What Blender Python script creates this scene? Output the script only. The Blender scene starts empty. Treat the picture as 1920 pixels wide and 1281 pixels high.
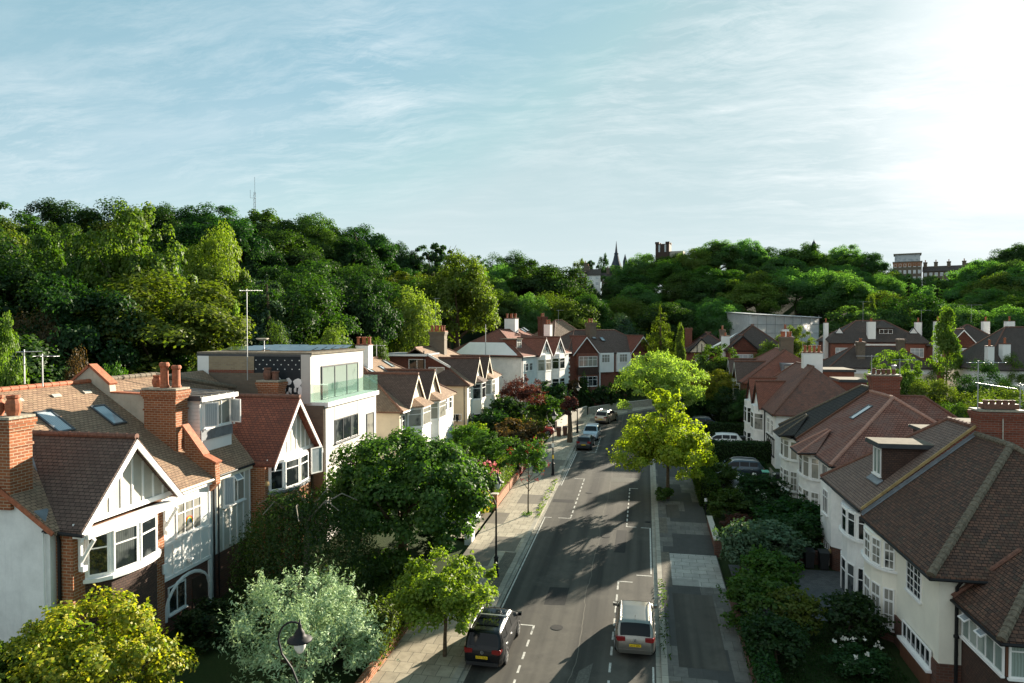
import bpy, bmesh, math, random
import numpy as np
from mathutils import Vector, Matrix, noise as mnoise
R = math.radians
random.seed(7)
SC = bpy.context.scene
COL = SC.collection
# ---------------------------------------------------------------- camera model (used to turn photo points at a known depth into places)
F, CX, CY, HC = 1300.0, 960.0, 640.5, 15.7
PITCH = math.atan((640.5 - 612.0) / F)
CP, SP = math.cos(PITCH), math.sin(PITCH)
def camdir(px, py):
    x, y = (px - CX) / F, (CY - py) / F
    return x, CP + y * SP, -SP + y * CP
_d = camdir(1210.0, 575.0)
YAW = math.atan2(_d[0], _d[1])
SL = _d[2] / math.hypot(_d[0], _d[1])          # the street climbs this much per metre
CYW, SYW = math.cos(YAW), math.sin(YAW)
def ray(px, py):
    x, y, z = camdir(px, py)
    return Vector((x * CYW - y * SYW, x * SYW + y * CYW, z))
CAM = Vector((0, 0, HC))
def GR(px, py, h=0.0):
    r = ray(px, py); return CAM + r * ((HC - h) / (SL * r.y - r.z))
def AX(px, py, X):
    r = ray(px, py); return CAM + r * (X / r.x)
def AY(px, py, Y):
    r = ray(px, py); return CAM + r * (Y / r.y)
def AD(px, py, d):
    r = ray(px, py); return CAM + r * (d / math.hypot(r.x, r.y))
def PXM(d): return F / d                        # picture px (1920 wide) per metre at distance d

# ---------------------------------------------------------------- materials
MATS = {}
class NT:
    def __init__(s, name):
        s.m = bpy.data.materials.new(name); s.m.use_nodes = True
        s.t = s.m.node_tree; s.n = s.t.nodes; s.l = s.t.links
        s.n.clear(); s.out = s.n.new('ShaderNodeOutputMaterial')
    def add(s, kind, **kw):
        x = s.n.new(kind)
        for k, v in kw.items():
            if hasattr(x, k) and k not in ('Scale',): setattr(x, k, v)
        return x
    def val(s, node, **kw):
        for k, v in kw.items(): node.inputs[k.replace('_', ' ')].default_value = v
        return node
    def link(s, a, b): s.l.new(a, b)
    def mix(s, f, a, b, mode='MIX'):
        x = s.n.new('ShaderNodeMix'); x.data_type = 'RGBA'; x.blend_type = mode
        for sock, v in ((x.inputs[0], f), (x.inputs[6], a), (x.inputs[7], b)):
            if isinstance(v, (int, float)): sock.default_value = v
            elif isinstance(v, tuple): sock.default_value = v if len(v) == 4 else (*v, 1)
            else: s.link(v, sock)
        return x.outputs[2]
    def math(s, op, a, b=0.0, clamp=False):
        x = s.n.new('ShaderNodeMath'); x.operation = op; x.use_clamp = clamp
        for i, v in enumerate((a, b)):
            if isinstance(v, (int, float)): x.inputs[i].default_value = v
            else: s.link(v, x.inputs[i])
        return x.outputs[0]
    def noise(s, vec, scale, detail=4, rough=0.55, dim='3D'):
        x = s.n.new('ShaderNodeTexNoise'); x.inputs['Scale'].default_value = scale
        x.inputs['Detail'].default_value = detail; x.inputs['Roughness'].default_value = rough
        if vec is not None: s.link(vec, x.inputs['Vector'])
        return x.outputs['Fac']
    def ramp(s, fac, stops):
        x = s.n.new('ShaderNodeValToRGB'); e = x.color_ramp.elements
        while len(e) < len(stops): e.new(0.5)
        for k, (p, c) in enumerate(stops):
            e[k].position = p; e[k].color = c if len(c) == 4 else (*c, 1)
        s.link(fac, x.inputs[0]); return x.outputs[0]
    def pbsdf(s, col, rough=0.8, spec=0.3, metal=0.0, bump=None, bstr=0.3, bdist=0.02, **kw):
        b = s.n.new('ShaderNodeBsdfPrincipled')
        if isinstance(col, tuple): b.inputs['Base Color'].default_value = (*col[:3], 1)
        else: s.link(col, b.inputs['Base Color'])
        if isinstance(rough, (int, float)): b.inputs['Roughness'].default_value = rough
        else: s.link(rough, b.inputs['Roughness'])
        b.inputs['Specular IOR Level'].default_value = spec; b.inputs['Metallic'].default_value = metal
        for k, v in kw.items(): b.inputs[k.replace('_', ' ')].default_value = v
        if bump is not None:
            n = s.n.new('ShaderNodeBump'); n.inputs['Strength'].default_value = bstr; n.inputs['Distance'].default_value = bdist
            s.link(bump, n.inputs['Height']); s.link(n.outputs[0], b.inputs['Normal'])
        s.link(b.outputs[0], s.out.inputs['Surface']); return b
    def uv(s): return s.n.new('ShaderNodeUVMap').outputs[0]
    def pos(s): return s.n.new('ShaderNodeNewGeometry').outputs['Position']

def M(name):
    return MATS[name]
def mat(name, fn):
    t = NT(name); fn(t); MATS[name] = t.m; return t.m

def plain(name, col, rough=0.6, spec=0.3, metal=0.0, var=0.12, scale=3.0, bump=0.0, **kw):
    def fn(t):
        n = t.noise(t.pos(), scale, 5, 0.6)
        a = tuple(c * (1 - var) for c in col); b = tuple(min(1, c * (1 + var)) for c in col)
        c = t.ramp(n, [(0.3, a), (0.7, b)])
        t.pbsdf(c, rough, spec, metal, bump=t.noise(t.pos(), 60, 3) if bump else None, bstr=bump, **kw)
    return mat(name, fn)

def tiles(name, c1, c2, row=0.15, width=0.24, moss=None, mossamt=0.5, line=(0.02, 0.018, 0.016), bstr=0.6, spec=0.18, light=None):
    def fn(t):
        uv = t.uv()
        b = t.add('ShaderNodeTexBrick'); b.offset = 0.5
        t.val(b, Scale=1.0, Mortar_Size=row * 0.1, Mortar_Smooth=0.4, Bias=-0.1, Brick_Width=width, Row_Height=row)
        b.inputs['Color1'].default_value = (*c1, 1); b.inputs['Color2'].default_value = (*c2, 1); b.inputs['Mortar'].default_value = (*line, 1)  # dark tile joints, with the shadow gaps put into their colour
        t.link(uv, b.inputs['Vector'])
        n = t.noise(t.pos(), 1.3, 6, 0.65)
        col = t.mix(t.math('MULTIPLY', t.ramp(n, [(0.35, (0, 0, 0)), (0.75, (1, 1, 1))]), 0.7), b.outputs['Color'], tuple(x * 0.5 for x in c1))
        if light:
            n3 = t.noise(t.pos(), 0.7, 5, 0.7)
            col = t.mix(t.math('MULTIPLY', t.ramp(n3, [(0.45, (0, 0, 0)), (0.7, (1, 1, 1))]), 0.55), col, light)
        if moss:
            n2 = t.noise(t.pos(), 3.5, 6, 0.75)
            col = t.mix(t.math('MULTIPLY', t.ramp(n2, [(0.52, (0, 0, 0)), (0.68, (1, 1, 1))]), mossamt), col, moss)
        sp = t.add('ShaderNodeSeparateXYZ'); t.link(uv, sp.inputs[0])
        saw = t.math('SUBTRACT', 1.0, t.math('FRACT', t.math('DIVIDE', sp.outputs[1], row)))
        h = t.math('ADD', saw, t.math('MULTIPLY', b.outputs['Fac'], -0.6))
        t.pbsdf(col, 0.8, spec, bump=h, bstr=bstr, bdist=0.03)
    return mat(name, fn)

def bricks(name, c1, c2, mortar=(0.32, 0.27, 0.21), stain=0.4):
    def fn(t):
        uv = t.uv()
        b = t.add('ShaderNodeTexBrick'); b.offset = 0.5
        t.val(b, Scale=1.0, Mortar_Size=0.014, Mortar_Smooth=0.3, Bias=0.0, Brick_Width=0.32, Row_Height=0.115)
        b.inputs['Color1'].default_value = (*c1, 1); b.inputs['Color2'].default_value = (*c2, 1); b.inputs['Mortar'].default_value = (*mortar, 1)
        t.link(uv, b.inputs['Vector'])
        n = t.noise(t.pos(), 1.5, 5, 0.6)
        col = t.mix(t.math('MULTIPLY', n, stain), b.outputs['Color'], tuple(x * 0.4 for x in c1))
        t.pbsdf(col, 0.85, 0.2, bump=b.outputs['Fac'], bstr=-0.5, bdist=0.01)
    return mat(name, fn)

def render_wall(name, col, dirt=0.18, bump=0.25, bscale=45, rust=None):
    def fn(t):
        p = t.pos()
        n = t.noise(p, 0.8, 6, 0.7)
        m = t.add('ShaderNodeMapping'); m.inputs['Scale'].default_value = (5, 5, 0.5); t.link(p, m.inputs[0])
        st = t.noise(m.outputs[0], 1.0, 5, 0.65)
        c = t.ramp(n, [(0.3, tuple(x * (1 - dirt) for x in col)), (0.65, col)])
        c = t.mix(t.math('MULTIPLY', t.ramp(st, [(0.55, (0, 0, 0)), (0.75, (1, 1, 1))]), dirt * 1.3), c, tuple(x * 0.6 for x in col))
        if rust:
            st2 = t.noise(m.outputs[0], 1.7, 6, 0.75)
            c = t.mix(t.math('MULTIPLY', t.ramp(st2, [(0.64, (0, 0, 0)), (0.72, (1, 1, 1))]), 0.5), c, rust)
        t.pbsdf(c, 0.85, 0.2, bump=t.noise(p, bscale, 3, 0.7), bstr=bump, bdist=0.02)
    return mat(name, fn)

# roofs
tiles('roof_brown', (0.33, 0.215, 0.14), (0.235, 0.15, 0.1), moss=(0.38, 0.28, 0.17), mossamt=0.4)
tiles('roof_dark', (0.15, 0.1, 0.08), (0.1, 0.066, 0.055), moss=(0.18, 0.14, 0.1), mossamt=0.25, line=(0.012, 0.011, 0.011))
tiles('roof_red', (0.25, 0.085, 0.055), (0.15, 0.058, 0.042), moss=(0.05, 0.04, 0.036), mossamt=0.55, line=(0.02, 0.012, 0.01))
tiles('roof_newred', (0.29, 0.125, 0.09), (0.2, 0.088, 0.066), row=0.19, width=0.24, line=(0.022, 0.012, 0.01), bstr=0.9, light=(0.2, 0.15, 0.13))
tiles('roof_brick', (0.31, 0.115, 0.075), (0.21, 0.085, 0.06), moss=(0.07, 0.055, 0.05), mossamt=0.4)
tiles('roof_sooty', (0.26, 0.12, 0.085), (0.2, 0.095, 0.07), row=0.1, moss=(0.055, 0.048, 0.044), mossamt=0.85, light=(0.06, 0.05, 0.046))
tiles('roof_near', (0.16, 0.082, 0.055), (0.055, 0.038, 0.032), row=0.145, width=0.2, moss=(0.07, 0.085, 0.06), mossamt=0.4, line=(0.01, 0.01, 0.01), bstr=1.0)
tiles('roof_near_grey', (0.25, 0.17, 0.135), (0.17, 0.115, 0.095), row=0.15, width=0.22, moss=(0.2, 0.19, 0.17), mossamt=0.35, line=(0.014, 0.012, 0.012), bstr=0.9)
tiles('roof_black', (0.05, 0.042, 0.037), (0.033, 0.029, 0.027), row=0.26, width=0.3, moss=(0.06, 0.065, 0.045), mossamt=0.5, line=(0.008, 0.008, 0.008), bstr=1.0)
tiles('roof_far', (0.11, 0.082, 0.07), (0.08, 0.06, 0.053), row=0.16, width=0.24, moss=(0.1, 0.085, 0.06), mossamt=0.3)
tiles('hung_tile', (0.17, 0.058, 0.038), (0.105, 0.045, 0.034), row=0.1, width=0.16)
tiles('hung_tile_dark', (0.095, 0.055, 0.042), (0.06, 0.04, 0.034), row=0.1, width=0.16)
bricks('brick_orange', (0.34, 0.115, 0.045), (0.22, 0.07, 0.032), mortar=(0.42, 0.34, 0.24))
bricks('brick_red', (0.24, 0.068, 0.04), (0.16, 0.05, 0.034), mortar=(0.2, 0.15, 0.12))
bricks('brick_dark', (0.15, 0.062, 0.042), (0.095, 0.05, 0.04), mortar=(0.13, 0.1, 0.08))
bricks('brick_stock', (0.2, 0.155, 0.11), (0.15, 0.118, 0.088), mortar=(0.16, 0.14, 0.12))
bricks('brick_pale', (0.34, 0.27, 0.17), (0.27, 0.21, 0.14), mortar=(0.3, 0.26, 0.2))
render_wall('white_render', (0.84, 0.83, 0.8), dirt=0.24)
render_wall('white_paint', (0.8, 0.79, 0.76), dirt=0.1, bump=0.08)
render_wall('cream_render', (0.72, 0.62, 0.47), dirt=0.16)
render_wall('ivory_render', (0.82, 0.78, 0.67), dirt=0.1, bump=0.1)
render_wall('grey_render', (0.5, 0.475, 0.44), dirt=0.1, bump=0.06, bscale=20)
render_wall('pebbledash', (0.57, 0.54, 0.47), dirt=0.22, bump=0.9, bscale=38, rust=(0.45, 0.28, 0.1))
render_wall('aged_render', (0.5, 0.44, 0.35), dirt=0.35, bump=0.4)
plain('white_trim', (0.8, 0.79, 0.77), 0.45, 0.4, var=0.04)
plain('cream_trim', (0.72, 0.66, 0.52), 0.5, 0.4, var=0.08)
plain('black_trim', (0.014, 0.014, 0.015), 0.6, 0.2)
plain('clay_pink', (0.36, 0.19, 0.14), 0.7, var=0.25, scale=8)
plain('dark_timber', (0.05, 0.036, 0.028), 0.6)
plain('brown_timber', (0.13, 0.06, 0.035), 0.6)
plain('clay', (0.33, 0.11, 0.055), 0.75, var=0.35, scale=7)
plain('clay_brown', (0.2, 0.1, 0.065), 0.8, var=0.4, scale=6)
plain('clay_mossy', (0.13, 0.105, 0.075), 0.85, var=0.45, scale=9)
plain('clay_dull', (0.15, 0.072, 0.05), 0.8, var=0.35, scale=7)
plain('lead', (0.16, 0.175, 0.19), 0.5, 0.4, var=0.25)
plain('felt', (0.17, 0.15, 0.12), 0.95, 0.03, var=0.25)
plain('slate_spire', (0.05, 0.06, 0.075), 0.85, 0.1, var=0.2)
bricks('tower_brick', (0.075, 0.045, 0.036), (0.055, 0.036, 0.03), mortar=(0.07, 0.06, 0.05))
plain('felt_dark', (0.05, 0.055, 0.06), 0.7, var=0.2)
plain('aluminium', (0.5, 0.5, 0.5), 0.35, 0.5, 0.8)
plain('galvanised', (0.35, 0.36, 0.37), 0.45, 0.5, 0.6)
plain('mortar_cap', (0.3, 0.27, 0.21), 0.9, var=0.35, scale=10)
plain('anthracite', (0.06, 0.064, 0.07), 0.4)
plain('stone', (0.42, 0.38, 0.32), 0.85, var=0.2, scale=6)
plain('concrete', (0.36, 0.33, 0.28), 0.85, var=0.2, scale=4)
plain('gold_verge', (0.33, 0.23, 0.1), 0.7, var=0.3)

def glass(name, dark, light, amount):
    def fn(t):
        uv = t.uv(); n = t.noise(t.pos(), 0.9, 3, 0.5)
        w = t.add('ShaderNodeTexWave'); t.val(w, Scale=3.2, Distortion=2.0, Detail=2.0); t.link(uv, w.inputs['Vector'])
        f = t.ramp(n, [(max(0.0, 0.62 - amount * 0.5), (0, 0, 0)), (min(1.0, 0.72 - amount * 0.4), (1, 1, 1))])
        cur = t.mix(w.outputs['Fac'], tuple(x * 0.7 for x in light), light)
        t.pbsdf(t.mix(f, dark, cur), 0.06, 0.55, Coat_Weight=0.3, Coat_Roughness=0.02)
    return mat(name, fn)
glass('glass_dark', (0.012, 0.016, 0.018), (0.1, 0.11, 0.11), 0.2)
glass('glass_curtain', (0.02, 0.024, 0.026), (0.32, 0.31, 0.27), 0.75)
glass('glass_sky', (0.2, 0.25, 0.28), (0.42, 0.47, 0.5), 0.6)
glass('glass_green', (0.05, 0.09, 0.085), (0.3, 0.36, 0.33), 0.8)
def _balu(t):
    a = t.n.new('ShaderNodeBsdfTransparent'); a.inputs[0].default_value = (0.86, 0.94, 0.91, 1)
    g = t.n.new('ShaderNodeBsdfGlossy'); g.inputs['Roughness'].default_value = 0.03; g.inputs[0].default_value = (0.7, 0.85, 0.82, 1)
    d = t.n.new('ShaderNodeBsdfDiffuse'); d.inputs[0].default_value = (0.35, 0.5, 0.46, 1)
    m1 = t.n.new('ShaderNodeMixShader'); m1.inputs[0].default_value = 0.12; t.link(a.outputs[0], m1.inputs[1]); t.link(g.outputs[0], m1.inputs[2])
    m2 = t.n.new('ShaderNodeMixShader'); m2.inputs[0].default_value = 0.05; t.link(m1.outputs[0], m2.inputs[1]); t.link(d.outputs[0], m2.inputs[2])
    t.link(m2.outputs[0], t.out.inputs['Surface'])
mat('glass_clear', _balu)

# ---------------------------------------------------------------- mesh building
class Fr:
    """A local frame: x, y across the plan, z up, turned about z."""
    def __init__(s, o=(0, 0, 0), ang=0.0):
        s.o = Vector(o); s.c, s.s = math.cos(ang), math.sin(ang)
    def p(s, x, y, z):
        return Vector((s.o.x + x * s.c - y * s.s, s.o.y + x * s.s + y * s.c, s.o.z + z))
ID = Fr()
OFF = {}
def mark(o, label=None, cat=None, group=None, kind=None):
    if label: o['label'] = label
    if cat: o['category'] = cat
    if group: o['group'] = group
    if kind: o['kind'] = kind
    return o
def thing(name, label, cat, loc=(0, 0, 0), group=None, rot=(0, 0, 0)):
    o = bpy.data.objects.new(name, None); o.empty_display_size = 0.3
    o.location = loc; o.rotation_euler = rot; COL.objects.link(o)
    OFF[o.name] = Vector(loc)
    o['kind'] = 'thing'
    return mark(o, label, cat, group)

def plane_uv(me):
    n = len(me.polygons)
    if not n: return
    uvl = me.uv_layers.new(name='UVMap')
    nl = len(me.loops)
    vi = np.empty(nl, np.int32); me.loops.foreach_get('vertex_index', vi)
    co = np.empty(len(me.vertices) * 3, np.float32); me.vertices.foreach_get('co', co); co = co.reshape(-1, 3)
    no = np.empty(n * 3, np.float32); me.polygons.foreach_get('normal', no); no = no.reshape(-1, 3)
    tot = np.empty(n, np.int32); me.polygons.foreach_get('loop_total', tot)
    pn = np.repeat(no, tot, axis=0)
    z = np.array([0, 0, 1.0], np.float32)
    t = np.cross(np.broadcast_to(z, pn.shape), pn); L = np.linalg.norm(t, axis=1, keepdims=True)
    t = np.where(L > 0.05, t / np.maximum(L, 1e-6), np.array([1.0, 0, 0], np.float32))
    b = np.cross(pn, t)
    p = co[vi]
    uv = np.stack([(p * t).sum(1), (p * b).sum(1)], 1).astype(np.float32)
    uvl.data.foreach_set('uv', uv.ravel())

class MB:
    def __init__(s, fr=ID): s.v = []; s.f = []; s.fr = fr; s.sm = False
    def pt(s, p):
        s.v.append(s.fr.p(*p)); return len(s.v) - 1
    def face(s, pts):
        s.f.append([s.pt(p) for p in pts]); return s
    def prism(s, pts, vec):
        n = len(pts)
        a = [s.pt(p) for p in pts]; b = [s.pt((p[0] + vec[0], p[1] + vec[1], p[2] + vec[2])) for p in pts]
        s.f.append(a[::-1]); s.f.append(b)
        for i in range(n):
            j = (i + 1) % n; s.f.append([a[i], a[j], b[j], b[i]])
        return s
    def box(s, x0, x1, y0, y1, z0, z1):
        return s.prism([(x0, y0, z0), (x1, y0, z0), (x1, y1, z0), (x0, y1, z0)], (0, 0, z1 - z0))
    def bar(s, p, q, w, h, up=(0, 0, 1)):
        p, q, up = Vector(p), Vector(q), Vector(up); d = (q - p).normalized()
        sd = d.cross(up)
        if sd.length < 1e-4: sd = d.cross(Vector((1, 0, 0)))
        sd.normalize(); u = sd.cross(d).normalized()
        c = [p + sd * (w / 2 * i) + u * (h / 2 * j) for i, j in ((-1, -1), (1, -1), (1, 1), (-1, 1))]
        return s.prism([tuple(x) for x in c], tuple(q - p))
    def tube(s, pts, r, n=6, cap=True):
        pts = [Vector(p) for p in pts]; rs = r if isinstance(r, (list, tuple)) else [r] * len(pts)
        prev = None; k0 = len(s.v); ref = None
        for i, p in enumerate(pts):
            d = (pts[min(i + 1, len(pts) - 1)] - pts[max(i - 1, 0)]).normalized()
            if ref is None:
                ref = Vector((0, 0, 1)) if abs(d.z) < 0.9 else Vector((1, 0, 0))
            a = d.cross(ref).normalized(); b = a.cross(d).normalized(); ref = b
            ring = []
            for k in range(n):
                t = 2 * math.pi * k / n
                ring.append(s.pt(tuple(p + a * (math.cos(t) * rs[i]) + b * (math.sin(t) * rs[i]))))
            if prev:
                for k in range(n): s.f.append([prev[k], prev[(k + 1) % n], ring[(k + 1) % n], ring[k]])
            elif cap: s.f.append(ring[::-1])
            prev = ring
        if cap: s.f.append(prev)
        return s
    def lathe(s, c, prof, n=12):
        prev = None
        for r, z in prof:
            ring = [s.pt((c[0] + r * math.cos(2 * math.pi * k / n), c[1] + r * math.sin(2 * math.pi * k / n), c[2] + z)) for k in range(n)]
            if prev:
                for k in range(n): s.f.append([prev[k], prev[(k + 1) % n], ring[(k + 1) % n], ring[k]])
            else: s.f.append(ring[::-1])
            prev = ring
        s.f.append(prev); return s
    def obj(s, name, m, parent=None, local=False, smooth=False, normals=True):
        off = Vector((0, 0, 0))
        if parent is not None and not local: off = OFF[parent.name]
        me = bpy.data.meshes.new(name)
        me.from_pydata([tuple(v - off) for v in s.v], [], s.f)
        if normals:
            bm = bmesh.new(); bm.from_mesh(me); bmesh.ops.recalc_face_normals(bm, faces=bm.faces); bm.to_mesh(me); bm.free()
        me.update(); plane_uv(me)
        me.materials.append(M(m) if isinstance(m, str) else m)
        if smooth:
            for p in me.polygons: p.use_smooth = True
        o = bpy.data.objects.new(name, me); COL.objects.link(o)
        if parent is not None: o.parent = parent
        OFF[o.name] = off
        return o

def lerp(a, b, t): return a + (b - a) * t
def lerp3(a, b, t): return tuple(lerp(x, y, t) for x, y in zip(a, b))

# ---------------------------------------------------------------- house pieces
def slab(mb, pts, th=0.14):
    """One roof slope with a thickness."""
    return mb.prism(pts, (0, 0, -th))
def ridge(parent, fr, p, q, m='clay_brown', r=0.13, seg=0.42, name='ridge_tiles'):
    mb = MB(fr); p, q = Vector(p), Vector(q); L = (q - p).length; n = max(1, int(L / seg)); d = (q - p) / n
    for k in range(n):
        a = p + d * k; mb.tube([a, a + d * 1.06], [r * 1.06, r * 0.94], 8)
    return mb.obj(name, m, parent)
def gutter(parent, fr, p, q, m='black_trim', r=0.06):
    return MB(fr).tube([p, q], r, 6).obj('gutter', m, parent)
def downpipe(parent, fr, pts, m='black_trim', r=0.045):
    return MB(fr).tube(pts, r, 6).obj('downpipe', m, parent)
def window(parent, fr, P, Rv, w, h, cols=2, transom=0.0, N=None, U=(0, 0, 1), frame='white_trim', pane='glass_dark',
           bw=0.062, rows=0, sill=True, opened=None, name='window', mull=None):
    """A window: frame mesh with a pane (and sill) under it. P bottom corner, Rv unit vector along the width."""
    P, Rv, U = Vector(P), Vector(Rv).normalized(), Vector(U).normalized()
    N = Vector(N).normalized() if N is not None else Rv.cross(U).normalized()
    mb = MB(fr)
    def bar(u0, v0, u1, v1, d=0.05):
        b = P + Rv * u0 + U * v0 - N * 0.02
        mb.prism([tuple(b), tuple(b + Rv * (u1 - u0)), tuple(b + Rv * (u1 - u0) + U * (v1 - v0)), tuple(b + U * (v1 - v0))], tuple(N * (d + 0.02)))
    bar(0, 0, w, bw); bar(0, h - bw, w, h); bar(0, bw, bw, h - bw); bar(w - bw, bw, w, h - bw)
    for k in range(1, cols): 
        x = w * k / cols; bar(x - bw * 0.45, bw, x + bw * 0.45, h - bw, 0.046)
    if transom:
        v = h * transom; bar(bw, v - bw * 0.4, w - bw, v + bw * 0.4, 0.048)
    for k in range(1, rows):
        v = h * k / rows; bar(bw, v - 0.018, w - bw, v + 0.018, 0.035)
    if rows:
        for k in range(1, cols * 2):
            x = w * k / (cols * 2)
            if k % 2: bar(x - 0.015, bw, x + 0.015, h - bw, 0.03)
    f = mb.obj(name, frame, parent)
    g = MB(fr); b = P + Rv * bw * 0.9 + U * bw * 0.9 + N * 0.012
    g.prism([tuple(b), tuple(b + Rv * (w - 1.8 * bw)), tuple(b + Rv * (w - 1.8 * bw) + U * (h - 1.8 * bw)), tuple(b + U * (h - 1.8 * bw))], tuple(N * 0.006))
    g.obj('pane', pane, f)
    if sill:
        s = MB(fr); b = P - Rv * 0.05 - U * 0.07 - N * 0.01
        s.prism([tuple(b), tuple(b + Rv * (w + 0.1)), tuple(b + Rv * (w + 0.1) + U * 0.066), tuple(b + U * 0.066)], tuple(N * 0.13))
        s.obj('sill', frame, f)
    for (u0, u1, v0, v1, ang, hinge) in (opened or []):
        # an opened casement: a thin framed sash swung out on its hinge
        s = MB(fr); 
        if hinge == 'top':
            H = P + Rv * u0 + U * v1 + N * 0.06; D = (-U * math.cos(ang) + N * math.sin(ang)); L = v1 - v0; A = Rv; W = u1 - u0
        elif hinge == 'r':
            H = P + Rv * u1 + U * v0 + N * 0.06; D = (-Rv * math.cos(ang) + N * math.sin(ang)); L = u1 - u0; A = U; W = v1 - v0
        else:
            H = P + Rv * u0 + U * v0 + N * 0.06; D = (Rv * math.cos(ang) + N * math.sin(ang)); L = u1 - u0; A = U; W = v1 - v0
        T = A.cross(D).normalized() * 0.04
        def q(a0, d0, a1, d1):
            s.prism([tuple(H + A * a0 + D * d0), tuple(H + A * a1 + D * d0), tuple(H + A * a1 + D * d1), tuple(H + A * a0 + D * d1)], tuple(T))
        e = 0.06; q(0, 0, W, e); q(0, L - e, W, L); q(0, e, e, L - e); q(W - e, e, W, L - e)
        so = s.obj('open_sash', frame, parent)
        g2 = MB(fr); T2 = T * 0.3; b = H + T * 0.35
        g2.prism([tuple(b + A * e * .9 + D * e * .9), tuple(b + A * (W - e * .9) + D * e * .9), tuple(b + A * (W - e * .9) + D * (L - e * .9)), tuple(b + A * e * .9 + D * (L - e * .9))], tuple(T2))
        g2.obj('pane', 'glass_sky', so)
    return f
def bay_windows(parent, fr, pts, z0, h, transom=0.7, pane='glass_dark', cols=1, frame='white_trim', rows=0, inset=0.08, opened=None):
    """Windows round the facets of a bay. pts: plan points (x, y) in order, the outside on the left-hand N given by cross."""
    cx = sum(p[0] for p in pts) / len(pts); cy = sum(p[1] for p in pts) / len(pts)
    for i in range(len(pts) - 1):
        a, b = Vector((*pts[i], 0)), Vector((*pts[i + 1], 0)); d = b - a; L = d.length; d.normalize()
        N = d.cross(Vector((0, 0, 1)))
        mid = (a + b) / 2 - Vector((cx, cy, 0))
        if N.dot(mid) < 0: N = -N
        P = a + d * inset; P.z = z0
        window(parent, fr, P, d, L - 2 * inset, h, cols=cols, transom=transom, N=N, pane=pane, frame=frame, rows=rows, sill=False,
               opened=(opened if opened and i == opened[0][-1] else None) if False else None)
def bay_body(mb, pts, z0, z1):
    return mb.prism([(p[0], p[1], z0) for p in pts], (0, 0, z1 - z0))
def arc_pts(x0, y0, y1, bulge, n=5, sx=1):
    """Plan points of a bowed bay from y0 to y1 standing out by bulge."""
    out = []
    for k in range(n + 1):
        t = k / n; a = math.pi * t
        out.append((x0 + sx * bulge * math.sin(a) ** 0.8, lerp(y0, y1, 0.5 - 0.5 * math.cos(a) * (0.93) - 0 if 0 < k < n else t)))
    return out
def pot(parent, fr, x, y, z, h=0.75, r=0.15, m='clay', kind=0):
    prof = [(r * 1.15, 0), (r * 1.2, h * 0.08), (r, h * 0.14), (r * 0.95, h * 0.8), (r * 1.25, h * 0.86), (r * 1.25, h * 0.95), (r * 1.0, h), (r * 0.75, h), (r * 0.72, h * 0.8)]
    if kind == 1:
        prof = [(r, 0), (r * 1.35, h * 0.3), (r * 1.35, h * 0.6), (r * 0.95, h * 0.82), (r * 1.15, h * 0.88), (r * 1.15, h), (r * 0.8, h), (r * 0.75, h * 0.8)]
    return MB(fr).lathe((x, y, z), prof, 12).obj('chimney_pot', m, parent)
def chimney(parent, fr, x0, x1, y0, y1, z0, z1, m='brick_red', pots=(), cap='mortar_cap', corbel=True, potm='clay', poth=0.7, potr=0.15, capm=None, name='chimney'):
    mb = MB(fr)
    mb.box(x0, x1, y0, y1, z0, z1)
    if corbel:
        for k, e in enumerate((0.045, 0.09, 0.12)):
            mb.box(x0 - e, x1 + e, y0 - e, y1 + e, z1 - 0.42 + 0.13 * k, z1 - 0.42 + 0.13 * (k + 1) + (0.002 if k < 2 else 0.03))
        mb.box(x0 - 0.04, x1 + 0.04, y0 - 0.04, y1 + 0.04, z1 - 1.0, z1 - 0.9)
    c = mb.obj(name, m, parent)
    e = 0.08 if corbel else 0.05
    MB(fr).prism([(x0 - e, y0 - e, z1 + 0.03), (x1 + e, y0 - e, z1 + 0.03), (x1 + e, y1 + e, z1 + 0.03), (x0 - e, y1 + e, z1 + 0.03)], (0, 0, 0.09)).obj('cap', cap, c)
    for k, p in enumerate(pots):
        fx, fy = p[0], p[1]; hh = p[2] if len(p) > 2 else poth; kd = p[3] if len(p) > 3 else 0
        pot(c, fr, lerp(x0, x1, fx), lerp(y0, y1, fy), z1 + 0.12, hh, potr, potm, kd)
    return c
def skylight(parent, fr, P, Rv, U, w, h, pane='glass_sky'):
    N = Vector(Rv).cross(Vector(U)).normalized()
    if N.z < 0: N = -N
    P = Vector(P) + N * 0.02
    return window(parent, fr, P, Rv, w, h, 1, N=N, U=U, frame='anthracite', pane=pane, bw=0.09, sill=False, name='roof_window')
def aerial(loc, h, label, ang=0.0, elems=7, L=1.2, group='television aerials on the rooftops', m='galvanised', el=0.45):
    t = thing('television_aerial', label, 'aerial', loc, group)
    fr = Fr(loc, ang)
    MB(fr).tube([(0, 0, 0), (0, 0, h)], 0.028, 6).obj('mast', m, t)
    mb = MB(fr); mb.tube([(-L * 0.3, 0, h - 0.1), (L * 0.7, 0, h - 0.1)], 0.022, 5)
    for k in range(elems):
        x = -L * 0.25 + L * 0.92 * k / max(1, elems - 1); e = el * (0.6 if k else 0.85)
        mb.bar((x, -e, h - 0.1), (x, e, h - 0.1), 0.02, 0.02)
    mb.obj('antenna', m, t)
    return t
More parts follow.
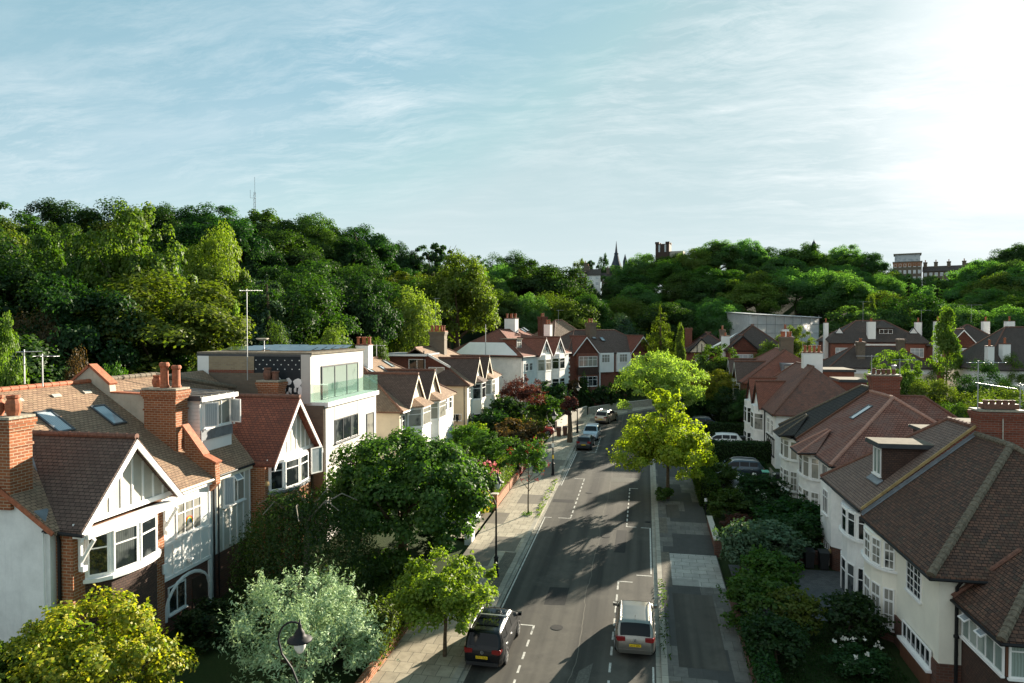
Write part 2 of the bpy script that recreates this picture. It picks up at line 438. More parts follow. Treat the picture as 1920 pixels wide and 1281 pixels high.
# ================================================================ the setting
def smooth(a, b, x):
    t = min(1, max(0, (x - a) / (b - a))); return t * t * (3 - 2 * t)
def table(pts, x):
    if x <= pts[0][0]: return pts[0][1]
    for (a, u), (b, v) in zip(pts, pts[1:]):
        if x <= b: return lerp(u, v, (x - a) / (b - a))
    return pts[-1][1]
def zb(x, y):
    """Level of the street plane."""
    return SL * y if y < 112 else SL * 112 + (y - 112) * 0.006
TREELINE = [(-400, 372), (0, 366), (60, 372), (130, 376), (220, 390), (330, 385), (420, 378), (460, 398), (520, 402), (600, 407), (650, 424), (700, 416), (745, 444),
            (785, 490), (830, 490), (880, 474), (950, 484), (1000, 500), (1060, 512), (1110, 545), (1150, 540), (1175, 497), (1220, 482), (1280, 468), (1350, 448), (1400, 460),
            (1450, 466), (1520, 468), (1600, 464), (1660, 490), (1700, 530), (1780, 525), (1830, 470), (1900, 464), (2300, 430)]
DFAR = [(-400, 105), (0, 112), (400, 128), (700, 140), (800, 165), (1000, 225), (1150, 270), (1300, 250), (1600, 275), (1900, 295), (2300, 300)]
DNEAR = [(-400, 52), (0, 56), (300, 64), (600, 82), (800, 105), (900, 135), (1050, 165), (1300, 182), (1600, 190), (1900, 190), (2300, 170)]
def az_px(x, y):
    X = x * CYW + y * SYW; Y = -x * SYW + y * CYW
    if Y < 1: return 5000 if X > 0 else -5000
    return CX + F * X / Y
TREE_H = 15.0
def ztop_at(px, py, d): return AD(px, py, d).z
def ground(x, y):
    z = zb(x, y)
    if x < -11: z += 1.2 * smooth(-11.8, -17.5, x) if y < 100 else 1.2 * smooth(-11.8, -17.5, x)
    px = min(2300, max(-400, az_px(x, y))); d = math.hypot(x, y)
    d0, d1 = table(DNEAR, px), table(DFAR, px)
    if d > d0 - 14 and y > -20:
        zf = ztop_at(px, table(TREELINE, px), d1) - TREE_H
        t = min(1.0, max(0.0, (d - (d0 - 14)) / (d1 - d0 + 14)))
        e = 0.35 * t * t + 0.65 * t
        zh = lerp(z, zf, e) if d <= d1 else zf - (d - d1) * 0.015
        z = zh
    return z

def ground_mat(t):
    p = t.pos(); n = t.noise(p, 0.35, 6, 0.65); n2 = t.noise(p, 9, 4, 0.7)
    c = t.ramp(n, [(0.3, (0.02, 0.032, 0.011)), (0.5, (0.03, 0.05, 0.014)), (0.75, (0.042, 0.05, 0.02))])
    c = t.mix(t.math('MULTIPLY', n2, 0.6), c, (0.02, 0.022, 0.01))
    t.pbsdf(c, 0.95, 0.1, bump=n2, bstr=0.5, bdist=0.06)
mat('earth', ground_mat)
def build_ground():
    xs = sorted(set([round(v, 2) for v in list(np.arange(-420, -60, 12.0)) + list(np.arange(-60, -24, 4.0)) + list(np.arange(-24, 24, 1.5)) + list(np.arange(24, 80, 4.0)) + list(np.arange(80, 480, 12.0))]))
    ys = sorted(set([round(v, 2) for v in list(np.arange(-60, 0, 10.0)) + list(np.arange(0, 130, 2.5)) + list(np.arange(130, 330, 7.0)) + list(np.arange(330, 900, 45.0))]))
    mb = MB(); idx = {}
    for i, x in enumerate(xs):
        for j, y in enumerate(ys):
            z = ground(x, y)
            if -13.5 < x < 8 and y < 125: z -= 0.1
            if 8 <= x < 60 and 92 < y < 135: z -= 0.1
            idx[i, j] = mb.pt((x, y, z))
    for i in range(len(xs) - 1):
        for j in range(len(ys) - 1):
            mb.f.append([idx[i, j], idx[i + 1, j], idx[i + 1, j + 1], idx[i, j + 1]])
    o = mb.obj('ground', 'earth', smooth=True, normals=False); mark(o, 'sloping ground of gardens and wooded hill around the street', 'ground', kind='structure')
build_ground()

# ---- road, kerbs and pavements follow one centre line that bends to the right at its far end
CL = [(-3.45, -30), (-3.45, 40), (-3.45, 78), (-3.3, 86), (-2.4, 93), (-0.2, 99.5), (4, 105.5), (10, 110), (18, 113.5), (30, 117), (60, 122)]
def dense(cl, step=2.0):
    out = []
    for (a, b) in zip(cl, cl[1:]):
        L = math.dist(a, b); n = max(1, int(L / step))
        for k in range(n): out.append((lerp(a[0], b[0], k / n), lerp(a[1], b[1], k / n)))
    out.append(cl[-1]); return out
CLD = dense(CL)
def offset_line(o):
    out = []
    for i, p in enumerate(CLD):
        a, b = CLD[max(0, i - 1)], CLD[min(len(CLD) - 1, i + 1)]
        dx, dy = b[0] - a[0], b[1] - a[1]; L = math.hypot(dx, dy)
        out.append((p[0] + dy / L * o, p[1] - dx / L * o))
    return out
def ribbon(mb, o0, o1, h0, h1=None, i0=0, i1=None):
    h1 = h0 if h1 is None else h1
    A, B = offset_line(o0)[i0:i1], offset_line(o1)[i0:i1]
    va = [mb.pt((p[0], p[1], zb(*p) + h0)) for p in A]; vb = [mb.pt((p[0], p[1], zb(*p) + h1)) for p in B]
    for k in range(len(va) - 1): mb.f.append([va[k], vb[k], vb[k + 1], va[k + 1]])
def asphalt(t):
    p = t.pos(); n = t.noise(p, 1.1, 5, 0.6); f = t.noise(p, 55, 3, 0.7)
    m = t.add('ShaderNodeMapping'); m.inputs['Scale'].default_value = (0.95, 0.025, 0.0); t.link(p, m.inputs[0])
    lane = t.noise(m.outputs[0], 1.0, 3, 0.5)
    c = t.ramp(lane, [(0.36, (0.036, 0.034, 0.03)), (0.58, (0.084, 0.077, 0.064))])
    c = t.mix(t.ramp(n, [(0.5, (0, 0, 0)), (0.75, (.55, .55, .55))]), c, (0.042, 0.04, 0.036))
    n4 = t.noise(p, 0.33, 6, 0.7); c = t.mix(t.ramp(n4, [(0.55, (0, 0, 0)), (0.7, (.5, .5, .5))]), c, (0.12, 0.11, 0.092))
    sx = t.add('ShaderNodeSeparateXYZ'); t.link(p, sx.inputs[0])
    wob = t.math('MULTIPLY', t.math('SUBTRACT', t.noise(p, 0.25, 3, 0.5), 0.5), 0.9)
    seam = t.math('ABSOLUTE', t.math('ADD', t.math('ADD', sx.outputs[0], 3.05), wob))
    c = t.mix(t.math('MULTIPLY', t.math('LESS_THAN', seam, 0.018), 0.5), c, (0.2, 0.18, 0.145))
    c = t.mix(t.math('MULTIPLY', t.ramp(f, [(0.55, (0, 0, 0)), (0.75, (1, 1, 1))]), 0.5), c, (0.2, 0.185, 0.155))
    t.pbsdf(c, 0.88, 0.14, bump=f, bstr=0.4, bdist=0.01)
mat('asphalt', asphalt)
def slabs_mat(name, c1, c2, w, h, patch, pamt, stain=0.5, mortar=(0.08, 0.075, 0.06)):
    def fn(t):
        uv = t.uv(); b = t.add('ShaderNodeTexBrick'); b.offset = 0.5
        t.val(b, Scale=1.0, Mortar_Size=0.012, Mortar_Smooth=0.2, Bias=0.0, Brick_Width=w, Row_Height=h)
        b.inputs['Color1'].default_value = (*c1, 1); b.inputs['Color2'].default_value = (*c2, 1); b.inputs['Mortar'].default_value = (*mortar, 1)
        t.link(uv, b.inputs['Vector'])
        v = t.add('ShaderNodeTexBrick'); v.offset = 0.37; t.val(v, Scale=1.0, Mortar_Size=0.0, Bias=0.0, Brick_Width=1.86, Row_Height=2.7); v.inputs['Color1'].default_value = (0, 0, 0, 1); v.inputs['Color2'].default_value = (1, 1, 1, 1); t.link(uv, v.inputs['Vector'])
        s = t.add('ShaderNodeSeparateXYZ'); t.link(v.outputs['Color'], s.inputs[0])
        c = t.mix(t.math('MULTIPLY', t.math('GREATER_THAN', s.outputs[0], 1 - pamt), 0.85), b.outputs['Color'], patch)
        n = t.noise(t.pos(), 2.2, 6, 0.7)
        c = t.mix(t.math('MULTIPLY', t.ramp(n, [(0.42, (0, 0, 0)), (0.7, (1, 1, 1))]), stain), c, tuple(x * 0.45 for x in c2))
        t.pbsdf(c, 0.9, 0.15, bump=b.outputs['Fac'], bstr=-0.4, bdist=0.01)
    return mat(name, fn)
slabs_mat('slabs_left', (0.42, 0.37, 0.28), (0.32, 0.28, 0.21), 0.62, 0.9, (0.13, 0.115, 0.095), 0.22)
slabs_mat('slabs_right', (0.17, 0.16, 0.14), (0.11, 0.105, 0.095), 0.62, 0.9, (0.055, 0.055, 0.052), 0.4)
slabs_mat('slabs_new', (0.4, 0.385, 0.345), (0.32, 0.31, 0.28), 0.9, 0.6, (0.26, 0.25, 0.225), 0.25, 0.45)
slabs_mat('setts', (0.2, 0.17, 0.13), (0.13, 0.115, 0.095), 0.12, 0.12, (0.1, 0.09, 0.075), 0.2)
slabs_mat('block_paving', (0.13, 0.14, 0.15), (0.09, 0.1, 0.11), 0.2, 0.1, (0.09, 0.1, 0.105), 0.1)
slabs_mat('kerb_stone', (0.36, 0.33, 0.27), (0.29, 0.27, 0.225), 5.0, 0.9, (0.22, 0.2, 0.16), 0.2, 0.4)
slabs_mat('path_brick', (0.19, 0.1, 0.07), (0.13, 0.08, 0.06), 0.22, 0.11, (0.1, 0.07, 0.055), 0.2)
plain('gravel', (0.2, 0.17, 0.13), 0.95, 0.1, var=0.4, scale=18)

mb = MB(); ribbon(mb, -3.97, 3.97, 0.0); road = mark(mb.obj('road', 'asphalt', normals=False), 'dark worn asphalt street running away between parked cars', 'road', kind='structure')
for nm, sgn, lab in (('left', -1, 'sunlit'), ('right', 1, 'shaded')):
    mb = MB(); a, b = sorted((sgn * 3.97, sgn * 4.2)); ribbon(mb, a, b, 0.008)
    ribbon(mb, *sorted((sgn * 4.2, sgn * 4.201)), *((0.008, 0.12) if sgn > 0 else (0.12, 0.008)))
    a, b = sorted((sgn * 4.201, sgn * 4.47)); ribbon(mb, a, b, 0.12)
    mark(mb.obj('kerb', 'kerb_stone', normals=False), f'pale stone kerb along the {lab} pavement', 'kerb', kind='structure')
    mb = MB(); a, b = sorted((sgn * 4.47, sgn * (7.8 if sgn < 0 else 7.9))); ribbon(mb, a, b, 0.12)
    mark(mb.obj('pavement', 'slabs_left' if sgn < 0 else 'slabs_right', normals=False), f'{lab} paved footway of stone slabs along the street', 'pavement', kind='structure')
def sheet(pts, h, m, name, parent=None, label=None):
    mb = MB(); mb.face([(x, y, zb(x, y) + h) for x, y in pts]); o = mb.obj(name, m, parent, normals=False)
    if parent is None: mark(o, label, name.replace('_', ' '), kind='structure')
    return o
# crossovers of setts and patches in the two pavements
sheet([(1.03, 39.2), (1.55, 39.2), (1.55, 44.8), (1.03, 44.8)], 0.126, 'setts', 'sett_crossing', None, 'band of small dark setts beside the kerb near the pale slabs')
sheet([(1.56, 39.5), (4.4, 39.5), (4.4, 44.6), (1.56, 44.6)], 0.126, 'slabs_new', 'crossover_slabs', None, 'new pale slabs across the shaded pavement')
sheet([(1.03, 24), (1.6, 24), (1.6, 29.3), (1.03, 29.3)], 0.126, 'setts', 'sett_crossing', None, 'band of setts beside the kerb behind the silver car')
sheet([(1.03, 48.5), (1.6, 48.5), (1.6, 52), (1.03, 52)], 0.126, 'setts', 'sett_crossing', None, 'short band of setts by the kerb near the young tree')
sheet([(-8.7, 35.2), (-7.95, 35.2), (-7.95, 43), (-8.7, 43)], 0.126, 'setts', 'sett_crossing', None, 'band of sunlit setts beside the street lamp')
sheet([(1.62, 52.2), (2.6, 52.2), (2.6, 55.5), (1.62, 55.5)], 0.126, 'asphalt', 'tarmac_patch', None, 'dark tarmac patch in the shaded pavement below the tree')
sheet([(1.5, 30.5), (3.6, 30.5), (3.6, 38.4), (1.5, 38.4)], 0.126, 'asphalt', 'tarmac_patch', None, 'long dark tarmac patch beside the silver car')
sheet([(5.0, 36.5), (11.3, 36.5), (11.3, 43.5), (5.0, 43.5)], 0.03, 'block_paving', 'driveway', None, 'grey block paved drive in front of the near white houses')
sheet([(4.6, 61.5), (12.0, 61.5), (12.0, 70.5), (4.6, 70.5)], 0.03, 'gravel', 'driveway', None, 'gravel drive under the dark blue car')
sheet([(4.6, 77), (12.0, 77), (12.0, 92), (4.6, 92)], 0.03, 'gravel', 'driveway', None, 'gravel drive under the white car beyond the hedge')
sheet([(-16, 45), (-11.4, 45), (-11.4, 51), (-16, 51)], 0.16, 'slabs_left', 'driveway', None, 'pale paved drive beside the green bins')
def road_patch(pts, m='patch_dark'):
    mb = MB(); mb.face([(x, y, zb(x, y) + .004) for x, y in pts]); return mb.obj('road_patch', m, road, normals=False)
plain('patch_dark', (.034, .033, .031), .9, .12, var=.3, scale=14); plain('patch_light', (.105, .1, .085), .9, .12, var=.35, scale=14)
road_patch([(-2.9, 27.6), (-2.3, 28.4), (-2.2, 30.4), (-2.75, 29.6)], 'patch_light'); road_patch([(-5.2, 36.0), (-4.1, 36.1), (-4.1, 38.4), (-5.2, 38.3)]); road_patch([(-3.0, 62.5), (-.6, 62.7), (-.6, 64.3), (-3.0, 64.2)], 'patch_light')
road_patch([(-7.3, 55.2), (-5.6, 55.2), (-5.6, 56.1), (-7.3, 56.1)]); road_patch([(-1.9, 44.5), (-1.2, 44.5), (-1.2, 49), (-1.9, 49)]); road_patch([(-6.4, 67), (-4.9, 67.1), (-4.9, 71), (-6.4, 70.9)])
for x, y in ((-4.2, 33.5), (-2.6, 47.5), (-4.6, 58.5), (-3.2, 72.5)):
    mb = MB(); mb.lathe((x, y, zb(x, y) + .002), [(.31, 0), (.31, .006), (.001, .007)], 16); mb.obj('manhole_cover', 'patch_dark', road)
# ---- painted lines
plain('road_paint', (0.46, 0.445, 0.4), 0.85, 0.15, var=0.4, scale=9)
def stripe(mb, a, b, w=0.1, h=0.006):
    a, b = Vector((*a, 0)), Vector((*b, 0)); d = (b - a).normalized(); s = Vector((-d.y, d.x, 0)) * (w / 2)
    mb.face([(q.x, q.y, zb(q.x, q.y) + h) for q in (a - s, b - s, b + s, a + s)])
def bay_mark(name, p, q, ends, n):
    """A dashed bay line from p to q with solid end lines; ends: (at_p, at_q) lists of (x0, x1)."""
    mb = MB()
    for k in range(n):
        t0, t1 = (k + 0.2) / n, (k + 0.75) / n
        stripe(mb, (lerp(p[0], q[0], t0), lerp(p[1], q[1], t0)), (lerp(p[0], q[0], t1), lerp(p[1], q[1], t1)))
    for (pt, e, sg) in ((p, ends[0], 1), (q, ends[1], -1)):
        for (x0, x1) in e: stripe(mb, (x0, pt[1]), (x1, pt[1]))
        if e: stripe(mb, (pt[0], pt[1] - 0.05 * sg), (pt[0], pt[1] + 0.6 * sg))
    return mb.obj(name, 'road_paint', road, normals=False)
def g2(px, py): v = GR(px, py); return (v.x, v.y)
bay_mark('parking_bay_marking', (-5.33, 24), (-5.33, g2(985, 1172)[1]), ([], [(-6.0, -5.28)]), 8)
a, b = g2(1063, 972), g2(1091, 898)
bay_mark('parking_bay_marking', (-5.4, a[1]), (-5.4, b[1]), ([(-6.3, -5.35), (-7.4, -6.8)], [(-6.3, -5.35), (-7.4, -6.9)]), 10)
a, b = g2(1104, 848), g2(1124, 820)
bay_mark('parking_bay_marking', (-5.2, a[1]), (-5.2, b[1]), ([(-6.2, -5.15), (-7.4, -6.8)], []), 9)
a, b = g2(1178, 988), g2(1183, 916)
bay_mark('parking_bay_marking', (-1.25, a[1]), (-1.25, b[1]), ([(-1.3, -0.55)], [(-1.3, -0.55)]), 10)
b = g2(1172, 1091)
bay_mark('parking_bay_marking', (-1.45, 25), (-1.45, b[1]), ([], [(-1.5, -0.65)]), 10)
mb = MB()
stripe(mb, (-7.3, 33), (-7.3, 51), 0.08); stripe(mb, (-7.2, 60.5), (-7.2, 74.5), 0.08); stripe(mb, (-7.36, 60.5), (-7.36, 74.5), 0.05)
mb.obj('edge_line', 'road_paint', road, normals=False)
mb = MB(); stripe(mb, (0.4, 41.2), (0.4, 49.8), 0.09); stripe(mb, (-0.25, 49.8), (0.44, 49.8)); stripe(mb, (-0.45, 40.9), (0.44, 40.9)); stripe(mb, (0.4, 10), (0.4, 30.5), 0.08)
mb.obj('edge_line', 'road_paint', road, normals=False)
mb = MB()
for k in range(7):
    mb.lathe((0.08, 30 + k * 12, zb(0, 30 + k * 12) + 0.004), [(0.001, 0), (0.12, 0.002)], 8) if k == 2 else None
mb.box(0.05, 0.42, 51.0, 51.45, zb(0, 51) + 0.004, zb(0, 51.2) + 0.012); mb.obj('drain_cover', 'black_trim', road)

# ---------------------------------------------------------------- sky, sun, camera
SUN_AZ, SUN_EL = 27.5, 15.0
SUNV = Vector((math.sin(R(SUN_AZ)) * math.cos(R(SUN_EL)), math.cos(R(SUN_AZ)) * math.cos(R(SUN_EL)), math.sin(R(SUN_EL))))
SKY_STR, SUN_STR, EXPO = 0.05, 4.4, 2.18
CLX, CLY, CLR = 0.3, 0.1, 18
SKY_TOP, SKY_LOW, CLOUD_COL = (1.15, 2.3, 2.62), (3.7, 4.15, 4.2), (5.2, 5.3, 5.3)
w = bpy.data.worlds.new('World'); SC.world = w; w.use_nodes = True
class WT(NT):
    def __init__(s, w): s.t = w.node_tree; s.n = s.t.nodes; s.l = s.t.links; s.n.clear(); s.out = s.n.new('ShaderNodeOutputWorld')
t = WT(w)
sky = t.n.new('ShaderNodeTexSky'); sky.sky_type = 'NISHITA'; sky.sun_disc = False
sky.sun_elevation = R(SUN_EL); sky.sun_rotation = R(SUN_AZ); sky.air_density = 1.0; sky.dust_density = 1.0; sky.ozone_density = 2.0; sky.altitude = 100
tc = t.n.new('ShaderNodeTexCoord'); gen = tc.outputs['Generated']
sep = t.n.new('ShaderNodeSeparateXYZ'); t.link(gen, sep.inputs[0])
den = t.math('ADD', t.math('MAXIMUM', sep.outputs[2], 0.0), 0.16)
cmb = t.n.new('ShaderNodeCombineXYZ')
t.link(t.math('DIVIDE', sep.outputs[0], den), cmb.inputs[0]); t.link(t.math('DIVIDE', sep.outputs[1], den), cmb.inputs[1])
# cirrus: streaks drawn out along the wind, bent by a slow swirl and gathered in patches
def vmul(v, s, loc=(0, 0, 0), rot=0.0):
    m = t.n.new('ShaderNodeMapping'); m.inputs['Rotation'].default_value = (0, 0, R(rot)); m.inputs['Scale'].default_value = (*s, 1); m.inputs['Location'].default_value = loc; t.link(v, m.inputs[0]); return m.outputs[0]
def warp(v, scale, amt):
    n = t.n.new('ShaderNodeTexNoise'); n.inputs['Scale'].default_value = scale; n.inputs['Detail'].default_value = 3; t.link(v, n.inputs[0])
    s = t.n.new('ShaderNodeVectorMath'); s.operation = 'SUBTRACT'; t.link(n.outputs['Color'], s.inputs[0]); s.inputs[1].default_value = (.5, .5, .5)
    m = t.n.new('ShaderNodeVectorMath'); m.operation = 'MULTIPLY_ADD'; t.link(s.outputs[0], m.inputs[0]); m.inputs[1].default_value = (amt, amt, 0); t.link(v, m.inputs[2]); return m.outputs[0]
pv = cmb.outputs[0]
w1 = warp(pv, 0.7, 0.7)
big = t.noise(vmul(w1, (.8, 1.1), (CLX, CLY, 0)), 1.15, 3, 0.5)
fine = t.noise(vmul(w1, (.55, 2.6), (0, 0, 0), CLR), 1.9, 7, 0.66)
fine2 = t.noise(vmul(warp(pv, 1.7, .35), (1.0, 3.6), (3, 1, 0), CLR + 25), 1.6, 7, 0.72)
strk = t.math('MAXIMUM', t.ramp(fine, [(0.44, (0, 0, 0)), (0.8, (1, 1, 1))]), t.ramp(fine2, [(0.5, (0, 0, 0)), (0.85, (1, 1, 1))]))
msk = t.math('MULTIPLY', t.ramp(big, [(0.46, (0.04, 0.04, 0.04)), (0.64, (1, 1, 1))]), strk)
dt = t.n.new('ShaderNodeVectorMath'); dt.operation = 'DOT_PRODUCT'; t.link(gen, dt.inputs[0]); dt.inputs[1].default_value = SUNV
dp = t.math('MAXIMUM', dt.outputs['Value'], 0.0)
glow = t.ramp(dp, [(0.80, (0, 0, 0)), (0.93, (.04, .04, .04)), (0.975, (.22, .22, .22)), (0.999, (.9, .9, .9))])
veil = t.math('MULTIPLY', glow, t.ramp(t.noise(vmul(w1, (.7, 1.6), (1, 2, 0), CLR), 1.2, 6, 0.6), [(0.3, (0.55, 0.55, 0.55)), (0.6, (1.15, 1.15, 1.15))]), True)
# visible banks of cirrus stand where the photograph has them
bank_and_fill = None
for (px, py, rad, s) in ((700, 150, 8, 1.0), (930, 90, 8, .4), (1010, 230, 5, .6), (480, 190, 8, .6), (300, 120, 9, .55), (1165, 205, 6, .9), (1400, 90, 12, .9), (1250, 110, 10, .6), (60, 265, 5, .8), (540, 288, 5, .75), (400, 308, 3.5, .6), (1550, 250, 12, .8)):
    c = ray(px, py).normalized(); q = t.n.new('ShaderNodeVectorMath'); q.operation = 'DOT_PRODUCT'; t.link(gen, q.inputs[0]); q.inputs[1].default_value = c
    v = t.ramp(q.outputs['Value'], [(math.cos(R(rad * 1.5)), (0, 0, 0)), (math.cos(R(rad * .7)), (s * .55, s * .55, s * .55)), (math.cos(R(rad * .15)), (s, s, s))]); bank_and_fill = v if bank_and_fill is None else t.math('MAXIMUM', bank_and_fill, v)
fa = t.noise(vmul(warp(pv, 1.3, .55), (.9, 2.6), (5, 2, 0), CLR + 12), 1.5, 8, 0.72); fb = t.noise(vmul(warp(pv, 3.0, .25), (1.2, 4.5), (1, 7, 0), CLR - 8), 3.2, 7, 0.75)
strk2 = t.math('ADD', t.math('MULTIPLY', fa, .62), t.math('MULTIPLY', fb, .38))
bank_and_fill = t.math('MULTIPLY', bank_and_fill, t.ramp(strk2, [(0.45, (0, 0, 0)), (0.6, (.5, .5, .5)), (0.72, (1, 1, 1))]))
for c, rad, s in ((Vector((-.75, -.25, .6)), 42, .9), (Vector((-.2, -.85, .5)), 40, .9)):  # added cloud banks behind the camera, unseen, to fill the shaded walls
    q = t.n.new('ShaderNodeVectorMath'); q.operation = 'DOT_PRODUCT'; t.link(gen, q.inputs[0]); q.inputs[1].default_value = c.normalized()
    bank_and_fill = t.math('MAXIMUM', bank_and_fill, t.ramp(q.outputs['Value'], [(math.cos(R(rad)), (0, 0, 0)), (math.cos(R(rad * .3)), (s, s, s))]))
cl = t.math('ADD', t.math('MAXIMUM', t.math('MULTIPLY', msk, 0.28), t.math('MULTIPLY', bank_and_fill, 0.8)), veil, True)
hz = t.math('POWER', t.math('SUBTRACT', 1.0, t.math('MAXIMUM', sep.outputs[2], 0.0)), 4.2)
grad = t.mix(hz, SKY_TOP, SKY_LOW)
cap = t.n.new('ShaderNodeVectorMath'); cap.operation = 'MINIMUM'; t.link(sky.outputs[0], cap.inputs[0]); cap.inputs[1].default_value = (4, 4.2, 4.2)
col = t.mix(0.78, cap.outputs[0], grad)
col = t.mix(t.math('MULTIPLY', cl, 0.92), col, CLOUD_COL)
bg = t.n.new('ShaderNodeBackground'); bg.inputs['Strength'].default_value = SKY_STR
t.link(col, bg.inputs['Color']); t.link(bg.outputs[0], t.out.inputs['Surface'])

sl = bpy.data.lights.new('sun', 'SUN'); sl.energy = SUN_STR; sl.angle = R(0.5); sl.color = (1.0, 0.89, 0.72)
so = bpy.data.objects.new('sun', sl); COL.objects.link(so)
so.rotation_euler = (-SUNV).to_track_quat('-Z', 'Y').to_euler(); so.location = (40, 80, 60)
cam = bpy.data.cameras.new('camera'); co = bpy.data.objects.new('camera', cam); COL.objects.link(co)
cam.sensor_width = 36; cam.sensor_fit = 'HORIZONTAL'; cam.lens = 36 * F / 1920; cam.clip_end = 3000; cam.clip_start = 0.2
co.location = CAM; co.rotation_euler = (R(90) - PITCH, 0, YAW)
SC.camera = co
SC.view_settings.view_transform = 'Standard'; SC.view_settings.look = 'None'; SC.view_settings.exposure = EXPO; SC.view_settings.gamma = 1
SC.cycles.use_denoising = True
SC.cycles.max_bounces = 6; SC.cycles.diffuse_bounces = 3; SC.cycles.glossy_bounces = 3; SC.cycles.transmission_bounces = 4; SC.cycles.transparent_max_bounces = 8
SC.cycles.caustics_reflective = False; SC.cycles.caustics_refractive = False; SC.cycles.sample_clamp_indirect = 6
w.cycles.sampling_method = 'MANUAL'; w.cycles.sample_map_resolution = 512
# ================================================================ houses
def gable(parent, fr, y0, y1, xf, zE, zA, xbR, xbE, sx=1, roof='roof_dark', face='pebbledash', ov=0.3, oy=0.25, battens=6, barge='white_trim', bw=0.22,
          rtile='clay_brown', batten_m=None, collar=True, name='gable_roof', rr=0.12):
    """A front gable: two roof slopes, face, bargeboards, battens, ridge. xf face plane, outward along sx."""
    yc = (y0 + y1) / 2; xo = xf + sx * ov
    k = (zA - zE) / (yc - y0); ze = zE - k * oy
    mb = MB(fr)
    slab(mb, [(xo, y0 - oy, ze), (xo, yc, zA), (xbR, yc, zA), (xbE, y0 - oy, ze)])
    slab(mb, [(xo, y1 + oy, ze), (xo, yc, zA), (xbR, yc, zA), (xbE, y1 + oy, ze)])
    r = mb.obj(name, roof, parent)
    g = MB(fr).prism([(xf, y0, zE - 0.1), (xf, y1, zE - 0.1), (xf, yc, zA - 0.16)], (-sx * 0.12, 0, 0)).obj('gable_face', face, parent)
    b = MB(fr); xx = xo + sx * 0.02
    for ya, yb in ((y0 - oy, yc), (y1 + oy, yc)):
        b.prism([(xx, ya, ze - 0.1), (xx, ya, ze - 0.1 - bw), (xx, yb, zA - 0.08 - bw * 1.15), (xx, yb, zA - 0.1)], (-sx * 0.06, 0, 0))
    b.obj('bargeboard', barge, parent)
    if battens:
        bt = MB(fr)
        for i in range(1, battens):
            y = lerp(y0, y1, i / battens); top = zA - 0.2 - k * abs(y - yc)
            if top - zE > 0.3: bt.box(*sorted((xf, xf + sx * 0.035)), y - 0.045, y + 0.045, zE, top)
        bt.box(*sorted((xf, xf + sx * 0.05)), y0, y1, zE - 0.14, zE + 0.06)
        bt.obj('battens', batten_m or barge, g)
    ridge(parent, fr, (xo, yc, zA + 0.02), (xbR, yc, zA + 0.02), rtile, rr)
    return r

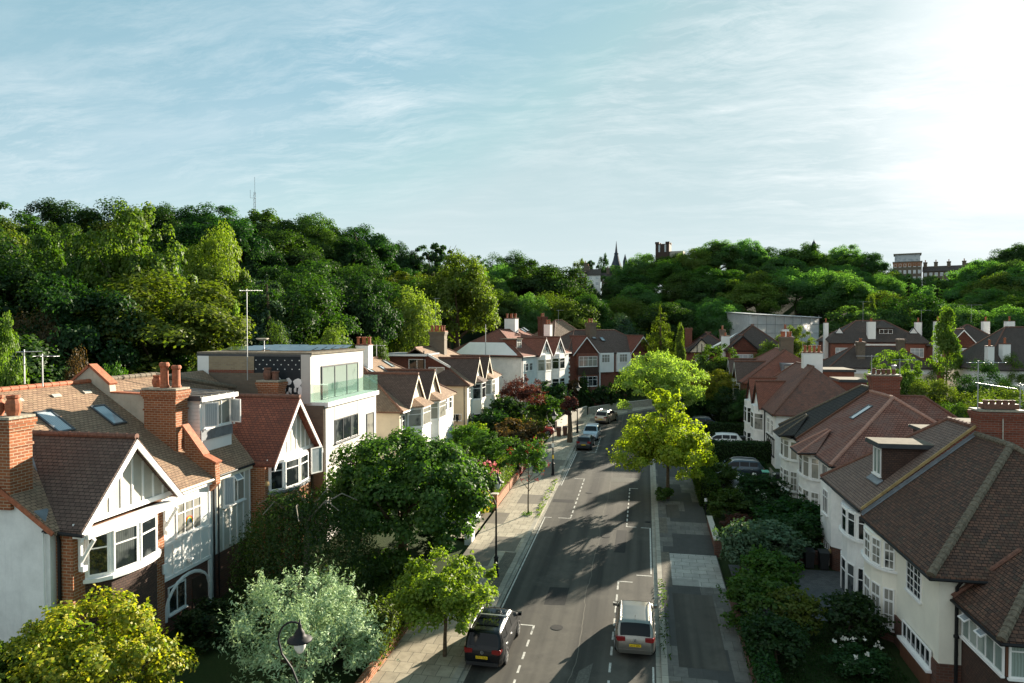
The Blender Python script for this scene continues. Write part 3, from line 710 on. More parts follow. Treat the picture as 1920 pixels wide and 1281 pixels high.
def house_1():
    g = zb(0, 25) + 1.2
    t = thing('semi_detached_house', 'white and brick house nearest on the sunny side with half timbered gable and two skylights', 'house', (-22, 26, g), 'semi-detached houses')
    W = MB(); W.prism([(-21, 21.2, g - 1), (-21, 21.2, 8.25), (-27.5, 21.2, 12.7), (-34, 21.2, 8.2), (-34, 21.2, g - 1)], (0, 9.3, 0)); W.obj('wall', 'white_render', t)
    s = 0.66
    rf = MB(); slab(rf, [(-20.65, 21.05, 8.36), (-20.65, 30.5, 8.36), (-27.5, 30.5, 12.92), (-27.5, 21.05, 12.92)]); slab(rf, [(-34.3, 21.05, 8.3), (-34.3, 30.5, 8.3), (-27.5, 30.5, 12.92), (-27.5, 21.05, 12.92)])
    roof = rf.obj('roof', 'roof_brown', t)
    ridge(roof, ID, (-27.5, 21.0, 12.93), (-27.5, 30.5, 12.93), 'clay', 0.13)
    for y, f in ((25.3, .885), (27.3, .885), (29.1, .885)):
        x = lerp(-20.65, -27.5, f); z = lerp(8.36, 12.92, f); MB().prism([(x, y, z + .03), (x, y + .45, z + .03), (x - .14, y + .45, z + .125), (x - .14, y, z + .125)], (0, 0, 0.05)).obj('vent_tile', 'stone', roof)
    U = Vector((-6.85, 0, 4.56)).normalized()
    for a, b in (((-24.75, 26.4), .92), ((-24.62, 29.35), .88)):
        x = a[0]; z = 8.36 + (-20.65 - x) * s + 0.03
        skylight(roof, ID, (x, a[1] - b, z), (0, 1, 0), U, b, 1.55, 'glass_sky')
    # verge, gutter
    MB().bar((-20.7, 21.02, 8.28), (-27.5, 21.02, 12.8), 0.06, 0.16).obj('verge_board', 'clay', t)
    gutter(t, ID, (-20.6, 26.9, 8.24), (-20.6, 30.4, 8.24), 'cream_trim')
    MB().box(-20.98, -20.72, 26.7, 30.4, 8.0, 8.18).obj('soffit', 'white_trim', t)
    # the projecting wing under the gable
    wg = MB(); wg.box(-21.2, -20.3, 21.45, 26.3, g - 1, 8.15); wing = wg.obj('gabled_wing', 'brick_orange', t)
    gable(t, ID, 21.4, 26.75, -20.25, 8.5, 11.32, -25.0, -21.0, roof='roof_dark', ov=0.5, oy=0.12, battens=9, rtile='clay_dull', bw=0.3)
    MB().box(-20.3, -19.62, 21.45, 26.3, 8.02, 8.2).obj('soffit', 'white_trim', t)
    MB().tube([(-21.15, 21.45, 8.42), (-25.0, 24.05, 11.3)], 0.09, 6).obj('lead_valley', 'lead', t)
    MB().prism([(-21.6, 21.15, 9.0), (-21.6, 21.7, 8.95), (-20.9, 21.7, 8.4), (-20.9, 21.15, 8.45)], (0, 0, 0.05)).obj('lead_flashing', 'lead', t)
    gutter(t, ID, (-19.6, 21.2, 8.22), (-21.3, 21.2, 8.3)); downpipe(t, ID, [(-20.8, 21.3, 8.3), (-20.8, 21.38, 7.9), (-20.8, 21.38, g)], r=0.06)
    downpipe(t, ID, [(-21.2, 21.1, 8.3), (-21.12, 21.1, g)], 'white_trim', 0.035)
    # curved brackets at both feet of the gable
    for y in (21.75, 26.3):
        b = MB(); b.tube([(-20.2, y, 7.1), (-20.02, y, 7.4), (-19.65, y, 7.95)], 0.07, 6); b.box(-20.28, -20.16, y - 0.08, y + 0.08, 6.85, 8.0); b.box(-20.25, -20.05, y - .1, y + .1, 6.75, 6.95); b.obj('bracket', 'white_trim', t)
    P = arc_pts(-20.3, 22.0, 25.75, 0.75, 4)
    b = MB(); bay_body(b, P, g - 1, 6.2); bay = b.obj('bay', 'hung_tile_dark', t)
    b = MB(); bay_body(b, arc_pts(-20.3, 21.9, 25.85, 0.9, 8), 6.2, 6.34); b.obj('bay_sill', 'white_trim', bay)
    b = MB(); bay_body(b, P, 6.34, 8.05); b.obj('bay_frame', 'white_trim', bay)
    bay_windows(bay, ID, P, 6.42, 1.55, 0.66, 'glass_dark', 1)
    # white boarded wall with the rainbow window, porch arch below
    pb = MB(); pb.box(-21.0, -20.9, 26.9, 30.4, 4.35, 8.0); pan = pb.obj('panelled_wall', 'white_paint', t)
    bt = MB()
    for k in range(6): bt.box(-20.9, -20.86, 26.95 + k * 0.66, 27.05 + k * 0.66, 4.4, 5.9 if 1 <= k <= 4 else 8.0)
    bt.box(-20.9, -20.85, 26.9, 30.4, 5.9, 6.02); bt.box(-20.9, -20.85, 26.9, 30.4, 4.35, 4.5); bt.obj('battens', 'white_trim', pan)
    f = window(t, ID, (-20.9, 27.85, 6.12), (0, 1, 0), 1.8, 1.5, 3, 0.68, N=(1, 0, 0), pane='glass_curtain')
    for i, c in enumerate(((0.6, 0.03, 0.02), (0.7, 0.25, 0.02), (0.7, 0.55, 0.03), (0.05, 0.35, 0.06), (0.04, 0.12, 0.5))):
        nm = f'paint_{i}'
        if nm not in MATS: plain(nm, c, 0.6, var=0.05)
        r0 = 0.3 - 0.035 * i; pts = [(-20.875, 28.75 + r0 * math.cos(a), 6.5 + r0 * 1.2 * math.sin(a)) for a in np.linspace(0, math.pi, 9)]
        MB().tube(pts, 0.016, 4).obj('rainbow_band', nm, f)
    po = MB(); pc = 28.75
    pts = [(-20.95, 27.15, 2.5)] + [(-20.95, pc - 1.55 * math.cos(a), 3.0 + 1.15 * math.sin(a)) for a in np.linspace(0.15, math.pi - 0.15, 11)] + [(-20.95, 30.35, 2.5)]
    pa = MB(); pa.tube(pts, 0.1, 6); pa.box(-21.02, -20.85, 30.2, 30.42, g - 0.6, 4.3); pa.obj('porch_arch', 'white_trim', t)
    MB().box(-20.99, -20.93, 26.9, 30.35, g - 0.9, 4.3).obj('porch_wall', 'brick_dark', t)
    window(t, ID, (-20.93, 27.3, 2.75), (0, 1, 0), 1.2, 1.25, 2, 0, N=(1, 0, 0))
    d = MB().box(-20.93, -20.88, 29.0, 30.0, g - 0.3, g + 1.9).obj('door', 'dark_timber', t)
    MB().box(-20.24, -20.16, 26.05, 26.3, 5.1, 5.5).obj('alarm_box', 'white_trim', t)
    MB().box(-20.86, -20.72, 28.6, 28.85, 4.75, 4.9).obj('security_light', 'white_trim', t)
    # near chimney on the verge, party wall and big chimney
    chimney(t, ID, -23.75, -22.5, 21.05, 22.0, 9.05, 12.3, 'brick_orange', [(0.3, 0.35, 0.75, 1), (0.75, 0.5, 0.75, 1)], potr=0.2, potm='clay')
    pw = MB()
    pw.prism([(-22.2, 30.3, 9.2), (-22.2, 30.3, 10.7), (-21.2, 30.3, 9.35), (-20.55, 30.3, 8.95), (-20.5, 30.3, 8.0), (-20.9, 30.3, 7.6), (-21.1, 30.3, 8.2)], (0, 0.35, 0)); pw.obj('parapet', 'brick_orange', t)
    co = MB(); co.bar((-22.3, 30.47, 10.85), (-21.15, 30.47, 9.4), 0.5, 0.09); co.bar((-21.2, 30.47, 9.38), (-20.45, 30.47, 9.05), 0.5, 0.09); co.obj('coping', 'clay', t)
    pr = MB(); pr.prism([(-24.2, 30.25, 10.3), (-24.2, 30.25, 12.3), (-26.3, 30.25, 12.35), (-26.35, 30.25, 12.75), (-27.5, 30.25, 13.7), (-28.6, 30.25, 12.8), (-28.6, 30.25, 11.9), (-27.5, 30.25, 12.6)], (0, 0.4, 0)); pr.obj('rendered_parapet', 'aged_render', t)
    co = MB(); co.bar((-26.3, 30.45, 12.8), (-27.5, 30.45, 13.76), 0.52, 0.12); co.bar((-27.45, 30.45, 13.76), (-28.7, 30.45, 12.8), 0.52, 0.12); co.bar((-24.2, 30.45, 12.33), (-26.3, 30.45, 12.4), 0.46, 0.06); co.obj('coping', 'clay', t)
    chimney(t, ID, -24.2, -22.45, 30.0, 30.9, 9.2, 12.55, 'brick_orange', [(0.2, 0.6, 0.6, 1), (0.52, 0.35, 1.25), (0.8, 0.6, 1.1)], potr=0.19)
    chimney(t, ID, -30.5, -29.3, 24.2, 26.4, 11.0, 13.1, 'brick_red', [(0.5, 0.15, 0.8, 1), (0.5, 0.5, 0.5), (0.5, 0.85, 0.8, 1)], potr=0.19)
house_1()

def house_2():
    g = zb(0, 35) + 1.2
    t = thing('semi_detached_house', 'attached house with red tiled gable, white flat roofed dormer and open bay casements', 'house', (-22, 35, g), 'semi-detached houses')
    W = MB(); W.prism([(-21, 30.5, g - 1), (-21, 30.5, 8.25), (-27.5, 30.5, 12.7), (-34, 30.5, 8.2), (-34, 30.5, g - 1)], (0, 8.85, 0)); W.obj('wall', 'white_render', t)
    rf = MB(); slab(rf, [(-20.7, 30.7, 8.4), (-20.7, 39.4, 8.4), (-27.5, 39.4, 12.92), (-27.5, 30.7, 12.92)]); slab(rf, [(-34.3, 30.7, 8.3), (-34.3, 39.4, 8.3), (-27.5, 39.4, 12.92), (-27.5, 30.7, 12.92)])
    roof = rf.obj('roof', 'roof_brown', t)
    ridge(roof, ID, (-27.5, 30.8, 12.95), (-27.5, 35.0, 12.95), 'clay_mossy', 0.14); ridge(roof, ID, (-27.5, 35.0, 12.95), (-25.0, 39.0, 11.9), 'clay_mossy', 0.14)
    gutter(t, ID, (-20.65, 30.8, 8.3), (-20.65, 33.9, 8.3)); MB().box(-20.95, -20.75, 30.7, 33.9, 8.05, 8.22).obj('soffit', 'cream_trim', t)
    # dormer
    d = MB(); d.box(-26.0, -22.05, 31.3, 34.0, 9.0, 12.0); dm = d.obj('dormer', 'white_paint', t)
    lb = MB()
    for k in range(14): lb.box(-24.5, -22.03, 31.27, 31.3, 9.3 + 0.19 * k, 9.3 + 0.19 * k + 0.165)
    lb.obj('boarding', 'white_trim', dm)
    d = MB(); d.prism([(-27, 31.1, 12.25), (-27, 34.25, 12.15), (-21.85, 34.25, 12.0), (-21.85, 31.1, 12.05)], (0, 0, 0.1)); fl = d.obj('flat_roof', 'felt', dm)
    rb = MB()
    for k in range(5): rb.bar((-26.5, 31.4 + k * 0.65, 12.36), (-21.9, 31.4 + k * 0.65, 12.16), 0.06, 0.05)
    rb.obj('seams', 'lead', fl); MB().box(-21.9, -21.78, 31.1, 34.25, 11.9, 12.13).obj('fascia', 'white_trim', dm); MB().box(-26, -21.85, 31.05, 31.12, 11.95, 12.2).obj('fascia', 'anthracite', dm)
    window(dm, ID, (-22.05, 31.5, 10.5), (0, 1, 0), 2.35, 1.35, 3, 0, N=(1, 0, 0), pane='glass_curtain', opened=[(0.05, 0.78, 0.05, 1.3, R(35), 'l'), (1.6, 2.3, 0.05, 1.3, R(80), 'r')])
    MB().box(-22.06, -21.98, 31.3, 34.0, 9.9, 10.42).obj('apron', 'lead', dm)
    downpipe(t, ID, [(-21.95, 34.1, 11.9), (-21.95, 34.1, 10.4)], 'white_trim')
    # window in the boarded wall
    pb = MB(); pb.box(-21.0, -20.92, 30.75, 33.9, 4.35, 8.1); pan = pb.obj('panelled_wall', 'pebbledash', t)
    bt = MB()
    for k in range(6): bt.box(-20.92, -20.88, 30.8 + k * 0.6, 30.89 + k * 0.6, 4.4, 6.4 if 1 <= k <= 4 else 8.0)
    bt.obj('battens', 'white_trim', pan)
    window(t, ID, (-20.92, 31.45, 6.55), (0, 1, 0), 1.9, 1.65, 3, 0.68, N=(1, 0, 0), pane='glass_curtain', opened=[(0.02, 0.6, 0.05, 1.5, R(30), 'l'), (0.7, 1.3, 1.1, 1.6, R(40), 'top')])
    MB().box(-21.0, -20.9, 30.75, 33.8, g - 1, 4.35).obj('porch_wall', 'brick_dark', t)
    downpipe(t, ID, [(-20.85, 30.62, 8.2), (-20.85, 30.62, g)]); downpipe(t, ID, [(-20.82, 30.95, 8.2), (-20.82, 30.95, g)], r=0.035)
    # wing
    MB().box(-21.3, -20.05, 33.95, 39.15, g - 1, 8.35).obj('gabled_wing', 'brick_orange', t)
    gable(t, ID, 34.05, 39.4, -20.0, 8.45, 11.65, -25.2, -21.0, roof='roof_red', face='pebbledash', ov=0.55, oy=0.15, battens=10, rtile='clay_dull', bw=0.26)
    MB().tube([(-21.1, 33.9, 8.4), (-25.2, 36.7, 11.6)], 0.08, 6).obj('lead_valley', 'lead', t)
    P = arc_pts(-20.05, 34.3, 38.5, 0.7, 4)
    b = MB(); bay_body(b, P, g - 1, 6.55); bay = b.obj('bay', 'brick_orange', t)
    b = MB(); bay_body(b, arc_pts(-20.05, 34.2, 38.6, 0.82, 8), 6.55, 6.7); b.obj('bay_sill', 'lead', bay)
    b = MB(); bay_body(b, P, 6.7, 8.35); b.obj('bay_frame', 'white_trim', bay)
    bay_windows(bay, ID, P, 6.75, 1.5, 0.7, 'glass_dark', 1)
    window(bay, ID, (-19.5, 38.1, 6.9), (0.35, 1, 0), 0.9, 1.55, 1, 0, N=(1, -0.35, 0), pane='glass_sky', sill=False, name='open_sash')
    MB().lathe((-20.05, 34.1, 7.2), [(0.13, -0.12), (0.15, 0), (0.13, 0.12)], 8).obj('alarm_box', 'gold_verge', t)
    chimney(t, ID, -23.1, -21.8, 38.4, 39.3, 9.5, 12.3, 'brick_orange', [(0.3, 0.5, 0.75, 1), (0.7, 0.5, 0.55, 0)], potr=0.2, potm='clay_dull')
house_2()

def blob(mb, X, y, z, ry, rz, n=9, seed=0, nrm=1):
    rnd = random.Random(seed); pts = []
    for k in range(n):
        a = 2 * math.pi * k / n; s = rnd.uniform(0.7, 1.15)
        pts.append((y + ry * s * math.cos(a), z + rz * s * math.sin(a)))
    return pts
def house_3():
    g = zb(0, 43) + 1.2
    t = thing('modern_house', 'flat roofed modern house in pale render with black insulated flank and glass balcony', 'house', (-23, 43.5, g), None)
    MB().box(-28.0, -20.3, 39.75, 47.8, 10.9, 13.95).obj('upper_storey', 'grey_render', t)
    low = MB(); low.box(-28.0, -19.35, 39.75, 47.9, g - 1, 10.9); low = low.obj('wall', 'grey_render', t)
    j = MB()
    for y in (41.0, 44.6): j.box(-19.35, -19.342, y, y + 0.015, 8.0, 10.9)
    j.obj('joints', 'concrete', low)
    r = MB(); r.box(-28.1, -20.2, 39.65, 47.9, 13.95, 14.07); rf = r.obj('flat_roof', 'felt', t)
    MB().box(-28.12, -20.25, 39.62, 39.75, 13.82, 13.94).obj('edge_trim', 'anthracite', t)
    s = MB()
    for k in range(5):
        for j2 in range(2): s.prism([(-27 + j2 * 3.4, 40.6 + k * 1.35, 14.12), (-24.2 + j2 * 3.4, 40.6 + k * 1.35, 14.12), (-24.2 + j2 * 3.4, 41.7 + k * 1.35, 14.32), (-27 + j2 * 3.4, 41.7 + k * 1.35, 14.32)], (0, 0, 0.04))
    s.obj('solar_panels', 'glass_dark', rf)
    # flank
    MB().box(-27.25, -24.1, 39.62, 39.75, 12.95, 13.82).obj('pale_brick', 'brick_pale', t)
    MB().box(-27.25, -24.1, 39.6, 39.75, 12.78, 12.95).obj('brick_band', 'brick_red', t)
    MB().box(-27.25, -23.3, 39.62, 39.75, 8.0, 12.78).obj('stock_brick', 'brick_stock', t)
    ins = MB().box(-24.1, -20.9, 39.66, 39.75, 10.9, 13.82); 
    plain('insulation', (0.022, 0.026, 0.03), 0.75, 0.2, var=0.15)
    ins.box(-23.3, -20.9, 39.62, 39.75, 10.2, 12.9); ins = ins.obj('insulation', 'insulation', t)
    d = MB()
    rnd = random.Random(3)
    for (x, z, rx, rz) in [(-23.05, 12.35, .14, .25), (-22.4, 12.3, .2, .2), (-21.75, 12.3, .2, .22), (-21.15, 12.2, .28, .28), (-22.7, 11.8, .22, .12), (-22.05, 11.75, .12, .2), (-21.65, 11.7, .12, .25), (-21.3, 11.75, .1, .18), (-20.98, 11.7, .14, .35), (-22.4, 11.45, .25, .1), (-21.75, 11.4, .2, .22), (-22.4, 10.95, .2, .1), (-21.8, 10.9, .25, .1), (-21.1, 11.2, .12, .25)]:
        pts = [(x + rx * rnd.uniform(.75, 1.2) * math.cos(a), 39.61, z + rz * rnd.uniform(.75, 1.2) * math.sin(a)) for a in np.linspace(0, 2 * math.pi, 10)[:-1]]
        d.prism(pts, (0, -0.012, 0))
    for k in range(13):
        for z in (13.55, 13.0) if k % 2 == 0 else (13.28,):
            x = -24.0 + k * 0.245; d.prism([(x, 39.65, z), (x + .06, 39.65, z), (x + .06, 39.65, z + .06), (x, 39.65, z + .06)], (0, -0.012, 0))
    d.obj('adhesive_dabs', 'white_trim', ins)['kind'] = 'stuff'
    MB().box(-20.9, -20.28, 39.6, 39.75, 10.9, 13.95).obj('corner_strip', 'grey_render', t)
    MB().box(-28.05, -27.25, 39.62, 39.75, 10.0, 13.82).obj('corner_strip', 'white_paint', t)
    MB().box(-22.5, -19.4, 39.6, 39.75, 5.0, 10.8).obj('bare_brick_flank', 'brick_stock', t)
    # big opening with sliding doors, balcony
    window(t, ID, (-20.28, 41.1, 10.95), (0, 1, 0), 5.7, 2.2, 3, 0, N=(1, 0, 0), frame='anthracite', pane='glass_green', bw=0.09, sill=False, name='sliding_door')
    MB().box(-20.6, -19.15, 39.7, 48.0, 10.72, 11.0).obj('balcony_slab', 'white_paint', t)
    b = MB(); b.box(-19.22, -19.2, 39.8, 47.85, 11.0, 12.15); b.box(-20.28, -19.23, 47.83, 47.85, 11.0, 12.15); b.box(-20.28, -19.23, 39.8, 39.82, 11.0, 12.15); b.obj('balustrade', 'glass_clear', t)
    window(t, ID, (-19.35, 41.0, 8.25), (0, 1, 0), 3.6, 1.5, 3, 0, N=(1, 0, 0), frame='anthracite', pane='glass_dark', sill=True)
    window(t, ID, (-19.35, 46.1, 7.6), (0, 1, 0), 1.3, 1.9, 1, 0, N=(1, 0, 0), frame='anthracite', pane='glass_curtain', sill=False)
    MB().box(-19.35, -18.7, 45.9, 47.6, 6.4, 7.5).obj('balcony_box', 'grey_render', t)
    window(t, ID, (-19.35, 41.0, 3.6), (0, 1, 0), 3.6, 1.9, 3, 0, N=(1, 0, 0), frame='white_trim', pane='glass_curtain')
    MB().box(-19.35, -19.27, 45.6, 46.7, g - .2, g + 2.0).obj('door', 'anthracite', t)
    # dish on the roof
    dsh = thing('satellite_dish', 'grey satellite dish on the modern flat roof', 'satellite dish', (-24.5, 41.5, 14.07))
    MB().tube([(-24.5, 41.5, 14.07), (-24.5, 41.5, 14.9)], 0.03).obj('post', 'galvanised', dsh)
    MB(Fr((-24.6, 41.45, 14.75))).lathe((0, 0, 0), [(0.02, 0), (0.3, 0.06), (0.42, 0.16), (0.4, 0.17), (0.0, 0.05)], 12).obj('dish', 'stone', dsh, smooth=True)
house_3()

def bay_2storey(t, y0, y1, x, b, zs, sx=1, wall='white_render', pane='glass_curtain', roofm=None, n=3, ztop=None, apron=None, rows=0, fr=ID):
    """A canted bay running up two storeys. zs: list of (sill z, window height)."""
    dy = (y1 - y0) * 0.24
    P = [(x, y0), (x + sx * b, y0 + dy), (x + sx * b, y1 - dy), (x, y1)] if n == 3 else arc_pts(x, y0, y1, b, n, sx)
    zt = ztop or zs[-1][0] + zs[-1][1] + 0.25
    m = MB(fr); bay_body(m, P, zs[0][0] - 1.6, zt); bay = m.obj('bay', wall, t)
    for z, h in zs:
        e = 0.07; c0 = (y0 + y1) / 2
        PP = [(p[0] + sx * e * (0 if k in (0, len(P) - 1) else 1), c0 + (p[1] - c0) * 1.03) for k, p in enumerate(P)]
        s = MB(fr); bay_body(s, PP, z - 0.14, z - 0.02); s.obj('bay_sill', 'white_trim', bay)
        bay_windows(bay, fr, P, z, h, 0.7, pane, 1 if n > 3 else 2 if False else 1, rows=rows)
    if roofm:
        e = 0.25
        Q = [(x, y0 - e), (x + sx * (b + e), y0 + dy - e), (x + sx * (b + e), y1 - dy + e), (x, y1 + e)]
        m = MB(fr); top = (x - sx * 0.6, (y0 + y1) / 2 - 0.5, zt + 0.95), (x - sx * 0.6, (y0 + y1) / 2 + 0.5, zt + 0.95)
        q3 = [(*q, zt) for q in Q]
        slab(m, [q3[0], q3[1], top[0]], 0.1); slab(m, [q3[1], q3[2], top[1], top[0]], 0.1); slab(m, [q3[2], q3[3], top[1]], 0.1)
        m.obj('bay_roof', roofm, bay)
    return bay

def house_4():
    g = zb(0, 62) + 1.2
    t = thing('semi_detached_house', 'cream pair with two plain gables, four roof windows and white chimney beyond the modern house', 'house', (-23, 62, g), 'semi-detached houses')
    y0, y1 = 54.6, 71.5
    MB().box(-33, -20.1, y0 + .3, y1 - .3, g - 1, 8.75).obj('wall', 'cream_render', t)
    MB().box(-20.1, -20.05, y0 + 3.6, y1 - .3, g - 1, 8.75).obj('facade', 'white_render', t)
    xr, zr = -26.6, 12.55
    rf = MB(); E = 8.62
    slab(rf, [(-19.75, y0, E), (-19.75, y1, E), (xr, y1 - 5, zr), (xr, y0 + 6.5, zr)])
    slab(rf, [(-19.75, y0, E), (xr, y0 + 6.5, zr), (-33.4, y0, E)]); slab(rf, [(-19.75, y1, E), (xr, y1 - 5, zr), (-33.4, y1, E)])
    slab(rf, [(-33.4, y0, E), (-33.4, y1, E), (xr, y1 - 5, zr), (xr, y0 + 6.5, zr)])
    roof = rf.obj('roof', 'roof_brown', t)
    ridge(roof, ID, (-19.75, y0, E), (xr, y0 + 6.5, zr), 'clay_brown', 0.11); ridge(roof, ID, (xr, y0 + 6.5, zr), (xr, y1 - 5, zr), 'clay_brown', 0.12); ridge(roof, ID, (-19.75, y1, E), (xr, y1 - 5, zr), 'clay_brown', 0.11)
    gutter(t, ID, (-19.68, y0, E - .1), (-19.68, y0 + 3.2, E - .1), 'white_trim'); gutter(t, ID, (-19.7, y0 - .05, E - .1), (-26, y0 - .05, E - .1), 'brown_timber')
    U = Vector((xr + 19.75, 0, zr - E)).normalized()
    for y, x in ((57.4, -23.2), (60.0, -24.3), (63.2, -24.2), (66.0, -24.9)):
        z = E + (-19.75 - x) * (zr - E) / (-19.75 - xr) + 0.02
        skylight(roof, ID, (x, y, z), (0, 1, 0), U, 0.8, 1.3)
    for yc, xf in ((58.7, -19.95), (63.6, -19.95)):
        gable(t, ID, yc - 2.45, yc + 2.45, xf, 8.6, 11.5, -25.0, -19.8, roof='roof_dark', face='cream_render', ov=0.25, oy=0.1, battens=0, barge='cream_trim', rtile='clay_dull')
    bay_2storey(t, 56.6, 61.2, -20.05, 1.0, [(3.4, 1.6), (7.0, 1.55)], pane='glass_curtain', roofm='roof_brown')
    bay_2storey(t, 61.6, 66.0, -20.05, 1.0, [(3.4, 1.6), (7.0, 1.55)], pane='glass_curtain', roofm='roof_brown')
    window(t, ID, (-20.08, 55.3, 7.0), (0, 1, 0), 0.8, 1.2, 1, 0.6, N=(1, 0, 0), pane='glass_dark'); window(t, ID, (-20.04, 67.3, 7.1), (0, 1, 0), 1.4, 1.3, 2, 0.6, N=(1, 0, 0)); window(t, ID, (-20.04, 69.6, 7.1), (0, 1, 0), 0.9, 1.2, 1, 0.6, N=(1, 0, 0))
    MB().box(-20.04, -19.98, 67.2, 68.3, g - .2, g + 2).obj('door', 'dark_timber', t); MB().box(-20.04, -19.98, 55.1, 56.2, g - .2, g + 2).obj('door', 'dark_timber', t)
    chimney(t, ID, -26.5, -25.2, 60.6, 61.6, 11.5, 13.9, 'white_paint', [(.15, .3), (.4, .7), (.62, .3), (.88, .6)], corbel=False, cap='clay_dull')
house_4()

def house_5():
    g = zb(0, 83) + 1.2
    t = thing('semi_detached_house', 'cream pair with red tile hung loft wall, tall brick chimney and dark twin gables', 'house', (-23, 83, g), 'semi-detached houses')
    y0, y1 = 75.2, 92.5
    MB().box(-33, -19.6, y0, y1, g - 1, 9.25).obj('wall', 'cream_render', t)
    MB().box(-19.6, -19.55, y0 + .02, y1 - 1, g - 1, 9.2).obj('facade', 'ivory_render', t)
    xr, zr, E = -26.2, 13.2, 9.1
    rf = MB(); slab(rf, [(-19.2, y0 - .3, E), (-19.2, y1, E), (xr, y1 - 5.5, zr), (xr, y0 + 1.6, zr), (-23.6, y0 + 1.6, 11.7), (-22.2, y0 + 1.6, 10.9)])
    slab(rf, [(-19.2, y1, E), (xr, y1 - 5.5, zr), (-33, y1, E)]); slab(rf, [(-33, y0 + 1.5, E), (-33, y1, E), (xr, y1 - 5.5, zr), (xr, y0 + 1.6, zr)])
    roof = rf.obj('roof', 'roof_brown', t)
    hp = MB(); slab(hp, [(-19.2, y0 - .3, E), (-22.2, y0 + 1.6, 10.95), (-25.0, y0 - .3, E)]); hp.obj('hip_roof', 'roof_dark', t)
    ridge(roof, ID, (-19.2, y0 - .3, E), (-22.2, y0 + 1.6, 10.95), 'clay_dull', 0.1); ridge(roof, ID, (xr, y0 + 1.6, zr), (xr, y1 - 5.5, zr), 'clay_brown', 0.12); ridge(roof, ID, (-19.2, y1, E), (xr, y1 - 5.5, zr), 'clay_brown', 0.1)
    # loft wall facing down the street
    lw = MB(); lw.prism([(-22.0, y0 + 1.4, 9.2), (-22.0, y0 + 1.4, 10.9), (-24.6, y0 + 1.4, 12.3), (-29.5, y0 + 1.4, 12.3), (-29.5, y0 + 1.4, 9.2)], (0, 0.5, 0)); lw.obj('loft_wall', 'hung_tile', t)
    MB().bar((-21.9, y0 + 1.33, 11.02), (-24.7, y0 + 1.33, 12.5), 0.1, 0.24).obj('bargeboard', 'white_trim', t)
    MB().box(-30, -24.6, y0 + 1.1, y0 + 6, 12.32, 12.52).obj('flat_roof', 'lead', t); MB().box(-30, -24.6, y0 + 1.04, y0 + 1.1, 12.25, 12.5).obj('fascia', 'white_trim', t)
    window(t, ID, (-26.9, y0 + 1.4, 10.3), (1, 0, 0), 2.0, 1.6, 2, 0, N=(0, -1, 0), pane='glass_dark'); window(t, ID, (-24.5, y0 + 1.4, 9.5), (1, 0, 0), 1.9, 1.5, 2, 0, N=(0, -1, 0), pane='glass_curtain')
    downpipe(t, ID, [(-25.0, y0 + 1.2, 12.9), (-25.0, y0 + 1.2, 9.4)], r=0.07)
    for yc in (79.3, 84.6):
        gable(t, ID, yc - 2.2, yc + 2.2, -19.4, 9.3, 11.95, -24.2, -19.3, roof='roof_dark', face='ivory_render', ov=0.3, oy=0.1, battens=0, barge='cream_trim', rtile='clay_dull')
    bay_2storey(t, 77.3, 81.3, -19.55, 0.9, [(3.6, 2.0), (7.3, 1.75)], wall='ivory_render', pane='glass_dark', roofm='roof_dark')
    bay_2storey(t, 82.8, 86.6, -19.55, 0.9, [(3.6, 2.0), (7.3, 1.75)], wall='ivory_render', pane='glass_curtain', roofm='roof_brown')
    window(t, ID, (-19.55, 75.9, 7.5), (0, 1, 0), 0.7, 1.1, 1, 0.6, N=(1, 0, 0)); window(t, ID, (-21.7, y0, 5.1), (1, 0, 0), 1.5, 0.75, 2, 0, N=(0, -1, 0))
    MB().lathe((-20.7, y0 - .15, 5.2), [(.06, -.2), (.13, 0), (.1, .2), (.02, .3)], 8).obj('wall_lantern', 'black_trim', t)
    a = MB(); a.prism([(-19.5, 75.6, g - .5)] + [(-19.5, 76.3 - .7 * math.cos(k), g + 1.6 + .7 * math.sin(k)) for k in np.linspace(0, math.pi, 9)] + [(-19.5, 77.0, g - .5)], (-0.1, 0, 0)); a.obj('porch_opening', 'dark_timber', t)
    downpipe(t, ID, [(-19.9, y0 - .06, 9.0), (-19.9, y0 - .06, g)])
    chimney(t, ID, -26.3, -24.4, 82.6, 83.8, 11.5, 15.0, 'brick_stock', [(.12, .3), (.32, .6), (.52, .3), (.7, .6), (.9, .4)], cap='clay')
house_5()

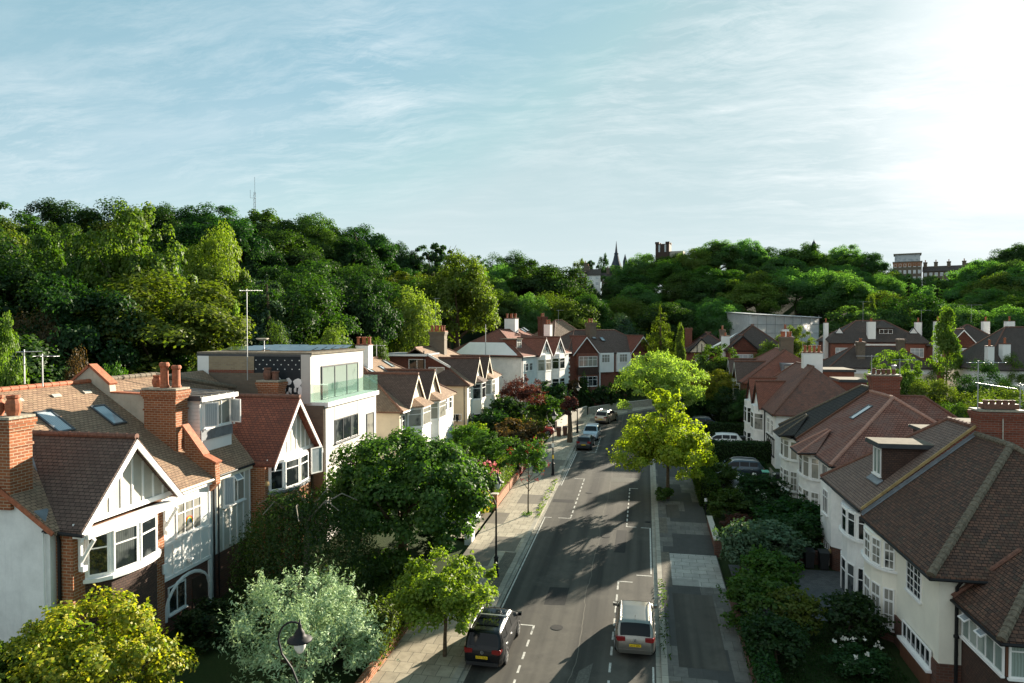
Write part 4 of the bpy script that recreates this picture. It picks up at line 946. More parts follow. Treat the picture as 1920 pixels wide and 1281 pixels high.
def pair_house(name, label, fr, L, D, g, E, zr, wall, roof, gables, bays, chim, group=None, hipA=5.0, hipB=5.0, side_wall=None, lower=None, barge='white_trim', face='white_paint', rt='clay_dull', extra=None, droof='roof_dark', wbx=0.0):
    """A pair of houses in its own frame: the front on x = 0 (outward +x), along y from 0 to L, depth D behind."""
    t = thing(name, label, 'house', tuple(fr.p(-D / 2, L / 2, g)), group)
    MB(fr).box(-D, 0, 0, L, g - 2.5, E + .1).obj('wall', wall, t)
    if side_wall: MB(fr).box(-D + .1, -.1, -.06, 0, g - 2.5, E + .08).obj('flank_wall', side_wall, t)
    if lower: MB(fr).box(0, .05, 0.02, L - .02, g - 2.5, lower[0]).obj('brick_base', lower[1], t)
    m = MB(fr); o = .35; xr = -D / 2
    slab(m, [(o, -o, E), (o, L + o, E), (xr, L - hipB, zr), (xr, hipA, zr)]); slab(m, [(-D - o, -o, E), (-D - o, L + o, E), (xr, L - hipB, zr), (xr, hipA, zr)])
    slab(m, [(o, -o, E), (xr, hipA, zr), (-D - o, -o, E)]); slab(m, [(o, L + o, E), (xr, L - hipB, zr), (-D - o, L + o, E)])
    r = m.obj('roof', roof, t)
    for p, q in (((o, -o, E), (xr, hipA, zr)), ((xr, hipA, zr), (xr, L - hipB, zr)), ((o, L + o, E), (xr, L - hipB, zr)), ((-D - o, -o, E), (xr, hipA, zr))): ridge(r, fr, p, q, rt, 0.11, 0.6)
    gutter(t, fr, (o, -o, E - .12), (o, L + o, E - .12)); gutter(t, fr, (o, -o, E - .12), (-D - o, -o, E - .12))
    for (y, w, zA, xb) in gables: gable(t, fr, y - w / 2, y + w / 2, 0.4, E, zA, xb, -0.2, roof=droof, face=face, ov=.25, oy=.12, battens=0, barge=barge, rtile=rt)
    for (y0, y1, zs, wl, b) in bays: bay_2storey(t, y0, y1, 0.05, b, zs, wall=wl, pane=random.choice(('glass_dark', 'glass_curtain')), fr=fr, ztop=E - .02)
    for c in chim: chimney(t, fr, *c[0], c[1], c[2], m=c[3], pots=c[4], corbel=c[3] not in ('white_paint', 'white_render'), cap='clay_dull')
    if extra: extra(t, fr)
    return t
def ex6(t, fr):
    g = zb(0, 100) + 1.2
    # dormer with white window
    d = MB(fr).box(-3.9, -1.7, 1.6, 3.2, 12.0, 13.75).obj('dormer', 'roof_brick', t); MB(fr).box(-4.4, -1.5, 1.45, 3.35, 13.75, 13.9).obj('flat_roof', 'felt', d)
    window(d, fr, (-1.7, 1.7, 12.35), (0, 1, 0), 1.4, 1.35, 2, .7, N=(1, 0, 0), pane='glass_curtain')
    for yc in (7.0, 12.2):
        b = MB(fr)
        for s in (-1, 1): b.bar((.47, yc, 11.7), (.47, yc + s * 1.0, 13.0), .1, .06, (1, 0, 0)); b.bar((.47, yc + s * .9, 11.7), (.47, yc, 13.4), .1, .06, (1, 0, 0))
        b.obj('timbering', 'dark_timber', t)
    for y in (1.0, 2.4, 9.6): window(t, fr, (0.02, y, 9.2), (0, 1, 0), 1.0, 1.1, 2, .6, N=(1, 0, 0))
    MB(fr).bar((-.1, -.12, 11.3), (-10.5, -.12, 11.3), .08, .16).obj('eave_board', 'black_trim', t)
    # upper white gable over the side wall
    MB(fr).prism([(-.6, -.2, 11.5), (-11.5, -.2, 11.5), (-9.3, .9, 13.3), (-3.4, .9, 13.3)], (0, .15, 0)).obj('white_gable', 'white_paint', t)
    MB(fr).tube([(-5.8, -.35, 10.9), (-5.8, -.35, 16.0)], .05).obj('pole', 'galvanised', t); downpipe(t, fr, [(-9.5, -.2, 11.3), (-9.5, -.3, 7)]); downpipe(t, fr, [(.08, .1, 11.3), (.08, .1, g)])
    S = MB(fr)
    for y, x in ((10.2, -4.6), (11.6, -4.9)): skylight(t, fr, (x, y, 11.65 + (.35 - x) * .62), (0, 1, 0), Vector((-1, 0, .62)).normalized(), .7, 1.1)
F6 = Fr((-17.4, 98.0, 0), R(-17))
pair_house('semi_detached_house', 'white pair with small dormer, pole on its white flank and two timbered gables', F6, 17.0, 13.0, zb(0, 100) + 1.2, 11.4, 15.2, 'white_render', 'roof_brick',
           [(7.0, 4.4, 13.9, -5.0), (12.2, 4.4, 14.0, -5.0)], [(5.0, 9.0, [(5.6, 1.9), (9.0, 1.7)], 'white_render', .9), (10.2, 14.2, [(5.6, 1.9), (9.0, 1.7)], 'white_render', .9)],
           [((-7.5, -5.6, 8.6, 9.8), 13.5, 16.9, 'white_paint', [(.15, .3), (.4, .7), (.6, .3), (.85, .6), (.5, .5)]), ((-4.0, -2.9, 15.9, 16.9), 12, 16.0, 'white_paint', [(.3, .5), (.7, .5)])],
           'semi-detached houses', extra=ex6, droof='roof_brick')
def ex7(t, fr):
    for y in (0.2,):
        q = MB(fr)
        for k in range(9): q.box(.0, .09, -.02, .3 if k % 2 else .2, 5.0 + k * .72, 5.0 + k * .72 + .36)
        q.obj('quoins', 'white_trim', t)
    for y0, y1 in ((6.1, 9.2), (9.9, 13.0)):
        MB(fr).box(.05, .5, y0, y1, 7.6, 11.0).obj('white_panel', 'white_paint', t)
        window(t, fr, (.5, y0 + .5, 9.3), (0, 1, 0), 1.7, 1.45, 3, .65, N=(1, 0, 0), pane='glass_curtain')
        MB(fr).box(.4, .55, y0 + (0 if y0 < 8 else 2.9), y0 + (.2 if y0 < 8 else 3.1), 4.5, 7.6).obj('porch_post', 'white_trim', t)
    for yc in (3.4, 15.6):
        MB(fr).box(.06, 1.1, yc - 2.1, yc + 2.1, 7.3, 8.7).obj('tile_hanging', 'hung_tile_dark', t)
        window(t, fr, (1.0, yc - 1.9, 8.75), (0, 1, 0), 3.8, 1.75, 4, .66, N=(1, 0, 0), pane='glass_curtain'); window(t, fr, (1.0, yc - 1.9, 5.3), (0, 1, 0), 3.8, 1.7, 4, .66, N=(1, 0, 0), pane='glass_dark')
        MB(fr).box(.05, 1.0, yc - 2.1, yc + 2.1, 4, 11.0).obj('bay', 'brick_red', t)
    for y, x in ((7.2, -3.2), (8.8, -2.6)): skylight(t, fr, (x, y, 11.1 + (.35 - x) * .66), (0, 1, 0), Vector((-1, 0, .66)).normalized(), .8, 1.2)
F7 = Fr((-13.0, 119.0, 0), R(-52))
pair_house('semi_detached_house', 'red brick pair with tile hung gables and white panels facing down the street', F7, 19.0, 12.0, zb(0, 115) + 1.5, 11.0, 15.0, 'brick_red', 'roof_dark',
           [(3.4, 5.4, 14.0, -5.0), (15.6, 5.4, 14.0, -5.0)], [], [((-5.0, -3.6, 6.8, 8.2), 12, 16.3, 'brick_stock', [(.2, .4), (.5, .6), (.8, .4)])],
           'semi-detached houses', extra=ex7, face='hung_tile', side_wall='white_render', droof='roof_red', rt='clay_dull')
pair_house('hipped_house', 'pale brown hipped roof with aerial rising behind the red brick pair', Fr((-18, 138, 0), R(-40)), 12, 10, zb(0, 130) + 2, 12.0, 17.0, 'brick_stock', 'roof_brown', [], [],
           [((-6, -4.6, 1.0, 2.4), 13, 17.6, 'brick_red', [(.3, .5), (.7, .5)])], None)
# ================================================================ houses on the shaded side
def near_white():
    g = zb(0, 33)
    t = thing('semi_detached_house', 'nearest white house on the shaded side under a big dark mossy hipped roof', 'house', (16, 34, g), 'semi-detached houses')
    MB().box(11.5, 21.6, 30.0, 38.45, g - 1, 6.05).obj('wall', 'ivory_render', t)
    lw = MB(); lw.box(11.42, 11.5, 29.95, 38.45, g - 1, 2.3); lw.box(11.45, 21.6, 29.93, 30.0, g - 1, 2.3); lw.obj('brick_base', 'brick_dark', t)
    E, zr = 5.95, 10.3; A, B = (16.3, 35.0, zr), (16.3, 38.5, zr)
    m = MB(); slab(m, [(11.0, 29.5, E), (11.0, 38.5, E), B, A]); slab(m, [(11.0, 29.5, E), A, (22, 29.5, E)]); slab(m, [(22, 29.5, E), A, B, (22, 38.5, E)])
    r = m.obj('roof', 'roof_near', t)
    ridge(r, ID, (11.0, 29.5, E + .02), A, 'clay_mossy', .17, .3, 'hip_tiles'); ridge(r, ID, A, B, 'clay_mossy', .15, .4); ridge(r, ID, (22, 29.5, E), A, 'clay_mossy', .16, .3, 'hip_tiles')
    gutter(t, ID, (10.95, 29.4, E - .12), (10.95, 38.4, E - .12)); gutter(t, ID, (10.95, 29.42, E - .12), (22, 29.42, E - .12))
    so = MB(); so.box(11.05, 11.5, 29.55, 38.4, E - .2, E - .12); so.box(11.5, 21.9, 29.55, 30.0, E - .2, E - .12); so.obj('soffit', 'black_trim', t)
    downpipe(t, ID, [(12.1, 29.5, 5.8), (12.1, 29.9, 5.4), (12.1, 29.9, g)], r=.07)
    for z in (5.0, 3.4): MB().lathe((12.1, 29.9, z), [(.08, 0), (.11, .03), (.11, .1), (.08, .13)], 8).obj('pipe_collar', 'black_trim', t)
    window(t, ID, (11.5, 31.75, 4.05), (0, 1, 0), 1.65, 1.3, 2, 0, N=(-1, 0, 0), pane='glass_dark', rows=4)
    P = arc_pts(11.5, 34.7, 38.3, .75, 5, -1); b = MB(); bay_body(b, P, g - 1, 5.75); bay = b.obj('bay', 'ivory_render', t)
    b = MB(); bay_body(b, arc_pts(11.5, 34.66, 38.34, .79, 5, -1), g - 1, 1.45); b.obj('bay_base', 'brick_dark', bay)
    for z, h in ((1.6, 1.85), (4.35, 1.25)):
        b = MB(); bay_body(b, arc_pts(11.5, 34.6, 38.4, .9, 8, -1), z - .13, z - .02); b.obj('bay_sill', 'white_trim', bay)
        bay_windows(bay, ID, P, z, h, .7, 'glass_curtain', 1, rows=3)
    # garage front
    MB().box(11.3, 11.42, 30.5, 33.6, g - .4, 1.7).obj('garage_door', 'brown_timber', t)
    window(t, ID, (11.42, 30.5, 1.8), (0, 1, 0), 3.1, .75, 6, 0, N=(-1, 0, 0), pane='glass_dark')
    MB().box(11.2, 11.42, 30.4, 33.7, 1.68, 1.78).obj('garage_sill', 'white_trim', t)
    MB().lathe((11.4, 34.2, 5.35), [(.03, 0), (.09, .05), (.09, .2), (.03, .24)], 8).obj('security_light', 'stone', t)
    chimney(t, ID, 16.3, 18.3, 38.0, 39.0, 8.5, 11.45, 'brick_red', (), cap='mortar_cap')
    c = MB(); c.box(16.55, 18.1, 38.15, 38.85, 11.6, 11.85); c.obj('pot_row', 'clay_dull', t)
    for k in range(5): pot(t, ID, 16.75 + k * .3, 38.5, 11.8, .22, .12, 'clay_dull')
    MB().tube([(17.3, 37.95, 11.2), (17.3, 37.93, 10.0), (17.1, 37.9, 9.9)], .03).obj('cable', 'stone', t)
    # the wing at the corner of the frame
    m = MB(); m.box(12.35, 17.5, 26.6, 29.93, 3.55, 4.95); wall = m.obj('sun_room', 'brown_timber', t)
    m = MB(); m.box(12.3, 17.5, 26.55, 29.93, g - 1, 3.5); m.obj('wing_base', 'hung_tile_dark', t)
    a = (14.3, 28.6, 7.0); m = MB(); slab(m, [(11.95, 26.1, 5.0), (11.95, 29.93, 5.0), (14.3, 29.93, 7.0), a], .1); slab(m, [(11.95, 26.1, 5.0), a, (17.5, 28.6, 7.0), (17.5, 26.1, 5.0)], .1)
    wr = m.obj('wing_roof', 'roof_near', t); ridge(wr, ID, (11.95, 26.1, 5.02), a, 'clay_mossy', .16, .26, 'hip_tiles'); ridge(wr, ID, (11.95, 29.9, 5.05), (14.3, 29.9, 7.05), 'clay_dull', .1, .25, 'verge_tiles')
    gutter(t, ID, (11.9, 26.0, 4.9), (11.9, 29.9, 4.9)); gutter(t, ID, (11.9, 26.02, 4.9), (17.5, 26.02, 4.9))
    window(t, ID, (12.3, 26.65, 3.55), (0, 1, 0), 3.2, 1.25, 5, .75, N=(-1, 0, 0), pane='glass_green', opened=[(.7, 1.25, .75, 1.2, R(60), 'top'), (2.0, 2.55, .75, 1.2, R(60), 'top')])
    window(t, ID, (12.4, 26.55, 3.55), (1, 0, 0), 3.0, 1.25, 4, .75, N=(0, -1, 0), pane='glass_green')
    return t
near_white()
def near_white_2():
    g = zb(0, 42)
    t = thing('semi_detached_house', 'white house with brown tile hung flat roofed dormer on its grey brown roof', 'house', (16, 42.5, g), 'semi-detached houses')
    MB().box(11.5, 21.6, 38.55, 46.4, g - 1, 6.2).obj('wall', 'white_render', t)
    MB().box(11.43, 11.5, 38.6, 46.35, g - 1, 2.6).obj('brick_base', 'brick_dark', t)
    E, zr = 6.2, 10.65; A, B = (16.3, 41.6, zr), (16.3, 38.5, zr)
    m = MB(); slab(m, [(11.0, 38.5, E), (11.0, 46.7, E), A, B]); slab(m, [(11.0, 46.7, E), A, (22, 46.7, E)]); slab(m, [(22, 38.5, E), B, A, (22, 46.7, E)])
    r = m.obj('roof', 'roof_near_grey', t)
    ridge(r, ID, B, A, 'clay_dull', .13, .4); ridge(r, ID, (11, 46.7, E), A, 'clay_dull', .12, .3, 'hip_tiles'); ridge(r, ID, (22, 46.7, E), A, 'clay_dull', .12, .3, 'hip_tiles')
    MB().bar((11.0, 38.42, E + .06), (16.3, 38.42, zr + .06), .1, .12).obj('verge_strip', 'gold_verge', t)
    fl = MB()
    for k in range(22):
        f0 = k / 22; x = lerp(11.0, 16.3, f0); z = lerp(5.95, 10.3, f0) + .03
        fl.prism([(x, 38.36, z), (x + .24, 38.36, z + .2), (x + .24, 38.36, z + .36), (x + .12, 38.36, z + .28), (x, 38.36, z + .16)], (0, -.025, 0))
        fl.prism([(x, 38.36, z), (x, 38.16, z), (x + .24, 38.16, z + .2), (x + .24, 38.36, z + .2)], (0, 0, .02))
    fl.obj('stepped_flashing', 'lead', t)
    MB().prism([(11.1, 38.38, 5.9), (16.3, 38.38, 10.2), (16.3, 38.38, 10.6), (11.1, 38.38, 6.15)], (0, .06, 0)).obj('brick_upstand', 'brick_red', t)
    gutter(t, ID, (10.95, 38.6, E - .12), (10.95, 46.6, E - .12)); MB().box(11.05, 11.5, 38.6, 46.6, E - .2, E - .12).obj('soffit', 'black_trim', t)
    d = MB(); d.prism([(12.45, 39.85, 7.3), (15.6, 39.85, 7.3), (15.6, 39.85, 9.25), (12.45, 39.85, 9.25)], (0, 1.65, 0)); dm = d.obj('dormer', 'hung_tile_dark', t)
    d = MB(); d.box(12.15, 15.6, 39.62, 41.85, 9.25, 9.46); d.obj('fascia', 'felt_dark', dm); MB().box(12.18, 15.57, 39.65, 41.82, 9.46, 9.49).obj('flat_roof', 'felt', dm)
    window(dm, ID, (12.45, 40.05, 7.65), (0, 1, 0), 1.25, 1.5, 2, 0, N=(-1, 0, 0), pane='glass_green', bw=.09)
    MB().prism([(12.15, 39.75, 7.22), (12.15, 41.6, 7.22), (12.45, 41.6, 7.46), (12.45, 39.75, 7.46)], (0, 0, .06)).obj('lead_apron', 'lead', dm)
    for (x0, x1, y0, y1, z) in ((15.3, 18.4, 42.6, 44.6, 9.75), (16.7, 19.6, 41.4, 43.2, 10.35)):
        b = MB().box(x0 + .2, x1, y0 + .2, y1 - .2, 7.5, z).obj('box_dormer', 'hung_tile_dark', t); MB().box(x0, x1, y0, y1, z, z + .14).obj('fascia', 'felt_dark', b); MB().box(x0 + .04, x1 - .04, y0 + .04, y1 - .04, z + .14, z + .17).obj('flat_roof', 'felt', b)
    P = arc_pts(11.5, 38.75, 42.4, .75, 5, -1); b = MB(); bay_body(b, P, g - 1, 5.85); bay = b.obj('bay', 'white_render', t)
    for z, h in ((1.0, 2.0), (4.45, 1.3)):
        b = MB(); bay_body(b, arc_pts(11.5, 38.65, 42.5, .9, 8, -1), z - .14, z - .02); b.obj('bay_sill', 'white_trim', bay)
        bay_windows(bay, ID, P, z, h, .68, 'glass_dark', 1)
    m = MB(); m.prism([(11.5, 43.2, 2.6), (10.9, 43.8, 2.6), (10.9, 46.4, 2.6), (11.5, 46.4, 2.6)], (0, 0, 3.5)); m.obj('oriel', 'white_render', t)
    m = MB(); m.prism([(11.43, 43.3, g - 1), (10.98, 43.85, g - 1), (10.98, 46.35, g - 1), (11.43, 46.35, g - 1)], (0, 0, 2.58 - g + 1)); m.obj('oriel_base', 'brick_dark', t)
    window(t, ID, (10.9, 44.5, 4.25), (0, 1, 0), 1.2, 1.45, 3, .7, N=(-1, 0, 0), pane='glass_dark'); window(t, ID, (10.98, 44.4, 1.0), (0, 1, 0), 1.3, 1.5, 3, .7, N=(-1, 0, 0), pane='glass_dark')
    for y in (44.05, 46.1):
        l = MB().lathe((10.9, y, 2.1), [(.03, 0), (.09, .04), (.1, .22), (.03, .3)], 8).obj('wall_lantern', 'gold_verge', t)
near_white_2()

def white_3():
    g = zb(0, 57)
    t = thing('semi_detached_house', 'white bow fronted pair whose roof is half new red tiles and half old black tiles', 'house', (17, 57, g), 'semi-detached houses')
    x0 = 12.3
    MB().box(x0, 22.5, 48.4, 65.2, g - 1, 6.75).obj('wall', 'white_render', t); MB().box(x0 - .06, x0, 48.5, 65.1, g - 1, 2.4).obj('brick_base', 'brick_dark', t)
    E, zr = 6.65, 10.65; A, Bm, C = (17.3, 53.3, zr), (17.3, 58.5, zr), (17.3, 60.6, zr + .25); xe = 11.85
    m = MB(); slab(m, [(xe, 48.0, E), (xe, 58.5, E), Bm, A]); slab(m, [(xe, 48.0, E), A, (22.8, 48.0, E)]); slab(m, [(22.8, 48, E), A, Bm, (22.8, 58.5, E)])
    r1 = m.obj('roof', 'roof_newred', t)
    for p, q in (((xe, 48, E), A), (A, Bm), ((22.8, 48, E), A)): ridge(r1, ID, p, q, 'clay_pink', .13, .33)
    m = MB(); d = .2; slab(m, [(xe, 58.52, E + d), (xe, 65.6, E + d), C, (17.3, 58.52, zr + .25)]); slab(m, [(xe, 65.6, E + d), C, (22.8, 65.6, E + d)]); slab(m, [(22.8, 58.52, E + d), (17.3, 58.52, zr + .25), C, (22.8, 65.6, E + d)])
    r2 = m.obj('old_roof', 'roof_black', t); ridge(r2, ID, (xe, 65.6, E + d), C, 'clay_mossy', .11, .3); ridge(r2, ID, (17.3, 58.6, zr + .26), C, 'clay_mossy', .11)
    MB().bar((xe, 58.45, E + .1), (17.3, 58.45, zr + .12), .18, .12).obj('verge_strip', 'brown_timber', t)
    for yc, mm, rr, dz in ((54.6, 'roof_newred', 'clay_pink', 0), (61.8, 'roof_black', 'clay_mossy', .18)):
        P = arc_pts(x0, yc - 2.2, yc + 2.2, .9, 5, -1); b = MB(); bay_body(b, P, g - 1, 6.45); bay = b.obj('bay', 'white_render', t)
        for z, h in ((2.2, 1.6), (4.75, 1.5)):
            b = MB(); bay_body(b, arc_pts(x0, yc - 2.3, yc + 2.3, 1.05, 8, -1), z - .13, z - .02); b.obj('bay_sill', 'white_trim', bay)
            bay_windows(bay, ID, P, z, h, .72, 'glass_curtain', 1, rows=3 if z < 3 else 0)
        m = MB(); q = [(xe, yc - 2.7, E + dz + .06), (10.95, yc - 1.3, E - .22 + dz), (10.95, yc + 1.3, E - .22 + dz), (xe, yc + 2.7, E + dz + .06)]; tp = [(13.4, yc - .3, E + 1.42 + dz), (13.4, yc + .3, E + 1.42 + dz)]
        slab(m, [q[0], q[1], tp[0]], .1); slab(m, [q[1], q[2], tp[1], tp[0]], .1); slab(m, [q[2], q[3], tp[1]], .1); br = m.obj('bay_roof', mm, t)
        ridge(br, ID, q[1], tp[0], rr, .09, .3); ridge(br, ID, q[2], tp[1], rr, .09, .3)
        MB().tube([q[0], q[1], q[2], q[3]], .06).obj('gutter', 'black_trim', t)
    gutter(t, ID, (xe - .05, 48, E - .1), (xe - .05, 51.8, E - .1)); gutter(t, ID, (xe, 47.95, E - .1), (22.8, 47.95, E - .1)); MB().box(xe + .1, x0, 48.1, 65, E - .22, E - .14).obj('soffit', 'black_trim', t)
    U = Vector((17.3 - xe, 0, zr - E)).normalized(); z = lambda x: E + (x - xe) * (zr - E) / (17.3 - xe)
    skylight(r1, ID, (14.9, 54.2, z(14.9)), (0, 1, 0), U, .95, 1.7)
    window(t, ID, (x0, 50.4, 4.8), (0, 1, 0), 1.4, 1.3, 3, 0, N=(-1, 0, 0), pane='glass_dark'); window(t, ID, (x0, 57.6, 5.0), (0, 1, 0), 1.8, 1.2, 3, 0, N=(-1, 0, 0), pane='glass_curtain', rows=3); window(t, ID, (x0, 64.0, 5.2), (0, 1, 0), .6, .9, 1, 0, N=(-1, 0, 0))
    window(t, ID, (x0 - .06, 49.3, .9), (0, 1, 0), 1.2, 1.2, 2, 0, N=(-1, 0, 0))
    chimney(t, ID, 17.3, 19.3, 58.0, 59.0, 9.0, 11.85, 'brick_red', [(.12, .5, .45), (.3, .5, .35), (.48, .5, .4), (.66, .5, .4), (.85, .5, .4)], potm='clay_dull', potr=.14)
    MB().lathe((19.0, 58.5, 12.3), [(.12, 0), (.14, .25), (.2, .26), (.2, .36), (.02, .4)], 10).obj('cowl', 'galvanised', t)
    # rear wing
    w = MB().box(19.0, 22.6, 57.3, 62, 7, 8.9).obj('brick_wing', 'brick_red', t)
    m = MB(); slab(m, [(18, 57, 8.75), (23, 57, 8.75), (21.2, 58.6, 10.25), (17.3, 58.6, 10.25)], .12); slab(m, [(23, 57, 8.75), (23, 62, 8.75), (21.2, 60.5, 10.25), (21.2, 58.6, 10.25)], .12); wr = m.obj('wing_roof', 'roof_newred', t)
    ridge(wr, ID, (17.3, 58.6, 10.27), (21.2, 58.6, 10.27), 'clay_dull', .1); ridge(wr, ID, (21.2, 58.6, 10.27), (23, 57, 8.77), 'clay_dull', .1)
    m = MB(); m.prism([(18.4, 48.9, 7.0), (20.9, 48.9, 7.0), (20.9, 52, 8.75), (18.4, 52.4, 9.0)], (0, 0, .12)); 
white_3()
def ex_r4(t, fr):
    g = zb(0, 78)
    # dark framing and panels beside the bays
    for y in (9.5, 4.5):
        MB(fr).box(.02, .1, y + 2.5, y + 2.62, g, 7.1).obj('timber_post', 'black_trim', t)
    for y in (13.6, 15.6): window(t, fr, (.02, y, 4.9), (0, 1, 0), 1.3, 1.5, 2, .7, N=(1, 0, 0), pane='glass_curtain')
    MB(fr).box(.02, .12, 13.2, 17.6, 4.6, 4.72).obj('timber_rail', 'black_trim', t); pn = MB(fr)
    for k in range(5): pn.box(.02, .08, 13.3 + k, 13.4 + k, 3.0, 4.6)
    pn.obj('timber_battens', 'black_trim', t); MB(fr).box(.02, .12, 13.2, 17.6, 2.9, 3.0).obj('timber_rail', 'black_trim', t)
    MB(fr).box(.02, .1, 14.0, 15.2, g - .3, g + 2.1).obj('door', 'dark_timber', t)
    downpipe(t, fr, [(-2.2, 18.1, 7.0), (-2.2, 18.12, g)])
    # side porch with small lean-to roof
    MB(fr).box(-6.2, -3.6, 18, 19.1, g - 1, 3.4).obj('porch', 'white_render', t); MB(fr).prism([(-3.3, 18.0, 4.2), (-6.4, 18.0, 4.2), (-6.4, 19.4, 3.4), (-3.3, 19.4, 3.4)], (0, 0, .12)).obj('porch_roof', 'roof_far', t)
    window(t, fr, (-5.9, 19.1, 1.8), (1, 0, 0), 2.1, 1.3, 2, 0, N=(0, 1, 0), pane='glass_curtain')
    E, k = 7.2, (11.6 - 7.2) / (9.0 / 2 + .35)
    skylight(t, fr, (-7.2, 18.35 - 1.55, E + 1.35), (-1, 0, 0), Vector((0, -5.0, 4.4)).normalized(), .8, 1.1, 'glass_curtain')
    # rear extensions with flat roofs
    for (a, b, Y, h, dp) in (((1545, 694), (1602, 693), 86.0, 1.4, 5), ((1576, 713), (1626, 711), 77.0, 1.6, 4)):
        p, q = AY(*a, Y), AY(*b, Y)
        e = MB().box(p.x, q.x, Y, Y + dp, p.z - 3.5, p.z - .2).obj('brick_extension', 'brick_red', t); MB().box(p.x - .15, q.x + .15, Y - .15, Y + dp, p.z - .2, p.z + .05).obj('fascia', 'felt_dark', e); MB().box(p.x - .12, q.x + .12, Y - .12, Y + dp, p.z + .05, p.z + .08).obj('flat_roof', 'felt', e)
F_R4 = Fr((12.4, 88.3, 0), R(180))
pair_house('semi_detached_house', 'white pair with two red tiled gables, sooty hipped end and white four pot chimney', F_R4, 18.0, 9.0, zb(0, 78), 7.2, 11.6, 'white_render', 'roof_sooty',
           [(9.5, 4.9, 9.75, -3.6), (4.5, 4.9, 9.75, -3.6)], [(7.6, 11.6, [(1.6, 2.0), (4.7, 1.75)], 'white_render', .9), (2.6, 6.4, [(1.6, 2.0), (4.7, 1.75)], 'white_render', .9)],
           [((-6.0, -4.1, 9.3, 10.4), 9.5, 12.85, 'white_paint', [(.13, .5), (.38, .5), (.62, .5), (.87, .5)])], 'semi-detached houses', extra=ex_r4, face='white_paint', barge='black_trim', droof='roof_brick')
F_R5 = Fr((12.4, 108.5, 0), R(180))
def ex_r5(t, fr):
    skylight(t, fr, (-3.0, 9.0, 10.2), (0, 1, 0), Vector((-1, 0, .6)).normalized(), .9, 1.5, 'glass_dark')
    d = MB(fr).box(-6.6, -4.6, 14.0, 16.2, 9.6, 11.0).obj('dormer', 'lead', t); window(d, fr, (-6.4, 16.2, 9.9), (1, 0, 0), 1.6, .9, 1, 0, N=(0, 1, 0), frame='anthracite', pane='glass_curtain', sill=False)
pair_house('semi_detached_house', 'red roofed pair with stock brick chimney half hidden behind the white four pot chimney', F_R5, 17.0, 11.5, zb(0, 100), 8.6, 12.6, 'brick_red', 'roof_brick',
           [(11.5, 5.2, 11.0, -3.5), (4.5, 5.2, 11.0, -3.5)], [(9.5, 13, [(3.4, 1.8), (6.4, 1.5)], 'white_render', .8)], [((-7.0, -5.4, 9.5, 10.8), 10, 14.2, 'brick_stock', [(.15, .3), (.4, .6), (.65, .3), (.88, .6)])], 'semi-detached houses', extra=ex_r5, face='hung_tile')

# ---------------------------------------------------------------- houses farther back
def place_px(px, py, Y): return AY(px, py, Y)
def ex8(t, fr):
    g = zb(0, 120)
    window(t, fr, (1.0, .9, 9.2), (0, 1, 0), 3.2, 1.9, 4, .62, N=(1, 0, 0), pane='glass_sky'); window(t, fr, (1.0, .9, 4.9), (0, 1, 0), 3.2, 1.9, 4, .62, N=(1, 0, 0), pane='glass_curtain')
    MB(fr).box(.05, 1.0, .3, 4.7, 3, 11.5).obj('bay', 'brick_red', t)
    MB(fr).box(.02, .1, 5.3, 9.3, 8.2, 11.3).obj('panelled_wall', 'white_paint', t); w = window(t, fr, (.1, 6.4, 9.3), (0, 1, 0), 2.2, 1.5, 3, .6, N=(1, 0, 0), pane='glass_curtain')
    b = MB(fr)
    for y in (5.3, 6.1, 8.9): b.box(.1, .15, y, y + .14, 8.2, 11.3)
    b.box(.1, .16, 5.3, 9.3, 8.9, 9.05); b.obj('timbering', 'black_trim', t)
    MB(fr).prism([(-1.8, -2.4, 11.8), (-5, -2.4, 11.8), (-5, 2.5, 14.6), (-1.8, .4, 13.4)], (0, 0, .1)).obj('white_dormer', 'white_paint', t)
p8 = AY(1362, 655, 120)
pair_house('detached_house', 'dark roofed house with red tile hung gable in front of the wrapped scaffolding', Fr((p8.x, 120, 0), R(-90)), 9.6, 9.5, zb(0, 120), 11.75, 16.0, 'brick_red', 'roof_far',
           [(2.6, 5.4, 14.2, -4.2)], [], [((-2.6, -1.4, -.6, .7), 8, 14.0, 'white_paint', [(.5, .5, .5)]), ((-4, -2.9, 9.4, 10.4), 10, 15.2, 'white_paint', [(.3, .5, .7), (.7, .5, .7)])], None, extra=ex8, barge='black_trim', face='hung_tile', droof='roof_far')
def ex9(t, fr):
    b = MB(fr)
    for y in (2.2, 3.0, 3.8): b.box(.42, .5, y - .06, y + .06, 11.0, 12.6)
    b.obj('timbering', 'black_trim', t); window(t, fr, (.05, 1.9, 8.8), (0, 1, 0), 2.4, 1.8, 3, .6, N=(1, 0, 0), pane='glass_curtain'); window(t, fr, (.05, 6.2, 8.9), (0, 1, 0), 1.8, 1.5, 2, .6, N=(1, 0, 0), pane='glass_curtain')
pair_house('detached_house', 'house with yellow timbered gable behind the big light green street tree', Fr((AY(1283, 660, 128).x, 128, 0), R(-90)), 9, 9, zb(0, 128), 11.2, 14.6, 'brick_red', 'roof_far', [(3.0, 4.6, 13.6, -4)], [],
           [((-3.4, -2.4, 6.4, 7.3), 10, 15.0, 'brick_stock', [(.5, .5)]), ((-5, -4, 0.4, 1.6), 10, 15.3, 'brick_red', ())], None, extra=ex9, barge='black_trim', face='cream_render', droof='roof_far')
a = AY(1558, 690, 115)
